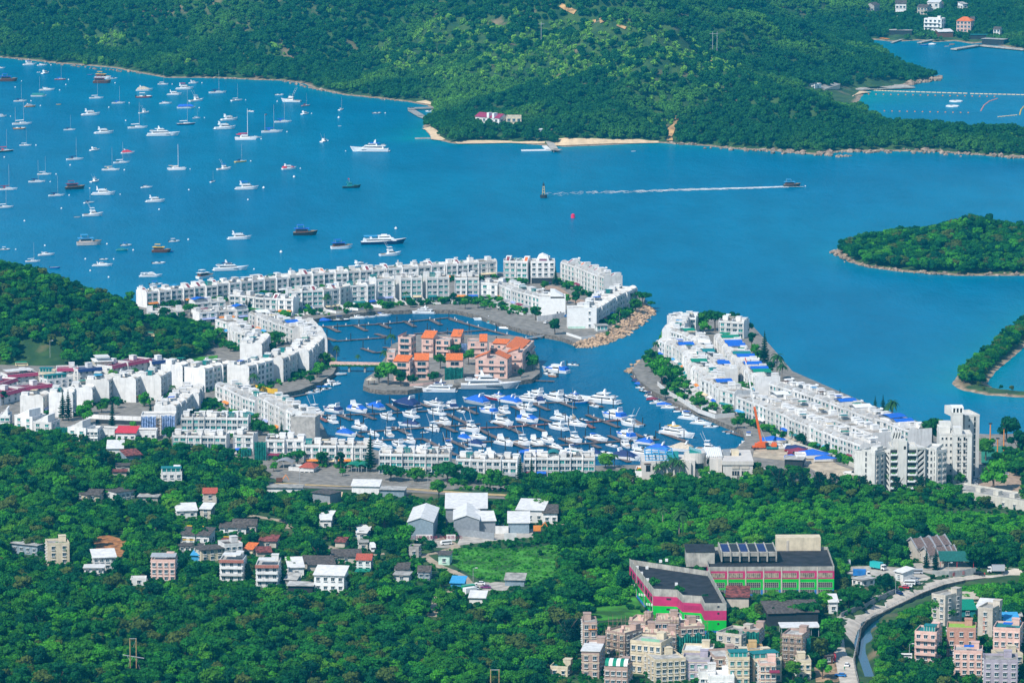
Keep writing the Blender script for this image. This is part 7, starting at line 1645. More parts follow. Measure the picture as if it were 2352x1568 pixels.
PON=[(zB,'330,1112 1250,1070','main pontoon',2.2),(zB,'1250,1070 2165,985','main',2.2),(zB,'2165,985 2350,1040','main',2.2),(zB,'650,1298 1320,1250','m',2.2),(zB,'1870,1150 2180,1220','f',2.6),(zB,'1700,1200 2350,1165','m',2.2),(zB,'1000,1395 1180,1455','f',2.6),(zB,'1180,1455 1310,1440','f',2.2),(zB,'545,1105 690,1175','f',3),(zB,'890,1080 1060,1160','f',3),(zB,'1225,1060 1370,1125','f',3),(zB,'1570,1030 1710,1105','f',3),(zB,'1910,1005 2060,1080','f',3),(zB,'515,1252 650,1298','f',3),(zB,'1185,1200 1330,1240','f',3),(zB,'1290,1380 1390,1395','f',2.5),(zC,'0,468 240,535','m',2.6),(zC,'240,535 410,580','m',2.6),(zC,'0,550 240,535','m',2),(zC,'265,600 550,585','m',2.2),(zC,'20,425 110,440','f',2),(t12,'440,690 1130,670','m',2.2),(t12,'480,650 660,745','f',2.6,1),(t12,'760,680 880,730','f',2.6),(t12,'985,675 1095,722','f',2.6),(t12,'1210,580 1300,640','f',2.6),(t12,'1130,670 1570,645','m',2.2),(t12,'1490,570 1600,610','f',2.6),(t12,'1570,645 2020,610','m',2.2),(t12,'1900,610 2030,672','f',2.6),(t12,'1750,670 2000,790','m',2.6),(t12,'2000,790 2351,960','m',2.6),(t12,'760,800 980,885','f',2.6),(t12,'940,840 1520,800','m',2.2),(t12,'1260,790 1410,860','f',2.6),(t12,'1680,765 1840,838','f',2.6),(t12,'1520,800 2060,765','m',2.2),(t12,'1550,905 1740,1005','f',2.6),(t12,'1740,895 1940,985','f',2.6),(t12,'1850,940 2351,915','m',2.2),(t12,'1740,1005 1840,1050','f',2.6),(t12,'2060,800 2351,790','m',2.4,1),(t12,'2155,735 2351,815','f',2.6),(t12,'1040,915 1560,900','m',2.2),(t22,'0,790 330,765','m',2.4,1),(t22,'0,600 100,645','f',2.6),(t22,'190,575 340,638','f',2.6),(t22,'190,572 680,560','m',2.2),(t22,'440,565 580,618','f',2.6),(t22,'690,560 830,610','f',2.6),(t22,'240,708 350,745','f',2.6),(t22,'680,748 1020,728','m',2.4,1),(t22,'690,680 980,795','m',2.8),(t22,'680,765 750,802','f',2.6,1),(t22,'1110,725 1210,775','f',2.6),(t22,'0,810 80,850','f',2.6),(t22,'60,740 300,832','m',2.6),(t22,'0,935 300,1060','m',2.8),(t22,'180,970 560,955','m',2.2),(t22,'330,965 420,1005','f',2.6),(t22,'440,895 580,955','f',2.6),(t22,'560,950 880,930','m',2.2),(t22,'670,880 800,935','f',2.6),(t22,'740,955 810,985','f',2.4),(t22,'890,870 1000,915','f',2.6),(t22,'880,930 1350,905','m',2.2),(t22,'1120,850 1200,885','f',2.4),(t22,'1345,835 1600,925','f',2.8),(t22,'900,1040 1080,1115','f',2.6),(t22,'1100,320 1300,520','m',2),(t22,'1500,620 1720,720','m',2),(t22,'1960,830 2140,885','m',2),(t22,'190,365 390,372','m',2),(t22,'1850,780 1905,784','f',1.6),(t12,'180,545 470,490','m',2),(t12,'640,380 730,310','f',2)]
pon_lbl=[]
for i,pz in enumerate(PON):
 f_,s=pz[0],pz[1];a,c=[f_(*q)for q in L(s)]
 m_=pz[2][0]=='m';red=len(pz)>4
 where='in the empty upper basin' if a[1]<800 else('in the crowded lower marina' if a[1]>900 else 'along the quay side')
 base=('reddish ' if red else 'dark ')+('long walkway pontoon ' if m_ else 'short finger pontoon ')+where
 o=pontoon(a,c,pz[3],base,red);pon_lbl.append([o,base,(a[0]+c[0])/2,(a[1]+c[1])/2,'pontoon'])
pm=cached('pile',lambda:MB().cyl(0,0,-2,4.6,.24,n=8).cyl(0,0,4.6,4.9,.24,.03,8).mesh('mooring_pile',DSTEEL))
for f_,s in((zB,'348,1140 672,1155 960,1100 1043,1150 1355,1120 1695,1100 2048,1075 2168,985 530,1240 850,1290 1015,1395 1310,1330 1383,1240 1878,1150 1915,1195 2147,1215 1470,1060'),(zC,'290,545 120,540 290,620'),(t12,'410,625 653,740 775,790 868,730 965,880 1070,660 1085,720 1205,740 1228,580 1298,695 1480,640 1498,560 1530,900 1625,690 1622,840 1750,890 1805,760 1818,690 1830,830 2025,670 2120,820 2135,900 2168,725 2240,620 1945,980 2163,960 2080,1040 1865,1050 1720,920 1393,790 1190,870 1298,1010 2290,1000 1090,900 988,770 1515,990'),(t22,'35,700 110,640 330,630 255,700 480,560 300,810 490,740 520,790 575,615 700,670 825,600 745,795 970,790 895,720 1120,840 1200,780 1358,830 1320,900 675,880 710,1030 330,1050 490,950 905,870 1060,1100 1090,980 1580,900 505,255 425,330 468,290 930,610 995,965 50,1080 452,890')):
 for x,y in L(s):q=link('mooring_pile',pm,loc=gp(*f_(x,y)));tag(q,'tall dark steel mooring pile standing beside the marina pontoons','mooring pile','mooring piles')
for i,(a,c)in enumerate((((360,1410),(395,1470)),)):pass
o=link('navigation_buoy',None,loc=gp(*t21(290,250)));tag(o,'tall dark navigation buoy with a yellow lattice tower in open water','buoy')
mb=MB();mb.cyl(0,0,-.5,2.2,2.6,n=14);part(o,'float',mb,DSTEEL)
mb=MB()
for k in range(4):
 a=R(45+90*k);mb.bar((1.4*math.cos(a),1.4*math.sin(a),2.2),(.6*math.cos(a),.6*math.sin(a),9),.16)
for z_ in(4,6,8):mb.box(-1.2+z_*.08,1.2-z_*.08,-1.2+z_*.08,1.2-z_*.08,z_,z_+.2)
part(o,'tower',mb,COLS['yellow']);mb=MB();mb.box(-.7,.7,-.7,.7,9,10.4);mb.cyl(0,0,10.4,12,.35,.1,6);part(o,'topmark',mb,DSTEEL)
mb=MB();mb.cyl(0,0,-.3,2.6,1.5,1.35,14);mb.cyl(0,0,2.6,3.1,1.0,.5,10);o=mb.build('channel_buoy',mat('buoy_red',(.75,.01,.09),.5,.05),loc=gp(*t21(560,435)));tag(o,'bright red can buoy floating alone in mid channel','buoy')
foam=mat('wake_foam',(.75,.8,.8),.6,.2,.4);mb=MB();a,c=gp(*t31(150,150)),gp(*t21(300,215));r_=random.Random(3)
for i in range(900):
 t=r_.random()**3.2;p=a.lerp(c,t);w=2.2+7*t;s=(1.1-.7*t)*(.6+r_.random());y=p.y+r_.gauss(0,w*.55)
 mb.add([(p.x-s*2.2,y-s*.5,.04+i*.0002),(p.x+s*1.6,y-s*.7,.04+i*.0002),(p.x+s*2.4,y+s*.5,.04+i*.0002),(p.x-s*1.4,y+s*.8,.04+i*.0002)],[(0,1,2,3)])
p=gp(*t31(220,148))
for i in range(90):x=p.x+r_.uniform(-8,8);mb.add([(x-.8,p.y-2.4-r_.random(),.25+i*.002),(x+.8,p.y-2.6-r_.random(),.25+i*.002),(x+.6,p.y-1.8,.25+i*.002),(x-.6,p.y-1.7,.25+i*.002)],[(0,1,2,3)])
tag(mb.build('wake',foam),'white foam wake trailing behind the moving ferry','wake',kind='stuff')
def boom(lb,t,s,m,n):
 P=[gp(*t(*q))for q in L(s)];mb=MB()
 for a,c in zip(P,P[1:]):
  for i in range(n):mb.bar(a.lerp(c,(i+.08)/n)+Vector((0,0,.15)),a.lerp(c,(i+.92)/n)+Vector((0,0,.15)),.55,n=6)
 return tag(mb.build('float_boom',m),lb,'float line')
boom('long cream float line across the cove',t30,'930,832 1260,845 1835,862',COLS['cream'],12);boom('cream float line continuing to the right edge of the cove',t30,'1855,864 2360,875 2420,878',COLS['cream'],12)
boom('cream float line behind the wooded ridge',t30,'2110,1078 2290,1060',COLS['cream'],6);boom('curved yellow float line at the right edge',t30,'2312,1058 2325,1010 2351,980',COLS['yellow'],4);boom('curved pink float line in the cove',t30,'1955,1022 1985,970 2030,935 2110,908',COLS['pink'],5)
for i,(x,y)in enumerate(((1727,935),(1695,980))):
 mb=MB();mb.cyl(0,0,-.2,.9,6,n=8);o=mb.build('swimming_raft',CLEAN,loc=gp(*t30(x,y)));tag(o,['upper white swimming raft in the cove','lower white swimming raft in the cove'][i],'raft');mb=MB();mb.box(-2,0,-1,1,.9,1.5);part(o,'bench',mb,COLS['grey'])
sm=cached('swb',lambda:MB().ball(0,0,.2,.7,n=6,k=4).mesh('marker_float',COLS['orange']))
for y,xs in((880,range(925,2100,68)),(1032,range(1070,1850,70))):
 for x in xs:q=link('marker_float',sm,loc=gp(*t30(x,y+(x-1500)*.02)));tag(q,'tiny orange marker float in the roped swimming cove','float','swimming marker floats')
def jetty(lb,t,s,w,h,m,piles=False,name='jetty'):
 P=[gp(*t(*q),h)for q in L(s)];o=link(name,None,loc=(0,0,0));tag(o,lb,'jetty')
 for a,c in zip(P,P[1:]):
  d=c-a;l_=d.length;q=link('deck',MB().box(-w*.3,l_+w*.3,-w/2,w/2,-1.0 if not piles else-.4,0).mesh('deck',m),o,a,math.atan2(d.y,d.x))
  if piles:
   mb=MB()
   for i in range(int(l_/6)+1):mb.cyl(i*6,-w*.35,-h-2,-.4,.25,n=6);mb.cyl(i*6,w*.35,-h-2,-.4,.25,n=6)
   link('piles',mb.mesh('piles',GREYC),o,a,math.atan2(d.y,d.x))
 return o
jetty('L-shaped stone breakwater sheltering one white boat at the far shore',t10,'1680,982 1425,992 1430,1010 1520,1062 1580,1085',6,1.8,GREYC,name='breakwater')
jetty('concrete pier running out from the far beach',t20,'315,1262 395,1372 430,1374',6,2.4,CONC,True);jetty('low white landing pontoon beside the far pier',t20,'100,1378 335,1374 300,1340',4,.8,CLEAN)
jetty('thin low stone spit left of the sandy point',t10,'1475,1268 1590,1266',4,.8,GREYC,name='breakwater')
mb=MB();mb.box(-4,4,-2.5,2.5,0,4.6);o=mb.build('pier_kiosk',CLEAN,loc=ground(*t20(302,1240)));tag(o,'white kiosk at the landward end of the far pier','kiosk');mb=MB();mb.box(-5,5,-3.5,3.5,4.6,5);part(o,'roof',mb,CLEAN)
jetty('concrete ramp platform beside the cove beach',t30,'690,815 960,800 1225,790',26,2,CONC,name='platform');jetty('stone jetty of the far village',t30,'1715,448 1940,412 2351,452',7,2,CONC);jetty('red and tan timber landing of the far village',t30,'1090,352 1220,345 1280,340',14,1.6,COLS['orange'],True);jetty('slim landing bridge of the far village',t30,'1140,390 1280,345',3,1.4,CONC,True)
jetty('small pier below the tall white far villa',t30,'1395,388 1510,365',5,1.6,CONC)
o=link('mobile_crane',None,loc=gp(*zH(250,495),SLABZ),rz=R(8));tag(o,'orange mobile crane with a long raised boom at the boatyard edge','crane');OR=mat('crane_orange',(.75,.13,.01),.5,.08)
mb=MB();mb.box(-5,7,-1.4,1.4,.9,1.7);part(o,'carrier',mb,OR);mb=MB();mb.box(-2.2,2.6,-1.5,1.5,1.75,3.6);mb.box(-3.6,-2.2,-1.4,1.4,1.75,3.0);part(o,'superstructure',mb,OR)
mb=MB();mb.box(1.2,2.9,-2.4,-1.55,1.8,3.5);part(o,'operator_cab',mb,BLACKG);mb=MB();mb.box(5.2,7.2,-1.4,1.4,1.7,3.2);part(o,'driver_cab',mb,OR);mb=MB();mb.box(6.2,7.25,-1.43,1.43,2.3,3.0);part(o,'cab_window',mb,BLACKG)
for x in(-4,-2.5,2.5,4,5.8):
 for y in(-1.4,1.1):
  mb=MB();n=12;mb.loft([[(x+.65*math.cos(6.283*i/n),y+k,.65+.65*math.sin(6.283*i/n))for i in range(n)]for k in(0,.35)]);part(o,'wheel',mb,COLS['black'])
for x in(-4.6,6.6):mb=MB();mb.box(x-.2,x+.2,-3.2,3.2,.6,.9);[mb.box(x-.4,x+.4,s_-.4,s_+.4,0,.6)for s_ in(-3,3)];part(o,'outrigger',mb,DSTEEL)
tip=Vector((-9.5,-1,47));b0=Vector((-.5,0,3.4));mid=b0.lerp(tip,.42)
mb=MB();mb.bar(b0,mid,.75,n=4);part(o,'boom_base',mb,OR);mb=MB();mb.bar(mid,b0.lerp(tip,.72),.5,n=4);part(o,'boom_section',mb,CLEAN);mb=MB();mb.bar(b0.lerp(tip,.72),tip,.36,n=4);part(o,'boom_tip',mb,CLEAN);mb=MB();mb.bar(tip,tip+Vector((.9,0,-2.5)),.35);part(o,'boom_head',mb,COLS['red']);mb=MB();mb.bar((2,0,3.4),b0.lerp(tip,.25),.22);part(o,'luffing_ram',mb,STEEL)
for lb,k,x,y,l_,hd,hc,cc in(('blue tarped boat on the hard nearest the crane','tarped',330,452,14,0,'white','blue'),('white boat hull parked beside the boatyard wall','speed',385,478,10,10,'white','none'),('white runabout parked right of the boatyard masts','sport',430,492,11,5,'white','none'),('navy tarped boat parked in the middle of the yard','tarped',480,505,12,0,'red','navy'),('maroon hulled boat parked in the yard','tarped',500,525,12,0,'red','maroon'),('white boat with red stripe parked in the yard','speed',535,535,11,0,'red','none'),('long blue tarped boat parked at the yard edge','tarped',600,555,18,0,'white','blue'),('smaller blue tarped boat at the end of the yard','tarped',680,575,12,5,'white','blue'),('white boats trailer hull at the yard fence','speed',870,668,12,178,'white','none'),('flat blue tarp covered dinghy by the yard shed','tarped',450,556,8,0,'white','blue')):
 boat(k,*zH(x,y),l_,hd,hc,cc,lb,'boats parked in the boatyard',SLABZ+.5)
block('dark fronted boatyard shed under the pines',zH(400,618),zH(520,622),4,10,1,0,'dark_interior','slab',0,'yard_shed','shed',SLABZ,rc='flat_roof',rooms=False);block('white office box beside the dark boatyard shed',zH(475,605),zH(545,605),4.5,8,1,2,'white_wall','flat',1,'yard_office','office',SLABZ,rooms=False)
o=link('small_loader',None,loc=gp(*zH(318,500),SLABZ));tag(o,'small orange loader beside the crane','loader');mb=MB();mb.box(-3,3,-1.2,1.2,.6,1.6);part(o,'chassis',mb,COLS['teal']);mb=MB();mb.box(-.5,2.2,-1.1,1.1,1.6,3.2);part(o,'cab',mb,OR)
# ---- vehicles
def wheels(o,xs,y,r):
 for x in xs:
  for s in(-1,1):
   link('wheel',cached(('wh',r),lambda:MB().loft([[(r*math.cos(6.283*i/10),k,r*math.sin(6.283*i/10))for i in range(10)]for k in(-.12,.12)]).mesh('wheel',COLS['black'])),o,(x,s*y,r))
def vehicle(kind,p,rz,c,label,grp='vehicles'):
 pm_=cached(('paint',c),lambda:mat(c.replace(' ','_')+'_paint',{'white':(.8,.8,.8),'silver':(.45,.47,.5),'black':(.015,.016,.02),'red':(.5,.02,.04),'blue':(.02,.09,.4),'teal':(.03,.42,.42),'green':(.02,.3,.15),'purple':(.2,.03,.15),'grey':(.2,.21,.22),'cream':(.7,.6,.35),'navy':(.01,.03,.14)}[c],.25,.02))
 o=link({'car':'parked_car','van':'van','truck':'box_truck','bus':'minibus'}[kind],None,loc=p,rz=rz);tag(o,label,{'car':'car','van':'van','truck':'truck','bus':'minibus'}[kind],grp)
 if kind=='car':
  link('body',cabmesh('body',((-2.2,.35),(2.2,.35),(2.25,.75),(1.1,.95),(-2.0,1.0),(-2.25,.8)),1.8,1.72,pm_),o);link('cabin',cabmesh('cabin',((-1.9,.93),(1.15,.93),(.45,1.42),(-1.3,1.45)),1.62,1.3,BLACKG),o);link('roof',cabmesh('roof',((-1.35,1.42),(.5,1.39),(.35,1.48),(-1.2,1.51)),1.34,1.2,pm_),o);wheels(o,(-1.35,1.4),.8,.33)
 elif kind in('van','bus'):
  k=1.0 if kind=='van' else 1.45
  link('body',cabmesh('body',((-2.5*k,.35),(2.5*k,.35),(2.5*k,1.1),(2.0*k,1.95),(-2.5*k,2.05)),1.9,1.75,pm_),o);link('window_band',cabmesh('window_band',((-2.3*k,1.15),(2.3*k,1.15),(1.95*k,1.7),(-2.3*k,1.75)),1.94,1.86,BLACKG),o)
  if kind=='bus':link('roof',bx('roof',-3.6,2.8,-.95,.95,2.05,2.5,COLS['green']),o)
  wheels(o,(-1.6*k,1.6*k),.85,.36)
 else:
  link('cargo_box',bx('cargo_box',-4.2,1.4,-1.2,1.2,.9,3.4,pm_),o);link('cab',cabmesh('cab',((1.6,.5),(3.4,.5),(3.4,1.5),(3.0,2.5),(1.6,2.6)),2.1,2.0,cached('cabw',lambda:MATS['white_paint'])),o);link('windscreen',cabmesh('windscreen',((2.0,1.55),(3.42,1.55),(3.12,2.3),(2.0,2.3)),2.12,2.06,BLACKG),o);wheels(o,(-3,2.5),1.0,.48)
 return o
def veh(kind,pt,hd,c,lb,z='g'):
 p=ground(*pt)if z=='g' else gp(*pt,z);p.z+=.16;s=scale_at(p.y);PROT.append((pt[0]-s*2,pt[1]-s*1.6,pt[0]+s*2,pt[1],pt[1]));return vehicle(kind,p,R(hd),c,lb)
veh('truck',t33(870,598),175-180,'blue','blue box truck parked beside the dirt yard');veh('truck',t33(1020,530),-40,'teal','turquoise box truck at the edge of the wood');veh('truck',t33(2085,556),180,'silver','silver box truck parked on the road by the temple')
veh('van',t33(1368,566),180,'silver','silver van parked before the temple');veh('car',t33(1932,574),180,'black','black car parked by the temple wall');veh('car',t33(1330,632),165,'silver','silver car at the back of the roadside lot');veh('van',t33(1300,668),170,'white','white van in the roadside lot');veh('car',t33(1350,665),170,'grey','brown grey car beside the white van');veh('car',t33(1278,690),165,'white','white car in front of the white van');veh('car',t33(1250,702),165,'red','bright red car in the roadside lot');veh('car',t33(1200,755),120,'navy','dark blue car by the roadside lamp')
veh('car',t33(725,1415),82,'white','white car driving along the curved road');veh('van',t33(1265,1345),175,'white','white people carrier parked by the river trees');veh('car',t33(1975,1338),165,'white','white taxi-like car between the pink houses');veh('car',t33(500,1415),175,'purple','purple car on the gravel lot');veh('car',t33(665,1510),160,'blue','light blue car at the corner of the gravel lot')
veh('van',t13(1745,300),200,'white','white minivan with a maroon stripe at the yard entrance');veh('truck',t13(1072,362),-80,'white','white lorry parked on the village track');veh('car',t13(2058,668),175,'white','black and white car in the little car park');veh('car',t13(2110,700),175,'purple','dark red car in the little car park');veh('truck',t13(1975,735),35,'green','green canvas truck by the car park');veh('truck',t13(1990,760),35,'white','white box trailer below the green truck');veh('car',t13(2230,140),170,'blue','blue car behind the yard gate')
veh('bus',t02(200,228),5,'cream','cream minibus with a green roof on the hillside road');veh('bus',zA(395,1028),-20,'cream','cream minibus partly seen on the upper hillside bend')
for i,(x,y)in enumerate(L('740,1190 775,1188 860,1200 945,1196 600,1180 235,1160')):veh('car',t12(x,y),80,['white','silver','white','red','black','blue'][i],['white car left of the green carports','silver car beside the green carports','white car under the left green carport','red car under the right green carport','black car under the roadside tree','blue car under the curved carport'][i])
for i,(x,y)in enumerate(L('1905,1250 1900,1275 1890,1300 1885,1320 2130,1205 2170,1228 1850,1350')):veh('car',t32(x,y),178,['white','silver','white','silver','navy','silver','silver'][i],['white car nearest the tall flats','silver car second from the tall flats','white car third beside the flats','silver car fourth beside the flats','dark car by the forecourt fence','silver car by the forecourt fence','silver estate car by the palms'][i])
for i,(x,y,c)in enumerate(((590,268,'navy'),(560,300,'blue'),(680,262,'grey'))):veh('car',zG(x,y),85,c,['dark blue car parked on the right arm road','blue car parked under the trees of the right arm road','grey car on the far side of the right arm road'][i],SLABZ)
for i,(x,y,c)in enumerate(((625,245,'navy'),(600,490,'white'),(728,450,'blue'))):veh('car',zC(x,y),70,c,['dark car under the tall stilted house','white car by the quay near the white gable','blue car between the two white gables'][i],SLABZ)
for i,(a,c,m_)in enumerate((((170,1160),(335,1165),'grey'),((805,1195),(945,1200),'green'),((915,1198),(1020,1200),'green'))):
 p,q=gp(*t12(*a),2.9),gp(*t12(*c),2.9);t=q-p;w=t.length;o=link('carport',None,loc=p,rz=math.atan2(t.y,t.x));tag(o,['grey curved carport in the marina car yard','left green curved carport','right green curved carport'][i],'carport')
 mb=MB();n=9;tp=[(w*k/n,2.6+1.3*math.sin(math.pi*k/n))for k in range(n+1)];mb.prof(tp+[(x,z-.12)for x,z in tp[::-1]],0,9);part(o,'roof',mb,COLS[m_]);PROT.append((t12(*a)[0],t12(*a)[1]-20,t12(*c)[0],t12(*c)[1],t12(*c)[1]))
 for x in(.2,w/2,w-.2):mb=MB();mb.box(x-.1,x+.1,.2,.4,0,2.7);part(o,'post',mb,STEEL)
o=link('excavator',None,loc=ground(*t12(215,1300)));tag(o,'brown excavator beside the sandy path','excavator');mb=MB();mb.box(-1.6,1.6,-1.2,1.2,.2,.9);part(o,'tracks',mb,DSTEEL);mb=MB();mb.box(-1.5,1.4,-1.1,1.1,.9,2.6);part(o,'body',mb,COLS['brown']);mb=MB();mb.bar((1.2,0,1.6),(3.2,0,4.2),.25);mb.bar((3.2,0,4.2),(4.6,0,1.6),.2);part(o,'arm',mb,COLS['orange'])
o=link('excavator',None,loc=ground(*zQ(990,285)));tag(o,'orange excavator among the trees of the tin shed yard','excavator');mb=MB();mb.box(-2,2,-1.3,1.3,.2,1);part(o,'tracks',mb,DSTEEL);mb=MB();mb.box(-1.8,1.6,-1.2,1.2,1,3.2);part(o,'body',mb,COLS['orange']);mb=MB();mb.bar((1.2,0,2),(3.4,0,5),.3);mb.bar((3.4,0,5),(5,0,2),.25);part(o,'arm',mb,COLS['orange']);PROT.append((*zQ(965,245),*zQ(1010,285),zQ(0,285)[1]))
o=link('shrine',None,loc=ground(*t33(607,1365)));tag(o,'small red shrine post at the roadside','shrine');mb=MB();mb.box(-.7,.7,-.6,.6,0,2.6);part(o,'body',mb,COLS['red']);mb=MB();mb.cyl(0,0,2.6,3.6,.9,.1,6);part(o,'roof',mb,COLS['red'])
def person(pt,c,lb):
 p=ground(*pt);p.z+=.15;me=bpy.data.meshes.new('person');vs=[(0,0,.95),(0,0,1.2),(0,0,1.42),(0,0,1.52),(0,0,1.68),(.1,0,.9),(.13,.12,.5),(.14,.1,.06),(-.1,0,.9),(-.13,-.14,.5),(-.15,-.2,.06),(.2,0,1.4),(.27,.05,1.12),(.27,.14,.88),(-.2,0,1.4),(-.27,.02,1.12),(-.25,-.08,.88)]
 es=[(0,1),(1,2),(2,3),(3,4),(0,5),(5,6),(6,7),(0,8),(8,9),(9,10),(2,11),(11,12),(12,13),(2,14),(14,15),(15,16)];rr=[.15,.15,.15,.06,.11,.09,.07,.05,.09,.07,.05,.06,.05,.04,.06,.05,.04]
 me.from_pydata(vs,es,[]);me.materials.append(COLS[c]);o=link('person',me,loc=p);tag(o,lb,'person');md=o.modifiers.new('s','SKIN');o.modifiers.new('u','SUBSURF').levels=1
 for s_,r_ in zip(me.skin_vertices[0].data,rr):s_.radius=(r_,r_)
 me.skin_vertices[0].data[0].use_root=True
person(t33(1990,588),'red','person in red walking by the road railing near the temple');person(t33(703,1455),'green','person in green walking beside the curved road');person(t33(1083,880),'white','person in white cycling-like beside the road railing')
rl=[]
for i in range(0,len(VRQ)-1):rl.append(VRQ[i])
mb=MB();pr_=None
for i,q in enumerate(rl):
 t=rl[min(i+1,len(rl)-1)]-rl[max(0,i-1)];t.z=0;t.normalize();s=Vector((t.y,-t.x,0))*(3.6+2.4*min(1,max(0,(i/len(rl)-.2)/.15)));p=Vector((q.x+s.x,q.y+s.y,q.z+.1))
 mb.bar(p,p+Vector((0,0,1.15)),.06)
 if pr_:mb.bar(pr_+Vector((0,0,1.15)),p+Vector((0,0,1.15)),.06);mb.bar(pr_+Vector((0,0,.6)),p+Vector((0,0,.6)),.045)
 pr_=p
tag(mb.build('road_railing',STEEL),'long steel railing along the river side of the curved road','railing')
wv_=[]
mb=MB()
for i in range(len(rl)-1):
 a,c=rl[i],rl[i+1];t=(c-a).normalized();s=Vector((t.y,-t.x,0))*(3.85+2.4*min(1,max(0,(i/len(rl)-.2)/.15)))
 p,q=a+s,c+s;mb.add([(p.x,p.y,p.z+.18),(q.x,q.y,q.z+.18),(q.x,q.y,1.6),(p.x,p.y,1.6)],[(0,1,2,3)]);s2=s*1.09;p2,q2=a+s2,c+s2;mb.add([(p.x,p.y,p.z+.18),(q.x,q.y,q.z+.18),(q2.x,q2.y,q2.z+.18),(p2.x,p2.y,p2.z+.18)],[(0,3,2,1)]);mb.add([(p2.x,p2.y,p2.z+.18),(q2.x,q2.y,q2.z+.18),(q2.x,q2.y,1.6),(p2.x,p2.y,1.6)],[(0,1,2,3)])
tag(mb.build('river_wall',QUAY),kind='structure')
wallrun('field_wall','dark stone wall on the inner side of the curved road',[t33(*p)for p in L('670,965 760,925 900,875 1000,820 1100,775 1165,745')],2.0,GREYC,z='g')
def hpole(pt,h,w,lb,top=True):
 p=ground(*pt);o=link('power_pole',None,loc=p);tag(o,lb,'power pole','power poles');WD=mat('pole_wood',(.42,.27,.12),.85,.15,2)
 for x in(-w/2,w/2):mb=MB();mb.cyl(x,0,-1,h,.22,.17,8);part(o,'pole',mb,WD)
 mb=MB();mb.bar((-w/2-.2,0,h-.2),(w/2+.2,0,h-.2),.14);part(o,'top_bar',mb,STEEL)
 if top:
  mb=MB();mb.bar((-w*1.7,1,h*.53),(w*1.8,-1.2,h*.47),.16);part(o,'cross_arm',mb,STEEL);mb=MB()
  for x in(-w/2,w/2):mb.bar((x,0,h*.38),(x-w*.5,.4,h*.51),.06);mb.bar((x,0,h*.38),(x+w*.5,-.4,h*.49),.06)
  mb.bar((w/2,0,h*.95),(0,0,h*.75),.05);part(o,'brace',mb,STEEL);mb=MB();mb.bar((w/2,0,h*.45),(w*1.6,-2,-1),.04,n=3);mb.bar((-w/2,0,h*.45),(-w*1.2,-2,-1),.04,n=3);part(o,'stay',mb,STEEL)
 PROT.append((pt[0]-w*7,pt[1]-h*5.6,pt[0]+w*7,pt[1]-h*1.2,pt[1]));return o
hpole(t03(1226,1490),14.5,2.4,'twin wooden power pole with a cross arm rising from the lower left wood');hpole(t13(2195,1640),8.5,3.2,'twin wooden power pole at the bottom edge',False)
def lamp(pt,h,lb,z='g'):
 p=ground(*pt)if z=='g' else gp(*pt,z);o=link('street_lamp',None,loc=p);tag(o,lb,'street lamp','street lamps');mb=MB();mb.cyl(0,0,-.5,h,.12,.08,6);mb.bar((0,0,h),(1.2,0,h+.2),.06);part(o,'post',mb,STEEL);mb=MB();mb.box(.9,1.9,-.2,.2,h+.1,h+.3);part(o,'lamp_head',mb,CLEAN)
lamp(t33(1172,775),8.5,'tall street lamp at the bend beside the dark blue car');lamp(t33(1655,590),6,'street lamp in front of the temple awning');lamp(t33(1298,1345),6,'street lamp beside the white people carrier');lamp(t13(1995,640),6,'lamp post on the lane beside the fenced meadow');lamp(t02(460,140),9,'tall lamp on the left hillside road',6);lamp(t12(245,1165),7,'lamp post before the grey curved carport');lamp(t12(690,1180),7,'lamp post left of the green carports');lamp(t12(400,1340),9,'tall lamp post by the sandy path');lamp(t12(1580,1370),9,'lamp post on the marina road');lamp(t22(2295,1300),7,'white mast right of the clubhouse');lamp(t33(635,960),7,'lamp pole at the bend by the white lean-to')
for i,(x,y,h)in enumerate(((2040,975,12),(2165,1040,13),(2108,1040,8))):p=gp(*t32(x,y),3.4);o=link('floodlight_mast',None,loc=p);tag(o,['left rust coloured floodlight mast of the sports court','right rust coloured floodlight mast of the sports court','short rust coloured mast between the court floodlights'][i],'mast');mb=MB();mb.cyl(0,0,0,h,.35,.25,6);part(o,'mast',mb,COLS['orange']);mb=MB();mb.box(-.9,.9,-.3,.3,h,h+.6);part(o,'lamps',mb,DSTEEL)
for i,(x,y)in enumerate(((268,425),(1843,512))):p=ground(*t20(x,y));o=link('far_pole',None,loc=p);tag(o,['slim power pole standing on the far hillside, left one','slim twin power pole on the far hillside above the bare scar'][i],'power pole');mb=MB();mb.cyl(0,0,0,22,.3,.25,5);(mb.cyl(4,0,0,22,.3,.25,5)if i else None);part(o,'pole',mb,STEEL);mb=MB();mb.bar((-3,0,20),(5 if i else 3,0,20),.2);part(o,'cross_arm',mb,STEEL)
mb=MB();r_=random.Random(4);c0=ground(*zN(705,545))
for i in range(60):x,y=r_.gauss(0,3.5),r_.gauss(0,4);mb.box(c0.x+x-.6,c0.x+x+.6,c0.y+y-.4,c0.y+y+.4,c0.z,c0.z+max(.3,2-abs(x)*.3-abs(y)*.2)*r_.uniform(.6,1),0)
tag(mb.build('rubble',STONEW),'heap of pale rubble beside the tan house','rubble',kind='stuff')
o=block('flat stack of pale timber packs right of the river',t33(1750,850),t33(1930,850),2.6,14,1,0,'cream_render','slab',0,'timber_stack','timber stack','g',rc='beige',rooms=False)
o=link('striped_lookout',None,loc=ground(*t33(1215,630)));bpy.data.objects.remove(o)
block('small white hut at the front of the dirt yard',t33(1165,620),t33(1240,640),4,6,1,1,'white_wall','shed',0,'yard_hut','hut','g',rc='pale_tin_roof',rooms=False)
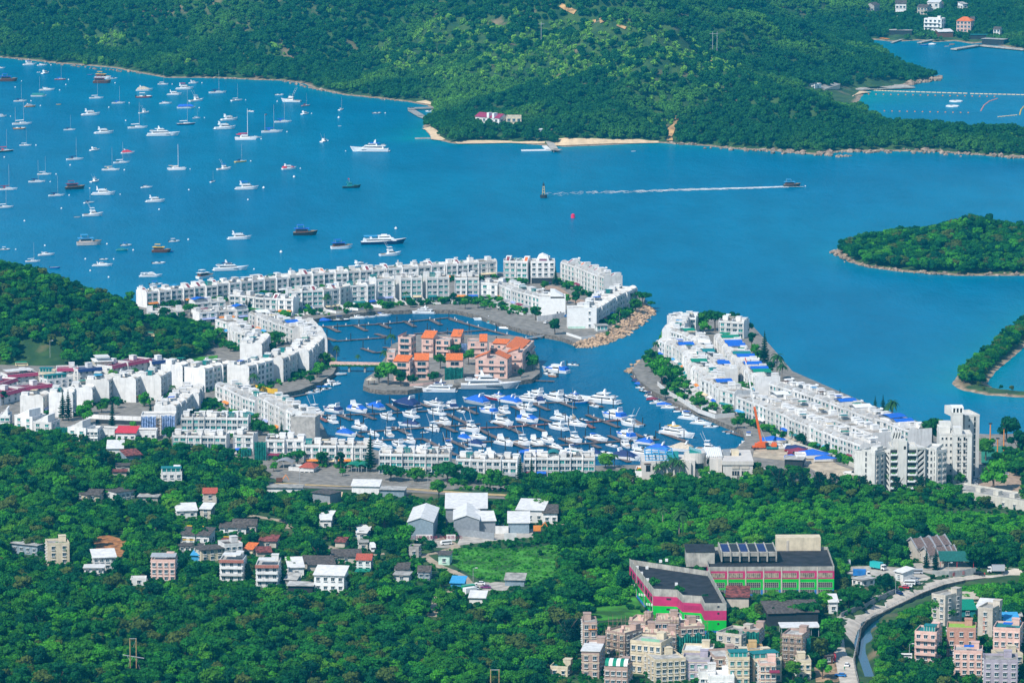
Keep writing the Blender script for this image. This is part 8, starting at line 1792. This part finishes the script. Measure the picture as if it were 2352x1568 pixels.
netting('plastic_sheets','crumpled pale plastic sheets heaped by the striped building',t33(600,500),t33(760,495),3,mat('pale_plastic',(.6,.64,.68),.6,.25,.6),'g',folds=8,cat='sheets')
p,q=ground(*t33(125,1160)),ground(*t33(465,1160));w=(q-p).length;o=link('open_shelter',None,loc=p,rz=math.atan2((q-p).y,(q-p).x));tag(o,'open steel-framed shelter with a pale roof below the workshop','shelter');mb=MB();mb.box(-.5,w+.5,-1,9,4.6,4.9);part(o,'roof',mb,TIN)
for i in range(6):mb=MB();mb.box(w*i/5-.1,w*i/5+.1,0,.2,0,4.6);mb.box(w*i/5-.1,w*i/5+.1,8,8.2,0,4.6);part(o,'post',mb,STEEL)
PROT.append((t33(125,0)[0],t33(0,1055)[1],t33(465,0)[0],t33(0,1150)[1],t33(0,1160)[1]))
# ---- single plants of the estate
for k,f_,x,y,h,lb in(('conifer',zE,483,540,16,'left of the twin tall dark pines'),('conifer',zE,525,542,16.5,'right of the twin tall dark pines'),('conifer',zE,862,625,14,'slim dark pine before the dark pool'),('conifer',zE,862,490,8,'small dark pine above the long white wall'),('conifer',zE,1155,495,7,'small pine left of the blue sheeting'),('conifer',t12,1050,1195,19,'tall dark pine between the blue-awning and orange-canopy terraces'),('conifer',t12,235,890,9,'dark pine in front of the diagonal terrace'),('conifer',t22,75,1340,15,'left dark pine near the arched orange canopy terrace'),('conifer',t22,178,1330,14,'right dark pine near the arched orange canopy terrace'),('conifer',zA,1700,710,10,'left of two dark conifers on the quay row'),('conifer',zA,1745,708,9,'right of two dark conifers on the quay row'),('conifer',zG,1070,360,19,'tall lone dark pine on the outer shore of the right arm'),('conifer',t32,660,585,9,'small dark pine behind the outer row'),('conifer',t32,983,710,12,'left dark pine behind the outer row near the palm'),('conifer',t32,1055,715,13,'right dark pine behind the outer row near the palm'),('conifer',zC,660,252,12,'dark pine beside the tall stilted house'),('conifer',t03,1800,470,13,'pine in front of the tan village house'),('conifer',t33,1455,560,11,'left pine before the temple'),('conifer',t33,1540,575,12,'right pine before the temple'),('palm',zB,525,880,11,'tall palm on the quay before the white terrace'),('palm',zB,1590,790,8,'palm in front of the tall paired houses'),('palm',zD,485,770,11,'palm beside the yellow garden wall'),('palm',zG,235,300,9,'lone palm at the seaward tip of the right arm'),('palm',zG,1165,480,15,'taller palm on the outer shore of the right arm'),('palm',zG,1205,500,11,'shorter palm on the outer shore of the right arm'),('palm',t32,1140,760,13,'bushy palm near the blue umbrella roof'),('palm',t32,1105,740,9,'low palm beside the two dark pines'),('palm',zI,235,170,11,'tall palm at the rear left of the island'),('palm',zI,190,290,11,'palm at the island end of the footbridge'),('palm',t12,740,180,8,'palm at the left end of the footbridge'),('palm',t12,935,215,6,'small palm growing on the footbridge'),('palm',zE,1325,380,8,'palm among the stepped blocks'),('palm',t23,1890,1530,8,'palm by the bottom houses'),('bright',t12,560,330,9,'bright green round tree on the basin quay'),('bright',t22,1375,395,15,'large bright green round tree on the right arm quay'),('bright',t02,770,770,11,'bright green tree beside the twin pines'),('bright',t02,1235,825,5.5,'small bright round tree in front of the white balustrade'),('bright',t12,1215,400,13,'bright leafy tree on the island tip'),('broad',t12,1130,380,9,'dark tree left of the bright island tree'),('broad',t12,1330,410,9,'tree right of the bright island tree'),('broad',t12,1440,400,6,'low tree between the two front island houses'),('broad',t12,1630,370,6,'round tree before the netted island house'),('broad',zI,700,200,8,'tree among the rear island houses'),('broad',zI,600,290,9,'tree between the orange roofed island houses'),('broad',zI,810,260,9,'tree right of the netted island house'),('broad',zI,1245,270,9,'large tree on the right side of the island'),('broad',zI,1290,300,9,'dense tree at the right end of the island'),('broad',zI,1200,350,5,'hedge tree before the plain pink gable'),('broad',zC,655,560,10,'spreading tree on the quay below the white gables'),('broad',zC,535,470,9,'tree in front of the white gable end'),('broad',zC,175,395,7,'round garden tree left of the diagonal row'),('bright',zC,215,405,5.5,'lighter garden tree next to the round one'),('broad',zC,95,400,6,'garden tree before the maroon awning house'),('broad',zC,590,290,7,'tree beside the outer arm road'),('broad',zC,785,370,8,'bigger tree between the tip rows'),('bright',zC,735,365,6,'light tree between the tip rows'),('broad',zC,920,310,7,'tree before the netted tip house'),('broad',zC,1205,380,10,'large dense tree above the armour stones'),('broad',zC,1160,420,9,'tree on the tip beside the facing row'),('broad',zC,1255,395,5,'bush at the crest of the armour stones'),('palm',zC,1060,470,8,'palm by the row above the armour stones'),('palm',zC,1135,390,9,'palm at the seaward end of the tip'),('broad',zC,1050,540,4,'low bush on the upper armour slope'),('broad',zC,985,580,4,'low bush by the white railing'),('broad',zA,600,780,7,'tree at the foot of the low white house by the wood'),('broad',zA,950,760,9,'tall dark tree at the wood corner'),('bright',zA,865,705,4.5,'small bright bush on the low house'),('broad',zA,130,590,8,'tree below the blue sheeted roof corner'),('broad',zB,810,905,7,'round tree on the quay of the empty basin'),('broad',zB,1065,900,6,'dark round tree on the same quay further right'),('broad',zB,1650,840,5,'bush under the blue awnings on the quay'),('topiary',zB,262,920,6,'clipped dark cone shrub on the terrace steps'),('broad',zB,2230,800,7,'tree at the right end of the quay row'),('broad',zD,700,335,9,'tree inside the curved terrace'),('broad',zD,640,350,9,'second tree inside the curved terrace, left'),('broad',zD,655,410,7,'tree before the short white row'),('broad',zD,1125,520,8,'dark tree on the basin corner'),('broad',zD,990,680,5,'round shrub on the yellow wall quay'),('palm',zD,1225,430,6,'small palm at the basin corner'),('broad',zD,270,395,7,'bushy palm like tree by the wood edge'),('broad',zE,680,490,8,'tree before the third stepped block'),('broad',zE,780,480,6,'hedge below the second stepped block'),('broad',zE,905,445,5,'clipped hedge before the third gable'),('topiary',zE,1110,430,8,'dark cypress-like hedge by the bonsai garden'),('broad',zE,1300,700,8,'tree under the blue sheeting'),('broad',zE,860,230,6,'tree between the maroon-eaved houses'),('broad',zE,1030,215,6,'tree in front of the broad white roofs'),('broad',zE,25,420,7,'tree at the left edge by the maroon row'),('broad',zF,740,505,8,'large tree in front of the diagonal terrace'),('broad',zF,715,400,5,'tree at the joint of the diagonal terraces'),('broad',zF,1037,735,9,'tree in front of the carport terrace'),('broad',zF,1225,740,8,'olive tree before the blue-awning terrace'),('broad',t12,780,1170,8,'tree by the green carports'),('bright',t12,160,1195,5,'bright tree at the left of the car yard'),('bright',t12,1040,1195,4,'clipped bright shrub beside the tall pine'),('bright',t12,795,1235,4,'clipped round shrub by the car yard'),('broad',zG,585,110,12,'large tree at the head of the right arm green'),('broad',zG,690,105,14,'biggest tree at the head of the right arm green'),('bright',zG,610,130,8,'lighter tree on the right arm green'),('broad',zG,820,75,10,'dark tree behind the far end of the outer row'),('broad',zG,930,140,9,'dark tree on the outer shore at the far end'),('broad',zG,970,240,9,'tree on the outer shore left of the tall pine'),('bright',zG,985,290,7,'yellow green bush by the tall pine'),('broad',zG,1030,350,8,'dark bush below the tall pine'),('broad',zG,1110,440,8,'tree left of the shore palms'),('broad',zG,530,250,8,'tree on the left of the right arm road'),('broad',zG,545,290,7,'lower tree on the left of the right arm road'),('bright',zG,675,345,8,'yellow green tree in the middle of the right arm road'),('broad',zG,690,390,8,'tree beside the road bend'),('broad',zG,725,430,7,'tree below the road bend'),('broad',zG,770,480,7,'tree where the road meets the middle row'),('broad',zG,815,520,6,'last tree along the right arm road'),('broad',zG,905,640,11,'broad dark tree by the crane tip'),('broad',zG,200,330,7,'tree at the far left of the right arm'),('broad',zG,200,420,6,'tree left of the big bright tree'),('broad',zG,405,580,7,'tree on the quay below the bright tree'),('broad',zG,310,620,6,'tree above the quay boats'),('broad',zG,590,680,5,'hedge above the quay wall'),('broad',zG,865,850,6,'tree above the quay near the crane'),('broad',zH,390,440,5,'tree on the boatyard wall'),('broad',zH,510,475,7,'tree by the teal awnings'),('palm',zH,445,450,6,'palm beside the teal awnings'),('broad',zH,685,530,5,'bush by the pink awning'),('broad',zH,765,545,6,'tree near the end of the boatyard wall'),('broad',t32,1510,960,15,'large tree between the outer row and the flats'),('broad',t32,2190,920,14,'large round tree behind the sports court'),('broad',t32,2000,1110,13,'dark tree in front of the sports court'),('broad',t32,2300,1090,14,'dark tree at the right edge by the court'),('bright',t32,2070,1395,17,'very large bright green tree on the forecourt'),('bright',t32,2110,1180,9,'bright tree by the forecourt fence'),('broad',t32,2280,1260,10,'tree at the right edge of the forecourt'),('broad',t32,1995,1450,6,'low tree by the shop roof'),('palm',t32,1660,1370,8,'palm at the foot of the flats'),('palm',t32,1735,1370,8,'second palm at the foot of the flats')):
 plant(k,*f_(x,y),h,lb)
for k,f_,x,y,h,lb in(('wispy',t32,95,1440,17,'tall thin casuarina right of the clubhouse'),('wispy',t32,330,1430,14,'casuarina below the boatyard shed'),('wispy',t32,470,1440,15,'denser casuarina in the middle of the row'),('wispy',t32,595,1420,13,'slim casuarina before the yard fence'),('broad',t32,735,1420,11,'dark tree left of the flats'),('wispy',t32,860,1430,12,'casuarina before the corner block of flats'),('wispy',t32,1190,1440,12,'casuarina before the balconied flats'),('wispy',t32,1390,1450,13,'casuarina before the rising stair'),('wispy',t32,225,1400,12,'casuarina beside the orange playground'),('palm',t22,1340,1290,9,'left palm before the clubhouse wing'),('palm',t22,1400,1280,10,'second palm before the clubhouse wing'),('palm',t22,1475,1285,12,'tallest palm before the clubhouse wing'),('palm',t22,1540,1290,11,'right palm before the clubhouse wing'),('palm',t22,940,1200,9,'palm left of the clubhouse annexe'),('broad',t22,860,1215,11,'large tree left of the clubhouse'),('broad',t12,1240,1330,12,'broad tree in front of the orange canopy terrace'),('broad',t12,1480,1330,10,'tree left of the tall roadside trees'),('broad',t12,1760,1340,14,'tallest roadside tree before the terrace'),('broad',t12,1930,1360,12,'large roadside tree beside the tallest'),('broad',t12,2150,1370,11,'roadside tree by the right terrace'),('broad',t12,1680,1450,10,'dark tree below the marina road'),('wispy',t23,505,1290,16,'tall dark feathery tree at the edge of the bottom houses'),('wispy',t23,580,1270,15,'second feathery tree beside the bottom houses'),('broad',t13,1180,240,17,'very large dark leafy tree left of the blue grey shed'),('broad',t13,570,480,11,'big spreading tree in the village centre'),('broad',t13,860,220,10,'dark tree by the blue shuttered shack'),('bright',t13,1350,330,11,'bright tree in front of the blue grey shed'),('bright',t03,1220,180,7,'single bright lime tree on the slope'),('broad',t03,1070,640,9,'umbrella shaped tree below the arched bungalow'),('broad',t33,1090,740,9,'spreading tree at the inside of the road bend'),('broad',t33,740,880,9,'large tree inside the road curve'),('palm',t23,1535,240,12,'tall palm in the wood behind the striped building'),('palm',t23,1570,230,13,'second tall palm in the wood behind the striped building'),('palm',t23,1385,130,9,'palm higher in the same wood'),('bright',t33,500,1530,8,'bright tree at the gravel lot'),('broad',t33,230,1560,9,'dark tree among the bottom houses')):
 plant(k,*f_(x,y),h,lb,'g')
for x,y,h in((1050,350,15),(1330,640,12),(1395,650,13),(265,345,5)):pass
# ---------------------------------------------------------------- every boat, pontoon and plant gets a label of its own
def finalise(items,land_=()):
 from collections import Counter
 cnt=Counter(b for _,b,*_ in items);marks=[(b,u,v)for _,b,u,v,*_ in items if cnt[b]==1]+list(land_);used=set()
 for it in items:
  o,b,u,v=it[:4]
  if cnt[b]==1:used.add(b)
 for it in items:
  o,b,u,v=it[:4]
  if cnt[b]==1 and len(b.split())>3:o['label']=b;continue
  for mb_,mu,mv in sorted(marks,key=lambda m:math.hypot(m[1]-u,(m[2]-v)*1.6)):
   du,dv=u-mu,v-mv
   rel=('left of' if du<0 else 'right of')if abs(du)>abs(dv)*1.3 else('in front of' if dv>0 else 'behind')
   s=f'{b} {rel} the {mb_}'
   if s not in used and len(s.split())<=16:used.add(s);o['label']=s;break
LM=[('clubhouse tower',1595,1080),('footbridge',820,835),('island gazebo',855,870),('bare orange scar',1540,300),('far stone breakwater',955,255),('rock slope tip',1500,715),('crane',1740,1020),('blank waterside gable',695,985),('navigation buoy',1248,445),('red can buoy',1316,497),('far pier',1262,330),('wooded hill',130,700),('arched orange canopy',1275,1060),('tall pine by the terrace',850,1050),('blank white gable',1270,700),('mint gable',1340,730),('left picture edge',0,560),('tall stilted house',1247,620),('island stone parapet',1200,880),('basin gangway',1240,760),('village stone jetty',2230,105),('clubhouse sign wall',1710,1080),('bright quay tree',1520,880)]
finalise([it for it in BOATS],LM);finalise(pon_lbl,LM)
# ---------------------------------------------------------------- woods: the nearest trees one by one, the rest as masses
protos={}
def first_crown(kind,i):
 me=CROWNS[kind,i]
 for o in sc.objects:
  if o.type=='MESH' and o.data==me:return o
 return None
PRA=np.array(PROT)if PROT else np.zeros((0,5))
def inpoly(u,v,poly):
 ins=np.zeros(len(u),bool);n=len(poly)
 for i in range(n):
  a,b=poly[i],poly[(i+1)%n]
  c=(a[1]>v)!=(b[1]>v)
  with np.errstate(divide='ignore',invalid='ignore'):ins^=c&(u<a[0]+(v-a[1])/(b[1]-a[1])*(b[0]-a[0]))
 return ins
def cand(x0,x1,y0,y1,sp,seed):
 r=np.random.RandomState(seed);x,y=np.meshgrid(np.arange(x0,x1,sp),np.arange(y0,y1,sp))
 x=x.ravel()+r.uniform(-.48,.48,x.size)*sp;y=y.ravel()+r.uniform(-.48,.48,y.size)*sp
 z=hgt(x,y);u,v=proj(x,y,z);k=(u>-60)&(u<2412)&(v<1640)
 return x[k],y[k],z[k],u[k],v[k],r
def keep(u,v,y,h,w):
 """leave clearings open and do not bury what stands behind"""
 s=scale_at(y);ok=np.ones(len(u),bool)
 for pl in CLEAR:
  for f_ in(0,.3,.55,.85):ok&=~inpoly(u,v-f_*h*s,pl)
 for(a,b,c,d,bv)in PRA:
  q=7 if bv>1150 else.42*(d-b)
  hit=(u+w*s*.8>a)&(u-w*s*.8<c)&(v-h*s<d-q)&(v>b)&(v>bv-2)
  ins=(u+w*s*.4>a)&(u-w*s*.4<c)&(v<=bv)&(v>bv-5)
  ok&=~(hit|ins)
 return ok
TH=[np.array(L(q))for q in('1290,1262 1420,1250 1450,1300 1470,1400 1560,1440 1450,1445 1380,1420 1340,1360','1480,1200 1700,1165 1900,1160 2240,1180 2352,1200 2352,1250 2050,1240 1800,1225 1500,1240','2060,1420 2200,1350 2352,1340 2352,1420 2200,1400 2100,1440','1700,1420 1740,1400 1760,1460 1740,1500','1950,1330 2060,1290 2110,1300 2000,1345')]
x,y,z,u,v,r=cand(-440,440,1680,2330,4.6,1)
sd=sdist(np.stack([x,y],1),SOUTH)
k=(z>2.55)&(sd>2)&(sdist(np.stack([x,y],1),RIVER)<-3)
x,y,z,u,v=x[k],y[k],z[k],u[k],v[k]
h=r.uniform(4.2,8.4,len(x));h[r.rand(len(x))<.14]+=3.4
thk=np.zeros(len(x),bool)
for q in TH:thk|=inpoly(u,v,q)
low=inpoly(u,v,np.array(L('1330,1150 1780,1130 2352,1180 2352,1260 1900,1240 1500,1250 1340,1230')));h[low]*=.72
h[(v<1075)&(u<720)]*=.68
w=h*.45
ok=keep(u,v,y,h,w)&~(thk&(r.rand(len(x))<.8))
sh_=~ok;h2=np.where(sh_,r.uniform(1.4,2.4,len(x)),h);ok2=sh_&keep(u,v,y,h2,h2*.7)&(r.rand(len(x))<.75)
nx=dict(x=x,y=y,z=z,u=u,v=v)
big=h*scale_at(y)
score=np.where(ok&(v-h*scale_at(y)*.5<1555)&(u>8)&(u<2344),big*(1+.25*r.rand(len(x))),0)
NB=max(60,292-sum(1 for o in sc.objects if o.name.startswith('broadleaf_tree')))
order=np.argsort(-score)[:NB];single=np.zeros(len(x),bool);single[order]=True
REG=[('spreading green tree in the dense wood covering the lower left slope',lambda u,v:(u<1320)&(v>1330)),('green tree among the scattered hillside houses left of the grey sheds',lambda u,v:(u<930)),('green tree near the grey sheds and the open meadow',lambda u,v:(u<1330)),('green tree in the thicket between the meadow and the striped building',lambda u,v:(u<1480)),('green tree on the river bank beside the curved road',lambda u,v:(u>1900)&(v>1330)),('green tree in the wood behind the striped building',lambda u,v:(u>=1480)&(v<=1330)),('green tree between the striped building and the curved road',lambda u,v:u>-1e9)]
lastn=0
for i in order:
 kd='broad' if r.rand()<.8 else('olive' if r.rand()<.6 else 'bright')
 if low[i]:kd='broad' if r.rand()<.6 else 'bright'
 lab=next(a for a,f in REG if f(u[i],v[i]))
 look={'olive':'olive brown ','bright':'bright light ','broad':''}[kd]
 tree_at(kd,(x[i],y[i],z[i]-.3),h[i],lab.replace('green tree',look.replace('olive brown','olive')+'green tree')if look!='' else lab,'trees of the near woods' if kd=='broad' else('olive trees of the near woods' if kd=='olive' else 'bright trees of the near woods'),.95+.25*r.rand())
rest=ok&~single
cr=[first_crown('broad',i)for i in range(7)]+[first_crown('broad',5)]*0+[first_crown('olive',0),first_crown('bright',0)]
cr=[c for c in cr if c]
fl=r.rand(len(x))
scatter('woodland',np.stack([x,y,z-.3],1)[rest],h[rest]/8.2,[c for c in cr if c],'dense green broadleaf wood around the village and marina edge','woodland')
kk=ok2
ux,uy,uz,uu,uv,r2=cand(-440,440,1690,2330,3.4,2)
k=(uz>2.55)&(sdist(np.stack([ux,uy],1),SOUTH)>2)&(sdist(np.stack([ux,uy],1),RIVER)<-1)
ux,uy,uz,uu,uv=ux[k],uy[k],uz[k],uu[k],uv[k]
hh=r2.uniform(1.2,2.6,len(ux));k=keep(uu,uv,uy,hh*.6,hh*.5)&(r2.rand(len(ux))<.8)
bu=tree_at('bush',ground(1240,1275),2.6,'round green shrub growing alone near the upper left corner of the meadow');bu2=tree_at('bush',ground(1180,1268),2.2,'low green shrub at the edge of the meadow beside the lane bend')
for o_ in(bu,bu2):
 for ch,kx in zip(o_.children,(0,1)):pass
bc=[first_crown('bush',0),first_crown('bush',1)];bc=[b for b in bc if b]
scatter('undergrowth',np.stack([ux,uy,uz-.15],1)[k],hh[k]/2.6,bc,'low green shrubs and undergrowth between the houses and trees','undergrowth')
lu=tree_at('lush',ground(1100,1330),2.4,'bright green bush alone at the lower left edge of the meadow');lu2=tree_at('lush',ground(1262,1262),2.2,'bright green bush at the upper right corner of the meadow')
lu.children[0].data,lu2.children[0].data=CROWNS['lush',0],CROWNS['lush',1];lc=[lu.children[0],lu2.children[0]]
mx,my,mz,mu,mv,r3=cand(-40,140,1760,2090,1.9,4)
MEAD=np.array([tile(2,3)(*p)for p in L('460,290 560,330 700,900 600,880 480,900 360,830 260,760 0,600 -200,650 -400,570 -552,480 -632,342 -300,320 0,340')])
k=inpoly(mu,mv,MEAD)&(r3.rand(len(mx))<.7)
scatter('meadow_growth',np.stack([mx,my,mz-.1],1)[k],r3.uniform(.12,.38,k.sum())*np.where(r3.rand(k.sum())<.04,2.2,1),lc,'rough bright green growth on the open meadow','meadow')
mx,my,mz,mu,mv,r3=cand(-60,420,1720,2190,3.0,14)
k=np.zeros(len(mx),bool)
for q in TH:k|=inpoly(mu,mv,q)
hh=r3.uniform(1.5,4.2,len(mx));k&=keep(mu,mv,my,hh,hh*.6)&(r3.rand(len(mx))<.8)
scatter('thicket',np.stack([mx,my,mz-.2],1)[k],hh[k]/2.6,lc,'bright green vine covered thicket around the striped building','thicket')
G_=np.array(GARD);gs=sdist(G_[:,:2],np.array([gp(u,v)[:2]for u,v in L(MARINA)]));G_=G_[(gs>1.2)]
ok_=np.ones(len(G_),bool);gu,gv=proj(G_[:,0],G_[:,1],G_[:,2])
for pl in CLEAR:ok_&=~inpoly(gu,gv,pl)
G_=G_[ok_];scatter('garden_planting',G_[:,:3],G_[:,3]/2.6,bc+[lc[0]],'small garden shrubs and hedges in front of the white houses','planting')
x,y,z,u,v,r=cand(-420,-130,2420,2740,5.0,5)
h=r.uniform(6,9.5,len(x));k=(z>2.4)&keep(u,v,y,h,h*.45)&~inpoly(u,v,np.array(L('280,690 560,690 560,735 400,735 350,760 300,722')))
scatter('hill_wood',np.stack([x,y,z-.3],1)[k],h[k]/8.2,cr,'dense dark wood on the hill at the left shore','woodland')
x,y,z,u,v,r=cand(-680,680,3350,6100,6.0,6)
PT=np.stack([x,y],1);sd=sdist(PT,FAR)
open_=fbm(x,y,420,4,9)+.4*fbm(x,y,70,2,10)
grassy=np.exp(-((u-1330)/380)**2-((v-105)/70)**2)
h=r.uniform(5.2,9.0,len(x))
k=(sd>1.5)&(v>-70)&keep(u,v,y,h,h*.4)&(r.rand(len(x))<np.where(sd<8,.7,1))
for s in('440,55 590,130','745,192 835,222','960,236 1050,276'):pass
fo=tree_at('hill',gp(1186,318,.9),8,'dark green tree on the shore beside the jetty root of the far beach');fcr=[fo.children[0]]
for i in range(4):
 if first_crown('hill',i)is None:
  oo=tree_at('hill',gp(1060+34*i,324,.8),7,['spreading tree at the tip of the wooded point by the red roofed house','second shore tree left of the red roofed house','tree in front of the red roofed house on the far shore','shore tree between the red roofed house and the jetty'][i])
  oo.children[0].data=CROWNS['hill',i]
fcr=[c for c in(first_crown('hill',i)for i in range(4))if c]
gm=(open_+1.7*grassy>.8)|((open_>.75)&(sd>60))
s1=tree_at('scrub',ground(1330,150),3,'pale green shrub on the grassy middle of the far hillside');s2=tree_at('scrub',ground(1250,130),3,'second pale green shrub on the grassy far hillside, further left');s1.children[0].data,s2.children[0].data=CROWNS['scrub',0],CROWNS['scrub',1]
kg=k&gm&(r.rand(len(x))<.7);k=k&~kg
scatter('hill_scrub',np.stack([x,y,z-.3],1)[kg],r.uniform(.6,1.3,kg.sum()),[s1.children[0],s2.children[0]],'light green scrub on the open parts of the far hillside','scrub')
scatter('far_forest',np.stack([x,y,z-.4],1)[k],h[k]/7,fcr,'dense forest covering the hills across the bay','forest')
x,y,z,u,v,r=cand(180,480,2780,3100,4.8,7)
k=sdist(np.stack([x,y],1),ISL)>2;h=r.uniform(6,10,len(x))
scatter('island_wood',np.stack([x,y,z-.3],1)[k],h[k]/8.2,cr,'green wood covering the small island at the right','woodland')
x,y,z,u,v,r=cand(240,420,2380,2800,3.4,8)
d=sdist(np.stack([x,y],1),np.array(SPIT),False)
k=(d<5.5)&~((v>886)&(r.rand(len(x))<.75))&(v<900);h=r.uniform(4.5,7.5,len(x))*np.where(v>885,.5,1)
scatter('mangrove',np.stack([x,y,z-.4],1)[k],h[k]/8.2,cr,'mangrove trees along the curved spit at the right edge','mangrove')
# ---------------------------------------------------------------- haze over the bay
m=bpy.data.materials.new('haze');m.use_nodes=True;nt=m.node_tree;nt.nodes.clear()
out=nt.nodes.new('ShaderNodeOutputMaterial');pv=nt.nodes.new('ShaderNodeVolumePrincipled')
pv.inputs['Color'].default_value=(.02,.56,1,1);pv.inputs['Density'].default_value=HAZE;pv.inputs['Anisotropy'].default_value=.0
nt.links.new(pv.outputs[0],out.inputs['Volume'])
mb=MB();mb.box(-1500,1500,-60,7300,-7,470)
tag(mb.build('haze',m),'thin blue haze hanging over the whole bay','haze',kind='stuff')
